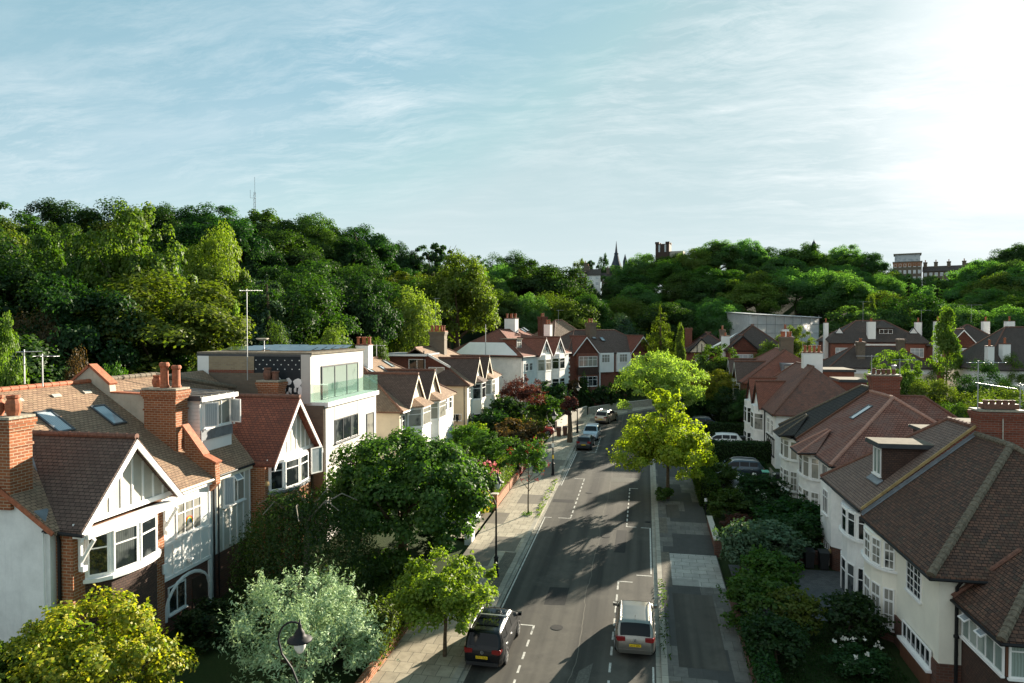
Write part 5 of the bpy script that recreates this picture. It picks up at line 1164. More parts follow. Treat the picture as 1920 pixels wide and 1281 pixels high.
def exA(t, fr):
    for y in (8.2, 11.0): window(t, fr, (.05, y, 6.2), (0, 1, 0), 2.0, 1.6, 2, .6, N=(1, 0, 0), pane='glass_dark')
    skylight(t, fr, (-1.6, 9.9, 10.7), (0, 1, 0), Vector((-1, 0, .8)).normalized(), .9, 1.0, 'glass_dark')
    MB(fr).box(.0, .06, .3, 14.6, 8.4, 9.2).obj('fascia', 'white_trim', t)
pair_house('detached_house', 'long low house with wide dark roof and two stock brick chimneys on its slope', Fr((a.x, 115, 0), R(-90)), 15, 8, zb(0, 115) - .5, 9.35, 12.55, 'cream_render', 'roof_far', [], [],
           [((-2.4, -1.3, 4.2, 5.3), 9, 13.2, 'brick_stock', [(.3, .5, .5), (.7, .5, .5)]), ((-3.6, -2.6, 10.4, 11.4), 9, 13.6, 'brick_stock', ())], None, hipA=4.3, hipB=4.3, extra=exA)
b = AY(1560, 642, 150)
def exB(t, fr):
    d = MB(fr).box(-4.4, -1.9, 9.3, 12.0, 13.0, 15.4).obj('dormer', 'roof_far', t); window(d, fr, (-1.9, 9.4, 13.2), (0, 1, 0), 2.5, 1.9, 3, .55, N=(1, 0, 0), pane='glass_dark')
    m = MB(fr); slab(m, [(-1.6, 9.0, 15.4), (-1.6, 12.3, 15.4), (-4.6, 10.7, 16.9)], .1); slab(m, [(-1.6, 9.0, 15.4), (-4.6, 10.7, 16.9), (-5.0, 9.0, 15.4)], .1); slab(m, [(-1.6, 12.3, 15.4), (-4.6, 10.7, 16.9), (-5.0, 12.3, 15.4)], .1); m.obj('dormer_roof', 'roof_far', d)
    for y in (1.6, 15.4):
        m = MB(fr); slab(m, [(1.4, y - 2.4, 12.4), (1.4, y + 2.4, 12.4), (-1.2, y + .9, 14.5), (-1.2, y - .9, 14.5)], .1); slab(m, [(1.4, y - 2.4, 12.4), (-1.2, y - .9, 14.5), (-3, y - 2.4, 13.3)], .1); slab(m, [(1.4, y + 2.4, 12.4), (-1.2, y + .9, 14.5), (-3, y + 2.4, 13.3)], .1); m.obj('bay_roof', 'roof_far', t)
        gf = MB(fr).prism([(-.9, y - .8, 14.3), (-.9, y + .8, 14.3), (-.9, y, 15.3)], (-.6, 0, 0)).obj('gablet', 'white_paint', t); MB(fr).bar((-.85, y - .9, 14.2), (-.85, y, 15.45), .1, .12, (1, 0, 0)).bar((-.85, y + .9, 14.2), (-.85, y, 15.45), .1, .12, (1, 0, 0)).bar((-.85, y - .9, 14.25), (-.85, y + .9, 14.25), .1, .12, (1, 0, 0)).obj('timbering', 'black_trim', t)
        MB(fr).box(0, 1.1, y - 2.1, y + 2.1, 4, 12.2).obj('bay', 'brick_red', t); window(t, fr, (1.1, y - 1.2, 9.6), (0, 1, 0), 2.4, 1.8, 3, .6, N=(1, 0, 0), pane='glass_sky')
    MB(fr).box(.03, .1, 4.2, 13, 10, 12.2).obj('panelled_wall', 'white_paint', t); window(t, fr, (.1, 5.2, 10.2), (0, 1, 0), 3.0, 1.5, 4, .6, N=(1, 0, 0)); window(t, fr, (.1, 9.4, 10.2), (0, 1, 0), 2.6, 1.5, 4, .6, N=(1, 0, 0))
pair_house('semi_detached_house', 'dark roofed pair with white framed dormer between three white chimneys', Fr((b.x, 150, 0), R(-90)), 17.4, 11, zb(0, 150) - 1, 12.6, 16.9, 'brick_red', 'roof_far', [], [],
           [((-1.6, -.4, 6.9, 8.3), 13, 16.6, 'white_paint', [(.3, .5, .6), (.7, .5, .6)]), ((-3, -2, -1.0, -.2), 9, 16.4, 'white_paint', [(.5, .5, .8)]), ((-4, -3, 16.6, 17.7), 10, 16.5, 'white_paint', [(.5, .5, .8)])], 'semi-detached houses', extra=exB, hipA=6, hipB=6)
c = AY(1775, 650, 140)
def exC(t, fr):
    window(t, fr, (.05, 7.0, 10.0), (0, 1, 0), 3.0, 2.0, 3, .6, N=(1, 0, 0), pane='glass_dark'); window(t, fr, (.45, 1.0, 9.8), (0, 1, 0), 2.4, 1.9, 3, .6, N=(1, 0, 0), pane='glass_sky'); window(t, fr, (.05, 1.0, 5.6), (0, 1, 0), 3, 1.9, 3, .6, N=(1, 0, 0), pane='glass_curtain')
    MB(fr).box(.02, .08, 5.2, 10.4, 9.0, 12.1).obj('panelled_wall', 'white_paint', t); skylight(t, fr, (-2.6, 6.0, 14.1), (0, 1, 0), Vector((-1, 0, .7)).normalized(), 1.0, 1.3)
    bb = MB(fr)
    for y in (5.2, 6.4, 10.2): bb.box(.08, .13, y, y + .15, 9, 12.1)
    bb.box(.08, .14, 5.2, 10.4, 9.6, 9.75); bb.obj('timbering', 'black_trim', t)
pair_house('detached_house', 'red brick house with white edged gable between tall white chimneys', Fr((c.x, 140, 0), R(-90)), 10.5, 9, zb(0, 140) - 1, 12.0, 16.0, 'brick_red', 'roof_far', [(2.6, 5.6, 15.2, -4)], [],
           [((-3, -2, -1.2, .1), 9, 16.6, 'white_paint', [(.5, .5, .8)]), ((-6, -5, 8.2, 9.3), 12, 16.6, 'white_paint', [(.5, .5, .8)]), ((-3, -1.8, 10.7, 12.0), 9, 16.6, 'white_paint', [(.5, .5, .8)])], None, extra=exC, face='hung_tile', droof='roof_far')
pair_house('detached_house', 'white walled house with sloping green grey roof at the far right edge', Fr((45.9, 106, 0), R(-90)), 20, 13, zb(0, 105) - .5, 9.75, 15.6, 'white_render', 'roof_far', [], [],
           [((-1.4, -.4, .6, 1.4), 5, 12.9, 'white_paint', [(.5, .5, .8)]), ((-1.9, -.8, 2.6, 3.6), 5, 13.2, 'white_paint', [(.5, .5, .8)])], None, hipA=5.5)
# ---- the wrapped scaffolding
def _sheet(t):
    n = t.noise(t.pos(), 1.2, 5, 0.65); c = t.ramp(n, [(0.3, (0.78, 0.8, 0.8)), (0.7, (0.93, 0.94, 0.94))])
    d = t.n.new('ShaderNodeBsdfDiffuse'); t.link(c, d.inputs[0]); tr = t.n.new('ShaderNodeBsdfTranslucent'); t.link(c, tr.inputs[0])
    m = t.n.new('ShaderNodeMixShader'); m.inputs[0].default_value = 0.62; t.link(d.outputs[0], m.inputs[1]); t.link(tr.outputs[0], m.inputs[2])
    bp = t.n.new('ShaderNodeBump'); bp.inputs['Strength'].default_value = 0.6; bp.inputs['Distance'].default_value = 0.3; t.link(n, bp.inputs['Height']); t.link(bp.outputs[0], d.inputs['Normal'])
    t.link(m.outputs[0], t.out.inputs['Surface'])
mat('sheeting', _sheet)
def scaffold():
    A, B, C = AY(1363, 590, 178), AY(1404, 592, 166), AY(1535, 598, 172)
    t = thing('wrapped_scaffolding', 'tall scaffolding wrapped in white translucent sheeting behind the dark roofed house', 'scaffolding', (B.x, B.y, zb(0, 165)))
    zb_ = 5.0; w = MB(); zt = B.z; TA, TB, TC = AD(1363, 587, math.hypot(A.x, A.y)).z, AD(1404, 590, math.hypot(B.x, B.y)).z, AD(1535, 597, math.hypot(C.x, C.y)).z
    def wavy(p, q, n, t0, t1):
        pts = []
        for k in range(n + 1):
            f = k / n; pts.append((lerp(p.x, q.x, f), lerp(p.y, q.y, f) + .14 * math.sin(k * 2.1) * (1 if 0 < k < n else 0)))
        for k, (a_, b_) in enumerate(zip(pts, pts[1:])): w.face([(a_[0], a_[1], zb_), (b_[0], b_[1], zb_), (b_[0], b_[1], lerp(t0, t1, (k + 1) / n)), (a_[0], a_[1], lerp(t0, t1, k / n))])
    wavy(A, B, 6, TA, TB); wavy(B, C, 16, TB, TC); w.obj('sheeting', 'sheeting', t)
    r = MB(); D = Vector((C.x, C.y + 4, 0)); Fp = Vector((A.x, A.y + 3, 0)); q = [(A.x - .4, A.y, TA + .05), (B.x, B.y - .5, TB + .05), (C.x + .6, C.y - .4, TC + .05), (D.x, D.y, TC + .3), (Fp.x, Fp.y, TA + .3)]; r.prism([q[0], q[1], q[4]], (0, 0, .12)); r.prism([q[1], q[3], q[4]], (0, 0, .12)); r.prism([q[1], q[2], q[3]], (0, 0, .12)); r.obj('sheet_roof', 'galvanised', t)
    for k in range(9):
        f = k / 8; x, y = lerp(B.x, C.x, f), lerp(B.y, C.y, f) - .22; MB().tube([(x, y, zb_), (x, y, zt)], .06, 5).obj('upright', 'galvanised', t)
    for z in (zt - 2, zt - 4, zt - 6): MB().tube([(B.x, B.y - .22, z), (C.x, C.y - .22, z)], .05, 5).obj('ledger', 'galvanised', t)
scaffold()
# ---- buildings along the hill top
def block(px0, px1, py0, py1, d, label, wall, cat, roofm='roof_far', depth=9, floors=2, nwin=5, pane='glass_sky', parap=0, name='terraced_house', group=None, pitch=0, extra=None):
    a, b = AD(px0, py1, d), AD(px1, py1, d); zt = AD((px0 + px1) / 2, py0, d).z; z0 = a.z
    ang = math.atan2(b.y - a.y, b.x - a.x) - math.pi / 2; fr = Fr((a.x, a.y, 0), ang); L = math.hypot(b.x - a.x, b.y - a.y)
    t = thing(name, label, cat, tuple(fr.p(-depth / 2, L / 2, z0)), group)
    MB(fr).box(-depth, 0, 0, L, z0 - 8, zt).obj('wall', wall, t)
    h = (zt - z0) / floors
    for f in range(floors):
        for k in range(nwin):
            y = L * (k + .5) / nwin; ww = min(1.3, L / nwin * .55); window(t, fr, (.0, y - ww / 2, z0 + f * h + h * .28), (0, 1, 0), ww, h * .52, 2, 0.5, N=(1, 0, 0), pane=pane, bw=.12, sill=False)
    if pitch:
        m = MB(fr); slab(m, [(.3, -.2, zt), (.3, L + .2, zt), (-depth / 2, L + .2, zt + pitch), (-depth / 2, -.2, zt + pitch)]); slab(m, [(-depth, -.2, zt), (-depth, L + .2, zt), (-depth / 2, L + .2, zt + pitch), (-depth / 2, -.2, zt + pitch)]); m.obj('roof', roofm, t)
    else: MB(fr).box(-depth - .2, .2, -.2, L + .2, zt, zt + .35).obj('flat_roof', 'felt', t)
    if extra: extra(t, fr, L, z0, zt)
    return t
def chs(*ys):
    def f(t, fr, L, z0, zt):
        for y in ys: chimney(t, fr, -5, -3.4, L * y - .6, L * y + .6, zt, zt + 3.6, 'brick_stock', [(.3, .5, .8), (.7, .5, .8)])
    return f
D1 = 262
block(1068, 1098, 510, 536, D1, 'dark brick hill top house with two rows of pale windows', 'brick_dark', 'house', floors=2, nwin=3, pitch=1.2, extra=chs(1.0))
block(1100, 1126, 516, 538, D1, 'hill top house with white lower storey and round headed window', 'white_render', 'house', floors=2, nwin=2, pitch=2.6, extra=chs(0.1))
block(1128, 1158, 520, 540, D1, 'hill top house tucked against the trees below the church spire', 'brick_stock', 'house', floors=2, nwin=3, pitch=2.0, extra=chs(.4, .8))
block(1674, 1728, 492, 530, 300, 'hill top brick flats with a set back glazed top floor', 'brick_stock', 'flats', floors=3, nwin=6, name='apartment_building', extra=lambda t, fr, L, z0, zt: (MB(fr).box(-8, -1, .5, L - .5, zt + .35, zt + 3.0).obj('glazed_storey', 'glass_sky', t), MB(fr).box(-8.4, -.4, .1, L - .1, zt + 3.0, zt + 3.4).obj('top_roof', 'felt', t), MB(fr).box(-.2, .05, 0, L, zt - 1.6, zt + .3).obj('parapet', 'brick_orange', t)))
block(1730, 1812, 508, 535, 300, 'long hill top terrace with small dormers beside the flats', 'brick_stock', 'terrace', floors=2, nwin=8, pitch=2.2, extra=chs(.05, .3, .6, .95))
block(1808, 1862, 494, 515, 310, 'flat roofed hill top building among the far right trees', 'brick_stock', 'flats', floors=1, nwin=5, name='apartment_building')
def church():
    p = AD(1155.5, 478, 270); t = thing('church_spire', 'slim dark pointed church spire rising over the hill top houses', 'church', (p.x, p.y, p.z - 12))
    h = AD(1155.5, 452, 270).z - p.z
    MB(Fr(p)).lathe((0, 0, 0), [(4.0, -14), (4.0, -9.5), (2.7, -6), (1.2, -2.0), (.75, 0), (.85, .5), (.5, .9), (.24, h * .6), (.04, h)], 8).obj('spire', 'slate_spire', t)
    MB(Fr(p)).lathe((0, 0, 0), [(4.0, -26), (4.0, -14)], 8).obj('tower', 'brick_stock', t)
    for dx in (-3.5, 3.5): MB(Fr(p)).lathe((dx, 0, -11), [(.5, 0), (.45, 3.2), (.02, 5.5)], 6).obj('pinnacle', 'slate_spire', t)
    q = AD(1172, 490, 268); t2 = thing('church_pinnacle', 'small dark pinnacle standing beside the tall spire', 'pinnacle', (q.x, q.y, q.z - 4)); MB(Fr(q)).lathe((0, 0, 0), [(.9, -6), (.8, 0), (.7, .3), (.02, 2.8)], 6).obj('cap', 'slate_spire', t2)
    q = AD(1244, 476, 265); t3 = thing('water_tower', 'square brick tower with notched top above the trees', 'tower', (q.x, q.y, q.z - 6)); fr = Fr(q, -.2)
    top = AD(1244, 455, 265).z - q.z; m = MB(fr).box(-2.5, 2.5, -2.5, 2.5, -9, top * .82).obj('shaft', 'tower_brick', t3)
    for i in (-1.9, 1.9):
        for j in (-1.9, 1.9): MB(fr).box(i - .75, i + .75, j - .75, j + .75, top * .82, top).obj('corner_turret', 'tower_brick', t3)
    for s in (-1.1, 1.1): MB(fr).box(s - .3, s + .3, -2.56, -2.5, top * .1, top * .75).obj('slot', 'glass_sky', t3)
    MB(fr).box(2.6, 7.5, -2, 3, -9, .6).obj('annex', 'concrete', t3)
    q = AD(1526, 462, 262); t4 = thing('roof_cupola', 'tiny dark cupola poking above the tree line', 'cupola', (q.x, q.y, q.z - 3)); MB(Fr(q)).lathe((0, 0, 0), [(1.0, -5), (1.0, 0), (.7, .3), (.7, 1.0), (.1, 2.0), (.03, 2.6)], 8).obj('cap', 'slate_spire', t4)
    q = AD(478, 395, 150); t5 = thing('radio_mast', 'thin lattice radio mast above the wooded ridge', 'mast', (q.x, q.y, q.z - 10)); h = AD(478, 332, 150).z - q.z
    m = MB(Fr(q)); 
    for dx, dy in ((-.25, -.2), (.25, -.2), (0, .28)): m.tube([(dx, dy, -10), (dx * .5, dy * .5, h * .55)], .05, 4)
    for k in range(14): z = -8 + k * (h * .55 + 8) / 14; m.bar((-.25, -.2, z), (.25, -.2, z + .6), .04, .04); m.bar((.25, -.2, z), (0, .28, z + .6), .04, .04)
    m.tube([(0, 0, h * .5), (0, 0, h)], .04, 4); m.bar((0, 0, h * .38), (-1.0, 0, h * .38), .05, .05); m.tube([(-1, 0, h * .38), (-1, 0, h * .62)], .035, 4); m.obj('lattice', 'galvanised', t5)
church()
# ================================================================ trees, shrubs, hedges
def leafmat(name, c1, c2, tr=0.45, gloss=0.03, tcol=None):
    def fn(t):
        g = t.n.new('ShaderNodeNewGeometry'); oi = t.n.new('ShaderNodeObjectInfo')
        c = t.ramp(g.outputs['Random Per Island'], [(0.0, c1), (0.6, tuple((a + b) / 2 for a, b in zip(c1, c2))), (1.0, c2)])
        hv = t.n.new('ShaderNodeHueSaturation')
        t.link(t.math('ADD', 0.485, t.math('MULTIPLY', oi.outputs['Random'], 0.03)), hv.inputs['Hue'])
        t.link(t.math('ADD', 0.8, t.math('MULTIPLY', oi.outputs['Random'], 0.4)), hv.inputs['Value']); t.link(c, hv.inputs['Color'])
        d = t.n.new('ShaderNodeBsdfDiffuse'); t.link(hv.outputs[0], d.inputs[0])
        tr_ = t.n.new('ShaderNodeBsdfTranslucent'); t.link(t.mix(1.0, hv.outputs[0], tcol or (1.35, 1.5, 0.4), 'MULTIPLY'), tr_.inputs[0])
        m = t.n.new('ShaderNodeMixShader'); m.inputs[0].default_value = tr; t.link(d.outputs[0], m.inputs[1]); t.link(tr_.outputs[0], m.inputs[2])
        gl = t.n.new('ShaderNodeBsdfGlossy'); gl.inputs['Roughness'].default_value = 0.5; gl.inputs[0].default_value = (1, 1, 1, 1)
        m2 = t.n.new('ShaderNodeMixShader'); m2.inputs[0].default_value = gloss * 0.5; t.link(m.outputs[0], m2.inputs[1]); t.link(gl.outputs[0], m2.inputs[2])
        t.link(m2.outputs[0], t.out.inputs['Surface'])
    return mat(name, fn)
leafmat('leaf_fresh', (0.1, 0.19, 0.018), (0.24, 0.33, 0.035))
leafmat('leaf_willow', (0.12, 0.18, 0.03), (0.24, 0.29, 0.055))
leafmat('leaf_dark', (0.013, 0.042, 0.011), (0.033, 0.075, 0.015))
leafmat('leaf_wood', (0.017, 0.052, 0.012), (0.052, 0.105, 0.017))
leafmat('leaf_ash', (0.055, 0.1, 0.014), (0.13, 0.17, 0.024))
leafmat('leaf_mid', (0.035, 0.085, 0.012), (0.075, 0.13, 0.02))
leafmat('leaf_olive', (0.07, 0.105, 0.014), (0.13, 0.15, 0.022))
leafmat('leaf_light', (0.075, 0.13, 0.018), (0.14, 0.19, 0.03))
leafmat('leaf_lime', (0.16, 0.26, 0.018), (0.36, 0.42, 0.035), .5, tcol=(1.4, 1.45, .4))
leafmat('leaf_pale', (0.17, 0.25, 0.05), (0.32, 0.37, 0.1))
leafmat('leaf_maple', (0.035, 0.095, 0.016), (0.085, 0.16, 0.026))
leafmat('leaf_haze_tint', (0.06, 0.14, 0.045), (0.12, 0.21, 0.065), tr=.65)  # paler green with the far haze put into the leaf colour
leafmat('leaf_yellow', (0.11, 0.18, 0.016), (0.4, 0.35, 0.03))
leafmat('leaf_gold', (0.38, 0.3, 0.03), (0.5, 0.38, 0.05))
leafmat('leaf_blue', (0.03, 0.07, 0.045), (0.065, 0.11, 0.07), 0.2)
leafmat('leaf_silver', (0.17, 0.25, 0.13), (0.34, 0.42, 0.24), 0.25, tcol=(1.1, 1.1, 0.8))
leafmat('leaf_sage', (0.06, 0.12, 0.07), (0.12, 0.19, 0.11), 0.25)
leafmat('leaf_copper', (0.055, 0.024, 0.02), (0.11, 0.045, 0.03), tcol=(1.4, 0.9, 0.6))
leafmat('leaf_rust', (0.06, 0.045, 0.02), (0.105, 0.07, 0.025), tcol=(1.3, 1.1, 0.5))
leafmat('petal_white', (0.6, 0.58, 0.5), (0.8, 0.78, 0.7), 0.3, tcol=(1, 1, 1))
leafmat('petal_pink', (0.5, 0.1, 0.16), (0.65, 0.25, 0.3), 0.3, tcol=(1, 1, 1))
leafmat('berry_red', (0.45, 0.04, 0.02), (0.6, 0.1, 0.03), 0.1, tcol=(1, 1, 1))
plain('bark', (0.1, 0.075, 0.05), 0.9, 0.1, var=0.4, scale=9, bump=0.5)
plain('bark_grey', (0.2, 0.175, 0.14), 0.9, 0.1, var=0.35, scale=9, bump=0.4)

def leaf_data(P, N, size, rng, aspect=0.6):
    n = len(P)
    N = N / np.maximum(np.linalg.norm(N, axis=1, keepdims=True), 1e-6)
    rv = rng.normal(size=(n, 3)); T = np.cross(N, rv); T /= np.maximum(np.linalg.norm(T, axis=1, keepdims=True), 1e-6)
    S = np.cross(N, T); L = (size * rng.uniform(.7, 1.3, n))[:, None]
    fold = N * L * 0.18
    V = np.stack([P - T * L * .5, P + S * L * .5 * aspect + fold, P + T * L * .5, P - S * L * .5 * aspect + fold], 1)
    return V.reshape(-1, 3)
def leaf_mesh(name, V, m):
    n = len(V) // 4
    me = bpy.data.meshes.new(name)
    me.vertices.add(4 * n); me.vertices.foreach_set('co', V.astype(np.float32).ravel())
    me.loops.add(4 * n); me.loops.foreach_set('vertex_index', np.arange(4 * n, dtype=np.int32))
    me.polygons.add(n); me.polygons.foreach_set('loop_start', np.arange(0, 4 * n, 4, dtype=np.int32)); me.polygons.foreach_set('loop_total', np.full(n, 4, np.int32))
    me.update(); me.validate(); me.materials.append(M(m)); return me
def unit(rng, n):
    v = rng.normal(size=(n, 3)); return v / np.linalg.norm(v, axis=1, keepdims=True)
def crown_pts(rng, c, r, nclump, rc, per, shell=0.62, jag=0.12, up=0.35, fill=0.2, cone=0.0, flat=1.0):
    """Leaf places and normals: clumps spread through an uneven ellipsoid, leaves over each clump."""
    c, r = np.array(c, float), np.array(r, float)
    d = unit(rng, nclump); d[:, 2] = np.where(d[:, 2] < -0.55, -d[:, 2] * .4, d[:, 2])
    rad = np.where(rng.random(nclump) < fill, rng.uniform(.15, .6, nclump), rng.uniform(shell, 1.0, nclump))
    # lobes give the outline its unevenness
    lob = unit(rng, 9); amp = rng.uniform(-jag, jag * 1.3, 9)
    rad = rad * (1 + (np.maximum(0, d @ lob.T) ** 6 * amp).sum(1))
    rad = np.minimum(rad, np.where(d[:, 2] > .45, .94, 1.08)); C = d * rad[:, None]
    if cone: 
        h = (C[:, 2] + 1) / 2; C[:, :2] *= (1 - cone * np.clip(h, 0, 1))[:, None]
    C = c + C * r
    R_ = rc * np.mean(r) * rng.uniform(.65, 1.35, nclump)
    k = np.repeat(np.arange(nclump), per); n = len(k)
    u = unit(rng, n); u[:, 2] = np.where(u[:, 2] < -.3, -u[:, 2], u[:, 2])
    P = C[k] + u * (R_[k] * rng.uniform(.45, 1.05, n))[:, None] * np.array([1, 1, flat])
    out = (C[k] - c) / r
    N = u * .8 + out * .5 + np.array([0, 0, up]) + rng.normal(size=(n, 3)) * .55
    return P, N
def strand_pts(rng, c, r, ns, per, droop, spread=1.0):
    """Hanging strands from a dome, for weeping trees."""
    c, r = np.array(c, float), np.array(r, float); PP = []; NN = []
    for i in range(ns):
        a = rng.uniform(0, 2 * math.pi); e = rng.uniform(0.0, 1.0) ** .6 * math.pi * .5
        s = np.array([math.cos(a) * math.sin(e), math.sin(a) * math.sin(e), math.cos(e)]) * rng.uniform(.8, 1.02)
        p0 = c + s * r; L = droop * rng.uniform(.5, 1.15) * (0.45 + .55 * math.sin(e)); n = max(4, int(per * L / droop))
        t = np.linspace(0, 1, n); q = np.stack([p0[0] + s[0] * t * .35 * spread + .1 * np.sin(t * 6 + i), p0[1] + s[1] * t * .35 * spread + .1 * np.cos(t * 5 + i), p0[2] - L * t], 1)
        q += rng.normal(size=q.shape) * .07; PP.append(q); NN.append(np.array([s[0], s[1], .3]) + rng.normal(size=q.shape) * .6)
    return np.concatenate(PP), np.concatenate(NN)
def tier_pts(rng, h, rmax, tiers, per, sag=.12, z0=.12, power=1.0, flat=.05, jz=.1):
    """Tiered branches of a cedar or a spruce."""
    PP = []; NN = []
    for k in range(tiers):
        f = k / max(1, tiers - 1); z = h * lerp(z0, .98, f); rr = rmax * (1 - f) ** power + .04 * rmax
        nb = max(3, int(9 * (1 - f) + 4)); 
        for b in range(nb):
            a = 2 * math.pi * (b + rng.uniform(-.4, .4)) / nb; L = rr * rng.uniform(.5, 1.2); zz = z + rng.uniform(-jz, jz); n = max(6, int(per * L / rmax))
            t = rng.random(n) ** .6; w = (rng.random(n) - .5) * L * .42 * (1.15 - t)
            x = np.cos(a) * t * L - np.sin(a) * w; y = np.sin(a) * t * L + np.cos(a) * w
            PP.append(np.stack([x, y, zz - sag * L * t ** 1.6 + rng.normal(size=n) * flat * L], 1)); NN.append(np.stack([np.cos(a) * t * .5, np.sin(a) * t * .5, np.ones(n)], 1) + rng.normal(size=(n, 3)) * .45)
    return np.concatenate(PP), np.concatenate(NN)
def trunk_mb(mb, h, r, limbs, rng, spread=.45, lean=0, x=0, y=0, z=0):
    pts = [(x, y, z - .3), (x + lean * .15, y, z + h * .25), (x + lean * .5, y + .04 * h, z + h * .6), (x + lean, y, z + h)]
    mb.tube(pts, [r * 1.25, r, r * .75, r * .25], 7)
    for i in range(limbs):
        f = rng.uniform(.35, .8); a = 2 * math.pi * i / limbs + rng.uniform(-.4, .4); L = h * spread * rng.uniform(.7, 1.2)
        b = (x + lean * f, y, z + h * f)
        mb.tube([b, (b[0] + math.cos(a) * L * .5, b[1] + math.sin(a) * L * .5, b[2] + L * .35), (b[0] + math.cos(a) * L, b[1] + math.sin(a) * L, b[2] + L * .85)], [r * .5, r * .35, r * .1], 5)
    return mb

def sprig(rng, P, N, n, L, size):
    """Shoots that stick out past the crown, so that the outline is spiky."""
    i = rng.choice(len(P), n); d = N[i] / np.linalg.norm(N[i], axis=1, keepdims=True) + np.array([0, 0, .5]); d /= np.linalg.norm(d, axis=1, keepdims=True)
    k = np.repeat(np.arange(n), 9); f = np.tile(np.linspace(.1, 1, 9), n)
    return P[i][k] + d[k] * (f * L * rng.uniform(.5, 1.2, n)[k])[:, None] + rng.normal(size=(9 * n, 3)) * size * .35, rng.normal(size=(9 * n, 3)) + d[k] * .3
def cat2(a, b): return np.concatenate([a[0], b[0]]), np.concatenate([a[1], b[1]])
# ---- prototypes, each 10 m tall with a crown about 8 m wide
PROTO = {}
def proto(kind, seed, build, trunk=(7.5, .22, 5, .42)):
    rng = np.random.default_rng(seed)
    V = build(rng); me = leaf_mesh('crown', V, 'leaf_wood')
    mb = MB(); trunk_mb(mb, *trunk[:3], random.Random(seed), trunk[3]); tm = bpy.data.meshes.new('trunk'); tm.from_pydata([tuple(v) for v in mb.v], [], mb.f); tm.materials.append(M('bark'))
    PROTO.setdefault(kind, []).append((me, tm))
def LD(pn, size, rng, aspect=.62): return leaf_data(pn[0], pn[1], np.full(len(pn[0]), size), rng, aspect)
for s in range(3): proto('broad', 10 + s, lambda rng: LD(crown_pts(rng, (0, 0, 6.0), (4, 4, 4.1), 110, .23, 300, jag=.22), .21, rng))
for s in range(2): proto('lumpy', 20 + s, lambda rng: LD(crown_pts(rng, (0, 0, 5.9), (4, 4, 4.1), 56, .31, 560, jag=.3, shell=.68), .21, rng))
for s in range(2): proto('airy', 30 + s, lambda rng: LD(crown_pts(rng, (0, 0, 6.0), (3.9, 3.9, 4.0), 130, .16, 110, jag=.25, fill=.35), .24, rng), (7.6, .2, 6, .33))
proto('willow', 40, lambda rng: np.concatenate([LD(strand_pts(rng, (0, 0, 5.4), (3.6, 3.6, 4.2), 520, 26, 6.0), .34, rng, .3), LD(crown_pts(rng, (0, 0, 6.5), (3.2, 3.2, 3.0), 30, .3, 80), .3, rng)]))
proto('cone', 50, lambda rng: LD(tier_pts(rng, 10, 3.4, 22, 150, .25, .06, .9, .07), .34, rng, .45), (9, .2, 0, 0))
proto('cedar', 60, lambda rng: LD(tier_pts(rng, 10, 4.6, 12, 300, .12, .16, .7, .06, .45), .27, rng, .4), (9.3, .3, 0, 0))
proto('slim', 70, lambda rng: LD(crown_pts(rng, (0, 0, 5.2), (3.2, 3.2, 5), 80, .22, 90, cone=.75, jag=.1), .3, rng), (8, .15, 4, .2))
for s in range(3): proto('bush', 80 + s, lambda rng: LD(crown_pts(rng, (0, 0, 4.2), (4.2, 4.2, 5.4), 100, .22, 260, jag=.2, shell=.68), .21, rng), (4, .2, 5, .6))
for s in range(3): proto('shrub', 100 + s, lambda rng: (lambda a: LD(cat2(a, sprig(rng, *a, 110, 1.3, .25)), .56, rng, .6))(crown_pts(rng, (0, 0, 4.4), (3.9, 3.9, 5.0), 70, .24, 62, jag=.25, shell=.66)), (4, .2, 5, .5))
proto('flattop', 90, lambda rng: LD(crown_pts(rng, (0, 0, 7.6), (4.6, 4.6, 2.3), 40, .22, 120, flat=.45, fill=.3, jag=.3), .32, rng), (8, .25, 7, .5))
_use = {}
TREE_SEEN = {}
def tree(kind, x, y, w, h, leaf, label, name='broadleaf_tree', group=None, z=None, cat='tree', rot=None, pick=None, bark=None):
    """A tree or shrub from a prototype: its own empty, trunk and crown."""
    lst = PROTO[kind]; k = _use.get(kind, 0); _use[kind] = k + 1
    me, tm = lst[(k if pick is None else pick) % len(lst)]
    z = ground(x, y) - .1 if z is None else z
    t = thing(name, label, cat, (x, y, z), group, (0, 0, random.uniform(0, 6.28) if rot is None else rot))
    t.scale = (w / 8.4, w / 8.4, h / 10.0)
    for nm, d, m in (('trunk', tm, bark or 'bark'), ('crown', me, leaf)):
        o = bpy.data.objects.new(nm, d); COL.objects.link(o); o.parent = t
        o.material_slots[0].link = 'OBJECT'; o.material_slots[0].material = M(m)
    return t
def tree_px(kind, px, top, width, bot, d, leaf, label, **kw):
    """A tree at distance d whose crown covers the photo rows top..bot there; it stands on the ground below."""
    p = AD(px, top, d); dep = -p.x * SYW + p.y * CYW; w = width * dep / F
    z0 = ground(p.x, p.y); zb_ = AD(px, bot, d).z
    zbase = min(z0, zb_) if kw.pop('low', True) else zb_
    return tree(kind, p.x, p.y, w, p.z - zbase, leaf, label, z=zbase, **kw)

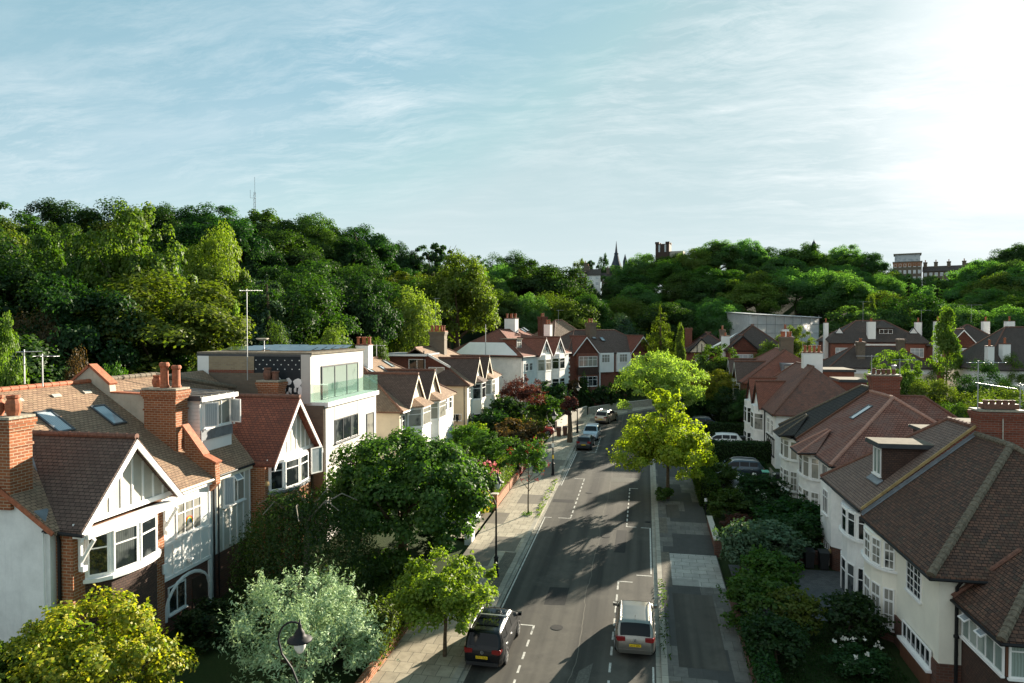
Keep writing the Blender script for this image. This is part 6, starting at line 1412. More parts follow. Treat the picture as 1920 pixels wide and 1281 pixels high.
# ---- the wooded hill: first the trees that stand out, then the rest of the wood in rows from the front to the crest
G1 = 'single trees in front of the hillside wood'
tree_px('airy', 250, 386, 200, 650, 70, 'leaf_ash', 'tall olive green tree with a visible pale trunk standing before the left wood', name='ash_tree', bark='bark_grey')
tree_px('lumpy', 405, 436, 112, 620, 82, 'leaf_fresh', 'yellow green clumpy tree to the right of the tall olive tree', name='chestnut_tree')
tree_px('airy', 105, 425, 130, 640, 70, 'leaf_mid', 'loose mid green tree left of the tall olive tree', name='ash_tree')
tree_px('cedar', 500, 512, 165, 690, 74, 'leaf_blue', 'blue green cedar with layered branches behind the tall aerial', name='cedar_tree')
tree_px('willow', 775, 530, 128, 668, 100, 'leaf_willow', 'yellow weeping willow behind the cream houses', name='willow_tree')
tree_px('willow', 700, 600, 60, 690, 92, 'leaf_mid', 'small dark weeping tree left of the yellow willow', name='willow_tree')
tree_px('broad', 860, 486, 160, 660, 118, 'leaf_olive', 'golden green oak right of the yellow willow', name='oak_tree')
tree_px('slim', 442, 578, 52, 670, 62, 'leaf_fresh', 'small pale lime cypress beside the aerial mast', name='cypress_tree')
tree_px('bush', 625, 592, 120, 690, 66, 'leaf_light', 'bright green bushy tree behind the modern house roof', name='garden_tree')
tree_px('bush', 690, 604, 80, 690, 72, 'leaf_mid', 'leafy green bush left of the white chimney pots', name='garden_shrub', cat='shrub')
tree_px('bush', 518, 608, 84, 690, 60, 'leaf_mid', 'dark green shrub between the cedar and the modern house', name='garden_shrub', cat='shrub')
tree_px('bush', 75, 560, 130, 700, 58, 'leaf_rust', 'brown tinged bushy tree behind the left skylight roof', name='garden_tree')
tree_px('airy', 15, 595, 90, 740, 46, 'leaf_light', 'pale green feathery shrub at the left edge behind the aerial', name='garden_shrub', cat='shrub')
tree_px('bush', 225, 640, 90, 740, 50, 'leaf_mid', 'green bush behind the rendered parapet', name='garden_shrub', cat='shrub')
tree_px('bush', 145, 662, 80, 735, 46, 'leaf_rust', 'small reddish bush left of the rendered parapet', name='garden_shrub', cat='shrub')
tree_px('bush', 330, 560, 110, 720, 62, 'leaf_wood', 'dark bushy tree in front of the yellow green chestnut', name='garden_tree')
tree_px('bush', 350, 655, 60, 740, 52, 'leaf_mid', 'green bush behind the tall chimney pots', name='garden_shrub', cat='shrub')
tree_px('flattop', 815, 448, 78, 520, 150, 'leaf_dark', 'dark flat topped pine on the skyline above the willow', name='pine_tree')
tree_px('broad', 1020, 492, 170, 640, 185, 'leaf_wood', 'wide dark green tree below the hill top houses', name='beech_tree')
tree_px('broad', 1100, 560, 95, 660, 168, 'leaf_wood', 'green tree behind the red brick pair', name='beech_tree')
tree_px('bush', 1165, 590, 70, 660, 160, 'leaf_blue', 'greyish green bush left of the olive cedar', name='garden_shrub', cat='shrub')
tree_px('cedar', 1238, 570, 100, 690, 128, 'leaf_olive', 'olive green cedar standing before the right wood', name='cedar_tree')
tree_px('slim', 1276, 612, 44, 720, 112, 'leaf_light', 'small upright bright green tree right of the cedar', name='garden_tree')
tree_px('airy', 1345, 645, 95, 770, 108, 'leaf_mid', 'loose green tree in front of the dark roofed house', name='garden_tree')
tree_px('lumpy', 1345, 700, 100, 790, 99, 'leaf_yellow', 'bright yellow green small tree behind the lime street tree', name='acacia_tree')
tree_px('bush', 1365, 718, 90, 830, 93, 'leaf_dark', 'dark round bush below the yellow tree', name='garden_shrub', cat='shrub')
tree_px('bush', 1310, 735, 70, 820, 96, 'leaf_dark', 'dark shrub at the bend of the road', name='garden_shrub', cat='shrub')
tree_px('bush', 1400, 730, 60, 820, 90, 'leaf_wood', 'dark green shrub against the white gabled pair', name='garden_shrub', cat='shrub')
tree_px('bush', 1448, 632, 90, 700, 118, 'leaf_light', 'green bushy tree right of the dark roofed house', name='garden_tree')
tree_px('airy', 1490, 612, 80, 700, 130, 'leaf_light', 'pale yellow green tree before the white sheeting', name='garden_tree')
tree_px('slim', 1775, 580, 95, 720, 122, 'leaf_light', 'light green pointed tree left of the white edged gable', name='ginkgo_tree')
tree_px('airy', 1680, 655, 110, 800, 86, 'leaf_light', 'sunlit loose green tree behind the brick chimney', name='garden_tree')
tree_px('bush', 1760, 690, 110, 830, 82, 'leaf_light', 'sunlit yellow green bush right of the brick chimney', name='garden_tree')
tree_px('bush', 1845, 678, 110, 800, 98, 'leaf_dark', 'dark round evergreen before the white walled house', name='yew_tree')
tree_px('bush', 1880, 715, 150, 860, 76, 'leaf_light', 'big sunlit green tree at the right edge behind the aerial', name='garden_tree')
tree_px('bush', 1800, 735, 90, 860, 74, 'leaf_mid', 'green bushy tree left of the right edge tree', name='garden_tree')
tree_px('bush', 1690, 730, 70, 830, 84, 'leaf_mid', 'low green bush right of the brick chimney pots', name='garden_shrub', cat='shrub')
tree_px('bush', 1895, 655, 60, 740, 118, 'leaf_light', 'small bright bush beside the far right chimney', name='garden_shrub', cat='shrub')
tree_px('cone', 1705, 515, 80, 640, 215, 'leaf_dark', 'dark conifer on the right hillside below the flats', name='conifer_tree')
tree_px('cone', 1760, 520, 90, 640, 210, 'leaf_dark', 'second dark conifer right of the one below the flats', name='conifer_tree')
tree_px('cone', 1435, 545, 70, 640, 222, 'leaf_dark', 'dark conifer above the white sheeting roof', name='conifer_tree')
tree_px('slim', 1635, 555, 36, 640, 190, 'leaf_light', 'slim pale birch above the dark roofed pair', name='birch_tree')
tree_px('flattop', 1105, 482, 40, 520, 282, 'leaf_dark', 'dark open tree on the skyline left of the spire', name='pine_tree')
tree_px('airy', 1135, 478, 36, 520, 284, 'leaf_dark', 'small dark tree touching the left of the spire', name='pine_tree')
tree_px('airy', 1090, 486, 50, 520, 280, 'leaf_olive', 'olive tree behind the hill top houses', name='beech_tree')
for px, tp, wd, d in ((1672, 508, 50, 292), (1705, 516, 52, 288), (1745, 522, 54, 288), (1790, 518, 56, 290), (1828, 500, 60, 300), (1076, 532, 40, 252), (1108, 536, 44, 250), (1142, 533, 44, 252)):
    tree_px('broad', px, tp, wd, 600, d, 'leaf_haze_tint' if px > 1500 else 'leaf_wood', 'leafy tree hiding the foot of the hill top buildings', name='woodland_tree', group='trees below the hill top buildings')
rw = random.Random(21); nw = 0
ROWS = [(0.0, .60), (.18, .7), (.36, .8), (.55, .86), (.74, .92), (.9, .96), (1.0, 1.0)]
for (t, _) in ROWS:
    px = -330 + rw.uniform(0, 60)
    while px < 2250:
        d0, d1 = table(DNEAR, px), table(DFAR, px); d = lerp(d0, d1, t) * rw.uniform(.97, 1.03)
        p = AD(px, 600, d); g = ground(p.x, p.y); wm = rw.uniform(9, 16) if px < 1000 else rw.uniform(12, 20)
        hid = (1400 < px < 1600 and d < 215) or (1065 < px < 1165 and t > .85) or (1640 < px < 1860 and t > .93)
        house = p.x > -34 and p.y < 135 and px < 1230
        if not hid and not house and not (d < 60 and px > 250):
            if t == 1.0: h = max(9, ztop_at(px, table(TREELINE, px) + rw.uniform(-8, 12), d) - g)
            else: h = rw.uniform(10.5, 15.5)
            left = px < 900; zt_ = g - .1 + h; h = max(h, wm * rw.uniform(.78, .98)) if not left else h; zt_ = zt_ if t == 1.0 else max(zt_, g - .1 + h * .9)
            kind = rw.choice(('broad', 'broad', 'lumpy', 'broad', 'airy') if left else ('broad', 'broad', 'lumpy'))
            lf = rw.choice(('leaf_wood', 'leaf_dark', 'leaf_wood', 'leaf_mid', 'leaf_olive') if left else ('leaf_haze_tint', 'leaf_haze_tint', 'leaf_mid', 'leaf_light', 'leaf_wood'))  # right wood picks paler leaves in place of haze and backlight
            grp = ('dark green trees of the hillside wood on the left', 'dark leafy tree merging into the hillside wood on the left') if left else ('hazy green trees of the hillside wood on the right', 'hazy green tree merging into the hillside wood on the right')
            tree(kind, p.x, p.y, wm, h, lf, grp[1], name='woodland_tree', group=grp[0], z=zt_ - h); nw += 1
        px += wm * F / d * rw.uniform(.62, .85)
print('woodland trees', nw)

# ---- near trees and shrubs with a mesh of their own
def own_tree(name, label, x, y, build, leaf, trunk=None, cat='tree', extra=None, bark='bark', z=None, group=None, seed=1):
    z = ground(x, y) if z is None else z
    rng = np.random.default_rng(seed); t = thing(name, label, cat, (x, y, z), group)
    me = leaf_mesh('crown', build(rng), leaf); o = bpy.data.objects.new('crown', me); COL.objects.link(o); o.parent = t
    if trunk:
        mb = MB(); trunk(mb, random.Random(seed)); mb.obj('trunk', bark, t, local=True)
    for nm, m, fn in (extra or []):
        me = leaf_mesh(nm, fn(rng), m); o = bpy.data.objects.new(nm, me); COL.objects.link(o); o.parent = t; o['kind'] = 'stuff'
    return t
def bmaple(rng):
    a = crown_pts(rng, (0, 0, 4.5), (4.7, 4.4, 3.4), 200, .18, 260, jag=.16, shell=.72); return LD(a, .2, rng, .8)
own_tree('maple_tree', 'big dark green maple standing in front of the modern house', -13.6, 37.6, bmaple, 'leaf_maple', lambda mb, r: trunk_mb(mb, 6, .28, 7, r, .5), seed=3)
def bstreet(rng):
    a = crown_pts(rng, (0, 0, 2.45), (2.35, 2.35, 2.0), 105, .19, 200, jag=.25, shell=.6, fill=.3); return LD(cat2(a, sprig(rng, *a, 130, .6, .1)), .14, rng, .75)
own_tree('street_maple', 'small bright green maple on the pavement beside the black people carrier', -8.75, 29.6, bstreet, 'leaf_fresh', lambda mb, r: trunk_mb(mb, 3.4, .085, 6, r, .42, .1), seed=5, z=zb(0, 29.6) + .12)
def blime(rng):
    a = crown_pts(rng, (0, 0, 3.9), (4.05, 4.05, 3.25), 165, .18, 190, jag=.25, shell=.5, fill=.35); b = crown_pts(rng, (-.2, 0, 7.0), (1.7, 1.7, 2.0), 28, .24, 110, jag=.3)
    a = cat2(a, b); return LD(cat2(a, sprig(rng, *a, 140, .8, .14)), .2, rng, .8)
own_tree('street_lime_tree', 'airy yellow green street tree on the shaded pavement', 1.85, 57.3, blime, 'leaf_lime', lambda mb, r: trunk_mb(mb, 7.5, .13, 8, r, .42), seed=7, z=zb(0, 57) + .12)
own_tree('pavement_shrub', 'low green suckers round the foot of the airy yellow green tree', 1.6, 56.6, lambda rng: LD(crown_pts(rng, (0, 0, .5), (.75, .75, .6), 14, .4, 90), .16, rng), 'leaf_mid', cat='shrub', z=zb(0, 56.6) + .12, seed=8)
def bround(rng):
    a = crown_pts(rng, (0, 0, 5.2), (5.8, 5.2, 4.6), 130, .17, 150, jag=.15, shell=.72); return LD(cat2(a, sprig(rng, *a, 200, .8, .15)), .26, rng, .6)
own_tree('round_street_tree', 'big round pale green tree at the bend behind the yellow green street tree', 2.4, 92, bround, 'leaf_pale', lambda mb, r: trunk_mb(mb, 6, .25, 7, r, .45), seed=9)
def browan(rng):
    a = crown_pts(rng, (0, 0, 4.1), (1.7, 1.7, 1.75), 42, .24, 110, jag=.3, shell=.55); return LD(cat2(a, sprig(rng, *a, 50, .5, .1)), .16, rng, .55)
own_tree('rowan_sapling', 'slender rowan sapling with red berries on the sunny pavement', -8.6, 51.2, browan, 'leaf_mid', lambda mb, r: trunk_mb(mb, 4.4, .05, 5, r, .3), seed=11, z=zb(0, 51) + .12,
         extra=[('berries', 'berry_red', lambda rng: LD((lambda P: (P, rng.normal(size=P.shape)))(np.concatenate([c + rng.normal(size=(7, 3)) * .07 for c in (np.array((0, 0, 4.2)) + unit(rng, 34) * np.array((1.65, 1.65, 1.7)))])), .09, rng, 1))])
def bsilver(rng):
    a = crown_pts(rng, (0, 0, 2.6), (2.85, 2.7, 2.4), 120, .17, 110, jag=.18, shell=.75); return LD(cat2(a, sprig(rng, *a, 700, .75, .09)), .17, rng, .3)
own_tree('silver_pear', 'large silvery grey leaved bush behind the near street lamp', -13.0, 24.8, bsilver, 'leaf_silver', lambda mb, r: trunk_mb(mb, 3, .15, 6, r, .5), seed=13, cat='shrub')
def bgold(rng):
    a = crown_pts(rng, (0, 0, 2.6), (2.75, 2.6, 2.3), 110, .18, 180, jag=.22, shell=.74); return LD(cat2(a, sprig(rng, *a, 160, .4, .08)), .14, rng, .7)
own_tree('golden_shrub', 'large yellow green shrub below the curved bay of the nearest house', -17.8, 19.3, bgold, 'leaf_yellow', lambda mb, r: trunk_mb(mb, 2.5, .15, 6, r, .6), seed=15, cat='shrub')
own_tree('laurel_shrub', 'glossy green laurel at the bottom left corner', -20.4, 17.6, lambda rng: LD(crown_pts(rng, (0, 0, 2.3), (2.2, 2.2, 1.9), 40, .28, 120), .3, rng, .4), 'leaf_light', cat='shrub', seed=16)
own_tree('laurel_shrub', 'low green laurel between the golden shrub and the near white flank', -19.6, 20.0, lambda rng: LD(crown_pts(rng, (0, 0, 2.0), (1.5, 1.5, 1.9), 30, .28, 120), .26, rng, .4), 'leaf_light', cat='shrub', seed=17)
def bweep(rng):
    a = strand_pts(rng, (0, 0, 3.3), (3.4, 3.2, 2.6), 640, 55, 4.2, 1.0); b = crown_pts(rng, (0, 0, 4.4), (2.6, 2.4, 1.4), 30, .25, 90); return LD(cat2(a, b), .13, rng, .5)
def weeptr(mb, r):
    trunk_mb(mb, 5.4, .17, 0, r)
    for k in range(7):
        a = k * .9 + .3; e = r.uniform(.7, 1.1); q = [(0, 0, 4.2), (math.cos(a) * .9, math.sin(a) * .9, 5.2 * e ** .3), (math.cos(a + .2) * 1.8 * e, math.sin(a + .2) * 1.8 * e, 5.55), (math.cos(a + .3) * 2.6 * e, math.sin(a + .3) * 2.6 * e, 5.1)]; mb.tube(q, [.06, .045, .03, .02], 5)
own_tree('weeping_birch', 'dark weeping tree with bare pale top branches beside the big maple', -16.2, 31.0, bweep, 'leaf_wood', weeptr, bark='bark_grey', seed=19)
def bcopper(rng):
    a = crown_pts(rng, (0, 0, 3.6), (3.0, 3.0, 2.6), 80, .18, 80, jag=.25, fill=.3); return LD(cat2(a, sprig(rng, *a, 170, .8, .1)), .2, rng, .6)
own_tree('copper_tree', 'purple brown leaved small tree before the white pair', -15.2, 86.5, bcopper, 'leaf_copper', lambda mb, r: trunk_mb(mb, 4, .12, 7, r, .5), seed=21)
own_tree('ornamental_plum', 'dark trunked purple leaved tree on the pavement by the far lamp', -8.5, 79.5, lambda rng: LD(crown_pts(rng, (0, 0, 3.9), (.95, .95, 1.7), 24, .35, 80, jag=.3), .2, rng), 'leaf_copper', lambda mb, r: mb.tube([(0, 0, 0), (0.05, 0, 1.5), (-.05, 0, 3.6)], [.34, .27, .2], 8), seed=22, z=zb(0, 79.5) + .12, bark='bark')
# garden shrubs: (kind, x, y, width, height, leaf, label)
SHR = [
 ('bush', -12.7, 33.6, 3.2, 3.4, 'leaf_mid', 'mid green bush between the big maple and the street maple'), ('bush', -13.6, 28.9, 3.4, 2.6, 'leaf_dark', 'dark bush behind the near garden hedge'), ('bush', -18.6, 27.2, 3, 1.8, 'leaf_dark', 'dark low bush beside the arched porch'),
 ('bush', -17.4, 40.5, 3.6, 3.2, 'leaf_dark', 'dark bush under the modern house window'), ('bush', -12.9, 42.5, 2.6, 2.0, 'leaf_dark', 'dark low bush behind the big maple trunk'), ('bush', -14.8, 53.4, 4.4, 4.6, 'leaf_mid', 'spreading green bush left of the pink flowers'),
 ('airy', -13.4, 58.5, 5.2, 4.8, 'leaf_mid', 'spreading feathery green tree behind the rowan sapling'), ('bush', -16.4, 63.5, 4.2, 3.6, 'leaf_mid', 'green bush under the cream bay windows'), ('bush', -13.2, 64.5, 4.4, 3.2, 'leaf_mid', 'green bush behind the second street lamp'),
 ('bush', -13.2, 70.3, 5.2, 4.4, 'leaf_rust', 'big rust brown bush left of the brown wheelie bins'), ('bush', -16.2, 72.5, 4.5, 3.8, 'leaf_dark', 'dark bush before the arched cream porch'), ('bush', -15.6, 78.5, 5.4, 4.6, 'leaf_dark', 'tall dark green shrub beside the cream bay'),
 ('bush', -12.6, 77.8, 3.4, 3.6, 'leaf_olive', 'olive shrub above the rust brown bush'), ('bush', -17.2, 69.0, 3.4, 2.8, 'leaf_lime', 'lime leaved shrub below the wall lantern'), ('bush', -12.6, 90, 4.8, 4.2, 'leaf_mid', 'bright green shrub right of the copper tree'),
 ('bush', -13.6, 98, 6.0, 5.2, 'leaf_dark', 'dark shrub in front of the white pair bays'), ('cone', -9.0, 104, 4.4, 6.5, 'leaf_dark', 'dark pointed evergreen before the red brick pair'), ('bush', -6.4, 106, 4.4, 3.8, 'leaf_dark', 'dark bush beside the garden steps'),
 ('bush', -3.0, 113, 5, 5, 'leaf_wood', 'green bush under the right gable of the brick pair'), ('bush', 2.5, 118, 6, 5.5, 'leaf_wood', 'dark green bush behind the round pale tree'), ('bush', -16.5, 58.2, 3.6, 2.6, 'leaf_light', 'pale green bush under the first cream bay'),
 ('bush', -11.0, 112, 4.4, 4.0, 'leaf_rust', 'rusty shrub before the left bay of the brick pair'), ('bush', 9.0, 99, 5, 4.6, 'leaf_dark', 'dark bush behind the lower parked car at the bend'), ('bush', 6.6, 96.5, 4, 3.4, 'leaf_dark', 'dark low bush on the inside of the bend'),
 ('bush', 5.9, 52.6, 3.2, 2.4, 'leaf_mid', 'rounded green shrub by the shaded pavement post'), ('bush', 8.2, 53.0, 3.0, 1.9, 'leaf_dark', 'dark clipped ball shrub before the bow window'), ('bush', 9.0, 57.0, 4.4, 2.6, 'leaf_dark', 'rose bush with pale flowers beside the small silver car'),
 ('bush', 7.3, 44.3, 4.6, 2.7, 'leaf_sage', 'greyish green bush hiding the white van roof'), ('bush', 9.4, 47.0, 5.0, 3.4, 'leaf_dark', 'large dark bush in front of the white bow fronted pair'), ('bush', 5.5, 41.9, 3.0, 3.3, 'leaf_sage', 'tall grey green bush beside the new pale slabs'),
 ('bush', 6.6, 38.4, 3.2, 2.9, 'leaf_mid', 'green bush left of the block paved drive'), ('bush', 5.6, 35.2, 3.6, 2.7, 'leaf_mid', 'dark green bush by the long tarmac patch'), ('bush', 6.9, 34.4, 2.8, 2.4, 'leaf_olive', 'olive tinged bush in the shaded front garden'),
 ('bush', 9.6, 34.9, 3.0, 2.3, 'leaf_dark', 'dark bush under the nearest curved bay'), ('bush', 9.0, 31.5, 2.4, 1.3, 'leaf_dark', 'low rose bush with white flowers on the near lawn'), ('bush', 5.7, 31.8, 3.0, 2.2, 'leaf_dark', 'dark shrub at the bottom of the shaded garden'),
 ('bush', 7.4, 28.6, 1.8, .9, 'leaf_dark', 'low rose bush with pink flowers near the bottom edge'), ('bush', 9.6, 28.0, 2.6, 1.0, 'leaf_dark', 'dark ground shrub by the flower pots'), ('bush', 10.4, 66.8, 1.8, 1.5, 'leaf_dark', 'small dark shrub beside the side porch'),
 ('bush', 6.2, 49.2, 2.2, 1.6, 'leaf_copper', 'dark purple shrub by the shaded pavement'), ('bush', 11.0, 53.2, 2.6, 2.2, 'leaf_dark', 'dark shrub close to the bow fronted bay'), ('bush', 6.4, 60.5, 3.0, 2.6, 'leaf_mid', 'bright green shrub left of the small silver car'), ('bush', 4.9, 70.8, 2.4, 2.0, 'leaf_mid', 'green shrub at the bonnet of the dark blue car'),
]
for (kd, x, y, w_, h_, lf, lb) in SHR:
    tree('shrub' if kd == 'bush' else kd, x, y, w_, h_, lf, lb, name='garden_shrub', cat='shrub', group='garden shrubs')
def flowers(label, x, y, z, n, sp, m, s=.12, seed=0, kind='flower'):
    rng = np.random.default_rng(seed); C = np.array((x, y, z)) + unit(rng, n) * np.array(sp); k = np.repeat(np.arange(n), 6)
    P = C[k] + rng.normal(size=(6 * n, 3)) * s * .4; me = leaf_mesh('rose_blooms', leaf_data(P, rng.normal(size=P.shape), np.full(len(P), s), rng, .9), m)
    o = bpy.data.objects.new('rose_blooms', me); COL.objects.link(o); mark(o, label, 'flowers', kind='stuff')
flowers('pale roses on the bush beside the small silver car', 9.0, 57, zb(0, 57) + 1.5, 26, (2.0, 2.0, 1.2), 'petal_white', .17, 1)
flowers('white roses on the near lawn', 9.0, 31.5, zb(0, 31) + .9, 14, (1.1, 1.1, .55), 'petal_white', .13, 2)
flowers('pink and white roses near the bottom edge', 7.4, 28.6, zb(0, 28) + .6, 8, (.8, .8, .4), 'petal_pink', .13, 3)
flowers('pink flowers beside the clipped sunny hedge', -12.4, 53.0, zb(0, 53) + 2.9, 22, (1.2, 1.2, .6), 'petal_pink', .2, 4)
tree('shrub', -12.6, 50.4, 2.6, 2.2, 'leaf_gold', 'bright yellow bush behind the green lidded bins', name='garden_shrub', cat='shrub', group='garden shrubs')
def hedge(label, pts, w, h, leaf, dens=260, size=.13, z=None, zg=0.0, seed=0):
    """A clipped hedge along a line: a leafy skin over a dark core."""
    rng = np.random.default_rng(seed); a = pts[0]; t = thing('hedge', label, 'hedge', (a[0], a[1], ground(*a)), 'clipped garden hedges')
    PP, NN = [], []; core = MB()
    for p, q in zip(pts, pts[1:]):
        L = math.dist(p, q); d = np.array([(q[0] - p[0]) / L, (q[1] - p[1]) / L, 0]); s = np.array([-d[1], d[0], 0]); n = int(dens * L * (w + 2 * h))
        u = rng.uniform(-w / 2, L + w / 2, n); per = rng.uniform(0, w + 2 * h, n)
        off = np.where(per < h, -w / 2, np.where(per < h + w, per - h - w / 2, w / 2)); zz = np.where(per < h, per, np.where(per < h + w, h, per - h - w))
        end = rng.random(n) < w / (L + w) * .8; u = np.where(end, np.where(rng.random(n) < .5, -w / 2, L + w / 2), u); off = np.where(end, rng.uniform(-w / 2, w / 2, n), off); zz = np.where(end, rng.uniform(0, h, n), zz)
        g0 = np.array([zb(p[0] + d[0] * x, p[1] + d[1] * x) for x in u]) + zg
        P = np.stack([p[0] + d[0] * u + s[0] * off, p[1] + d[1] * u + s[1] * off, g0 + zz], 1) + rng.normal(size=(n, 3)) * .06
        N = s * (off / (w / 2))[:, None] + np.array([0, 0, 1.0]) * (zz / h)[:, None] ** 3 + rng.normal(size=(n, 3)) * .6
        PP.append(P); NN.append(N); e = w / 2 - .08
        A = [np.array(p) + d[:2] * -e + s[:2] * e, np.array(p) + d[:2] * -e - s[:2] * e, np.array(q) + d[:2] * e - s[:2] * e, np.array(q) + d[:2] * e + s[:2] * e]
        core.prism([(v[0], v[1], zb(v[0], v[1]) + zg - .2) for v in A], (0, 0, h + .12))
    P, N = np.concatenate(PP), np.concatenate(NN)
    me = leaf_mesh('foliage', leaf_data(P, N, np.full(len(P), size), rng, .65), leaf); o = bpy.data.objects.new('foliage', me); COL.objects.link(o); o.parent = t; o.location = -Vector(t.location)
    core.obj('core', 'hedge_core', t)
plain('hedge_core', (0.012, 0.022, 0.008), 0.95, 0.05)
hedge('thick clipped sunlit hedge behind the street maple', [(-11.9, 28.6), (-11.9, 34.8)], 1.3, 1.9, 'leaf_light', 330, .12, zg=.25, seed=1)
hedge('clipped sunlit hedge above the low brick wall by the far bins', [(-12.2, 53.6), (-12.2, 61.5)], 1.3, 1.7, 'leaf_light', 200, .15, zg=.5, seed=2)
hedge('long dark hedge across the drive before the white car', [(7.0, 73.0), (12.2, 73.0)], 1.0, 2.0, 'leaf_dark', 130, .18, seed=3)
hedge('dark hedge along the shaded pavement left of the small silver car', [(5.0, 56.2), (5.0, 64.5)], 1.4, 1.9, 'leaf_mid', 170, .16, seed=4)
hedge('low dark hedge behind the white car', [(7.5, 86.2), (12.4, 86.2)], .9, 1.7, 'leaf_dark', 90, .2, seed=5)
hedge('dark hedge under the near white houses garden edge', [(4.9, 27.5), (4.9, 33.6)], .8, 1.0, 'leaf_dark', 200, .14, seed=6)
# grass and weeds
def grass_patch(label, pts, n, h, m='leaf_dark', seed=0, zg=0.02, name='grass'):
    rng = np.random.default_rng(seed); (x0, y0), (x1, y1) = pts; x = rng.uniform(x0, x1, n); y = rng.uniform(y0, y1, n)
    z = np.array([zb(a, b) for a, b in zip(x, y)]) + zg + h * .4
    P = np.stack([x, y, z], 1); N = rng.normal(size=(n, 3)) * np.array([1, 1, .25]); me = leaf_mesh(name, leaf_data(P, N, np.full(n, h), rng, .3), m)
    o = bpy.data.objects.new(name, me); COL.objects.link(o); mark(o, label, 'grass', kind='stuff')
grass_patch('rough shaded lawn in front of the near white houses', ((4.7, 26), (10.9, 36.4)), 9000, .13, 'leaf_dark', 1)
grass_patch('weeds in the sunny pavement verge near the rowan sapling', ((-8.1, 50.2), (-7.6, 62)), 150, .22, 'leaf_light', 2, .12, 'weeds')
grass_patch('tufts of grass round the foot of the rowan sapling', ((-9.0, 50.7), (-8.3, 51.7)), 70, .2, 'leaf_mid', 3, .12, 'weeds')
grass_patch('weeds along the shaded kerb beside the silver car', ((.75, 31), (1.2, 40)), 140, .2, 'leaf_mid', 4, .12, 'weeds')
# ================================================================ cars
def paint(name, col, metal=0.3, rough=0.28, spec=.4):
    def fn(t):
        n = t.noise(t.pos(), 2.5, 4, .6)
        t.pbsdf(t.ramp(n, [(.3, tuple(c * .9 for c in col)), (.7, col)]), rough, spec, metal, Coat_Weight=spec, Coat_Roughness=.06)
    return mat(name, fn)
paint('paint_black', (.006, .007, .009), 0, .25, .2); paint('paint_silver', (.27, .255, .225), .8, .32); paint('paint_darkgreen', (.025, .03, .035)); paint('paint_paleblue', (.4, .46, .5), .4); paint('paint_beige', (.42, .37, .3), .6)
paint('paint_bluegrey', (.05, .075, .095), .5); paint('paint_white', (.72, .73, .72), 0); paint('paint_navy', (.03, .05, .08), .4); paint('paint_smallsilver', (.45, .5, .54), .5); paint('paint_red', (.3, .02, .02), .2)
plain('tyre', (.018, .018, .018), .85, .15, var=.1); plain('rim', (.45, .45, .44), .35, .5, .8); plain('tail_red', (.2, .008, .008), .2, .6); plain('headlamp', (.55, .57, .58), .1, .7); plain('plate_yellow', (.75, .5, .02), .45, var=.04); plain('plate_white', (.75, .75, .72), .45, var=.03); plain('car_plastic', (.025, .025, .026), .6)
def cglass(t): t.pbsdf((.006, .008, .01), .05, .22)
mat('car_glass', cglass)
CARS = {  # profile points (x as fraction of half length, z), belt, glass ranges
 'mpv':  dict(L=4.4, W=1.79, H=1.64, top=[(-1, .55), (-.985, .98), (-.955, 1.1), (-.86, 1.55), (-.78, 1.62), (0, 1.64), (.3, 1.58), (.68, 1.08), (.86, .96), (.96, .8), (1, .52)], belt=1.02, rg=(-.955, -.86), ws=(.33, .66), sw=(-.8, .52), pil=(-.45, -.02)),
 'suv':  dict(L=4.65, W=1.88, H=1.66, top=[(-1, .55), (-.985, 1.0), (-.94, 1.1), (-.8, 1.55), (-.7, 1.63), (-.1, 1.66), (.2, 1.6), (.5, 1.13), (.82, 1.04), (.95, .88), (1, .55)], belt=1.08, rg=(-.94, -.8), ws=(.22, .49), sw=(-.74, .4), pil=(-.42, -.06)),
 'hatch': dict(L=3.95, W=1.7, H=1.45, top=[(-1, .5), (-.985, .88), (-.93, 1.0), (-.78, 1.38), (-.65, 1.43), (-.1, 1.45), (.15, 1.4), (.5, .98), (.82, .88), (.95, .74), (1, .48)], belt=.93, rg=(-.93, -.79), ws=(.17, .48), sw=(-.72, .38), pil=(-.05,)),
 'estate': dict(L=4.34, W=1.81, H=1.56, top=[(-1, .52), (-.985, .9), (-.96, 1.02), (-.8, 1.44), (-.7, 1.52), (-.05, 1.56), (.25, 1.5), (.6, 1.02), (.84, .93), (.95, .78), (1, .5)], belt=.97, rg=(-.957, -.79), ws=(.27, .58), sw=(-.76, .46), pil=(-.45, -.03)),
}
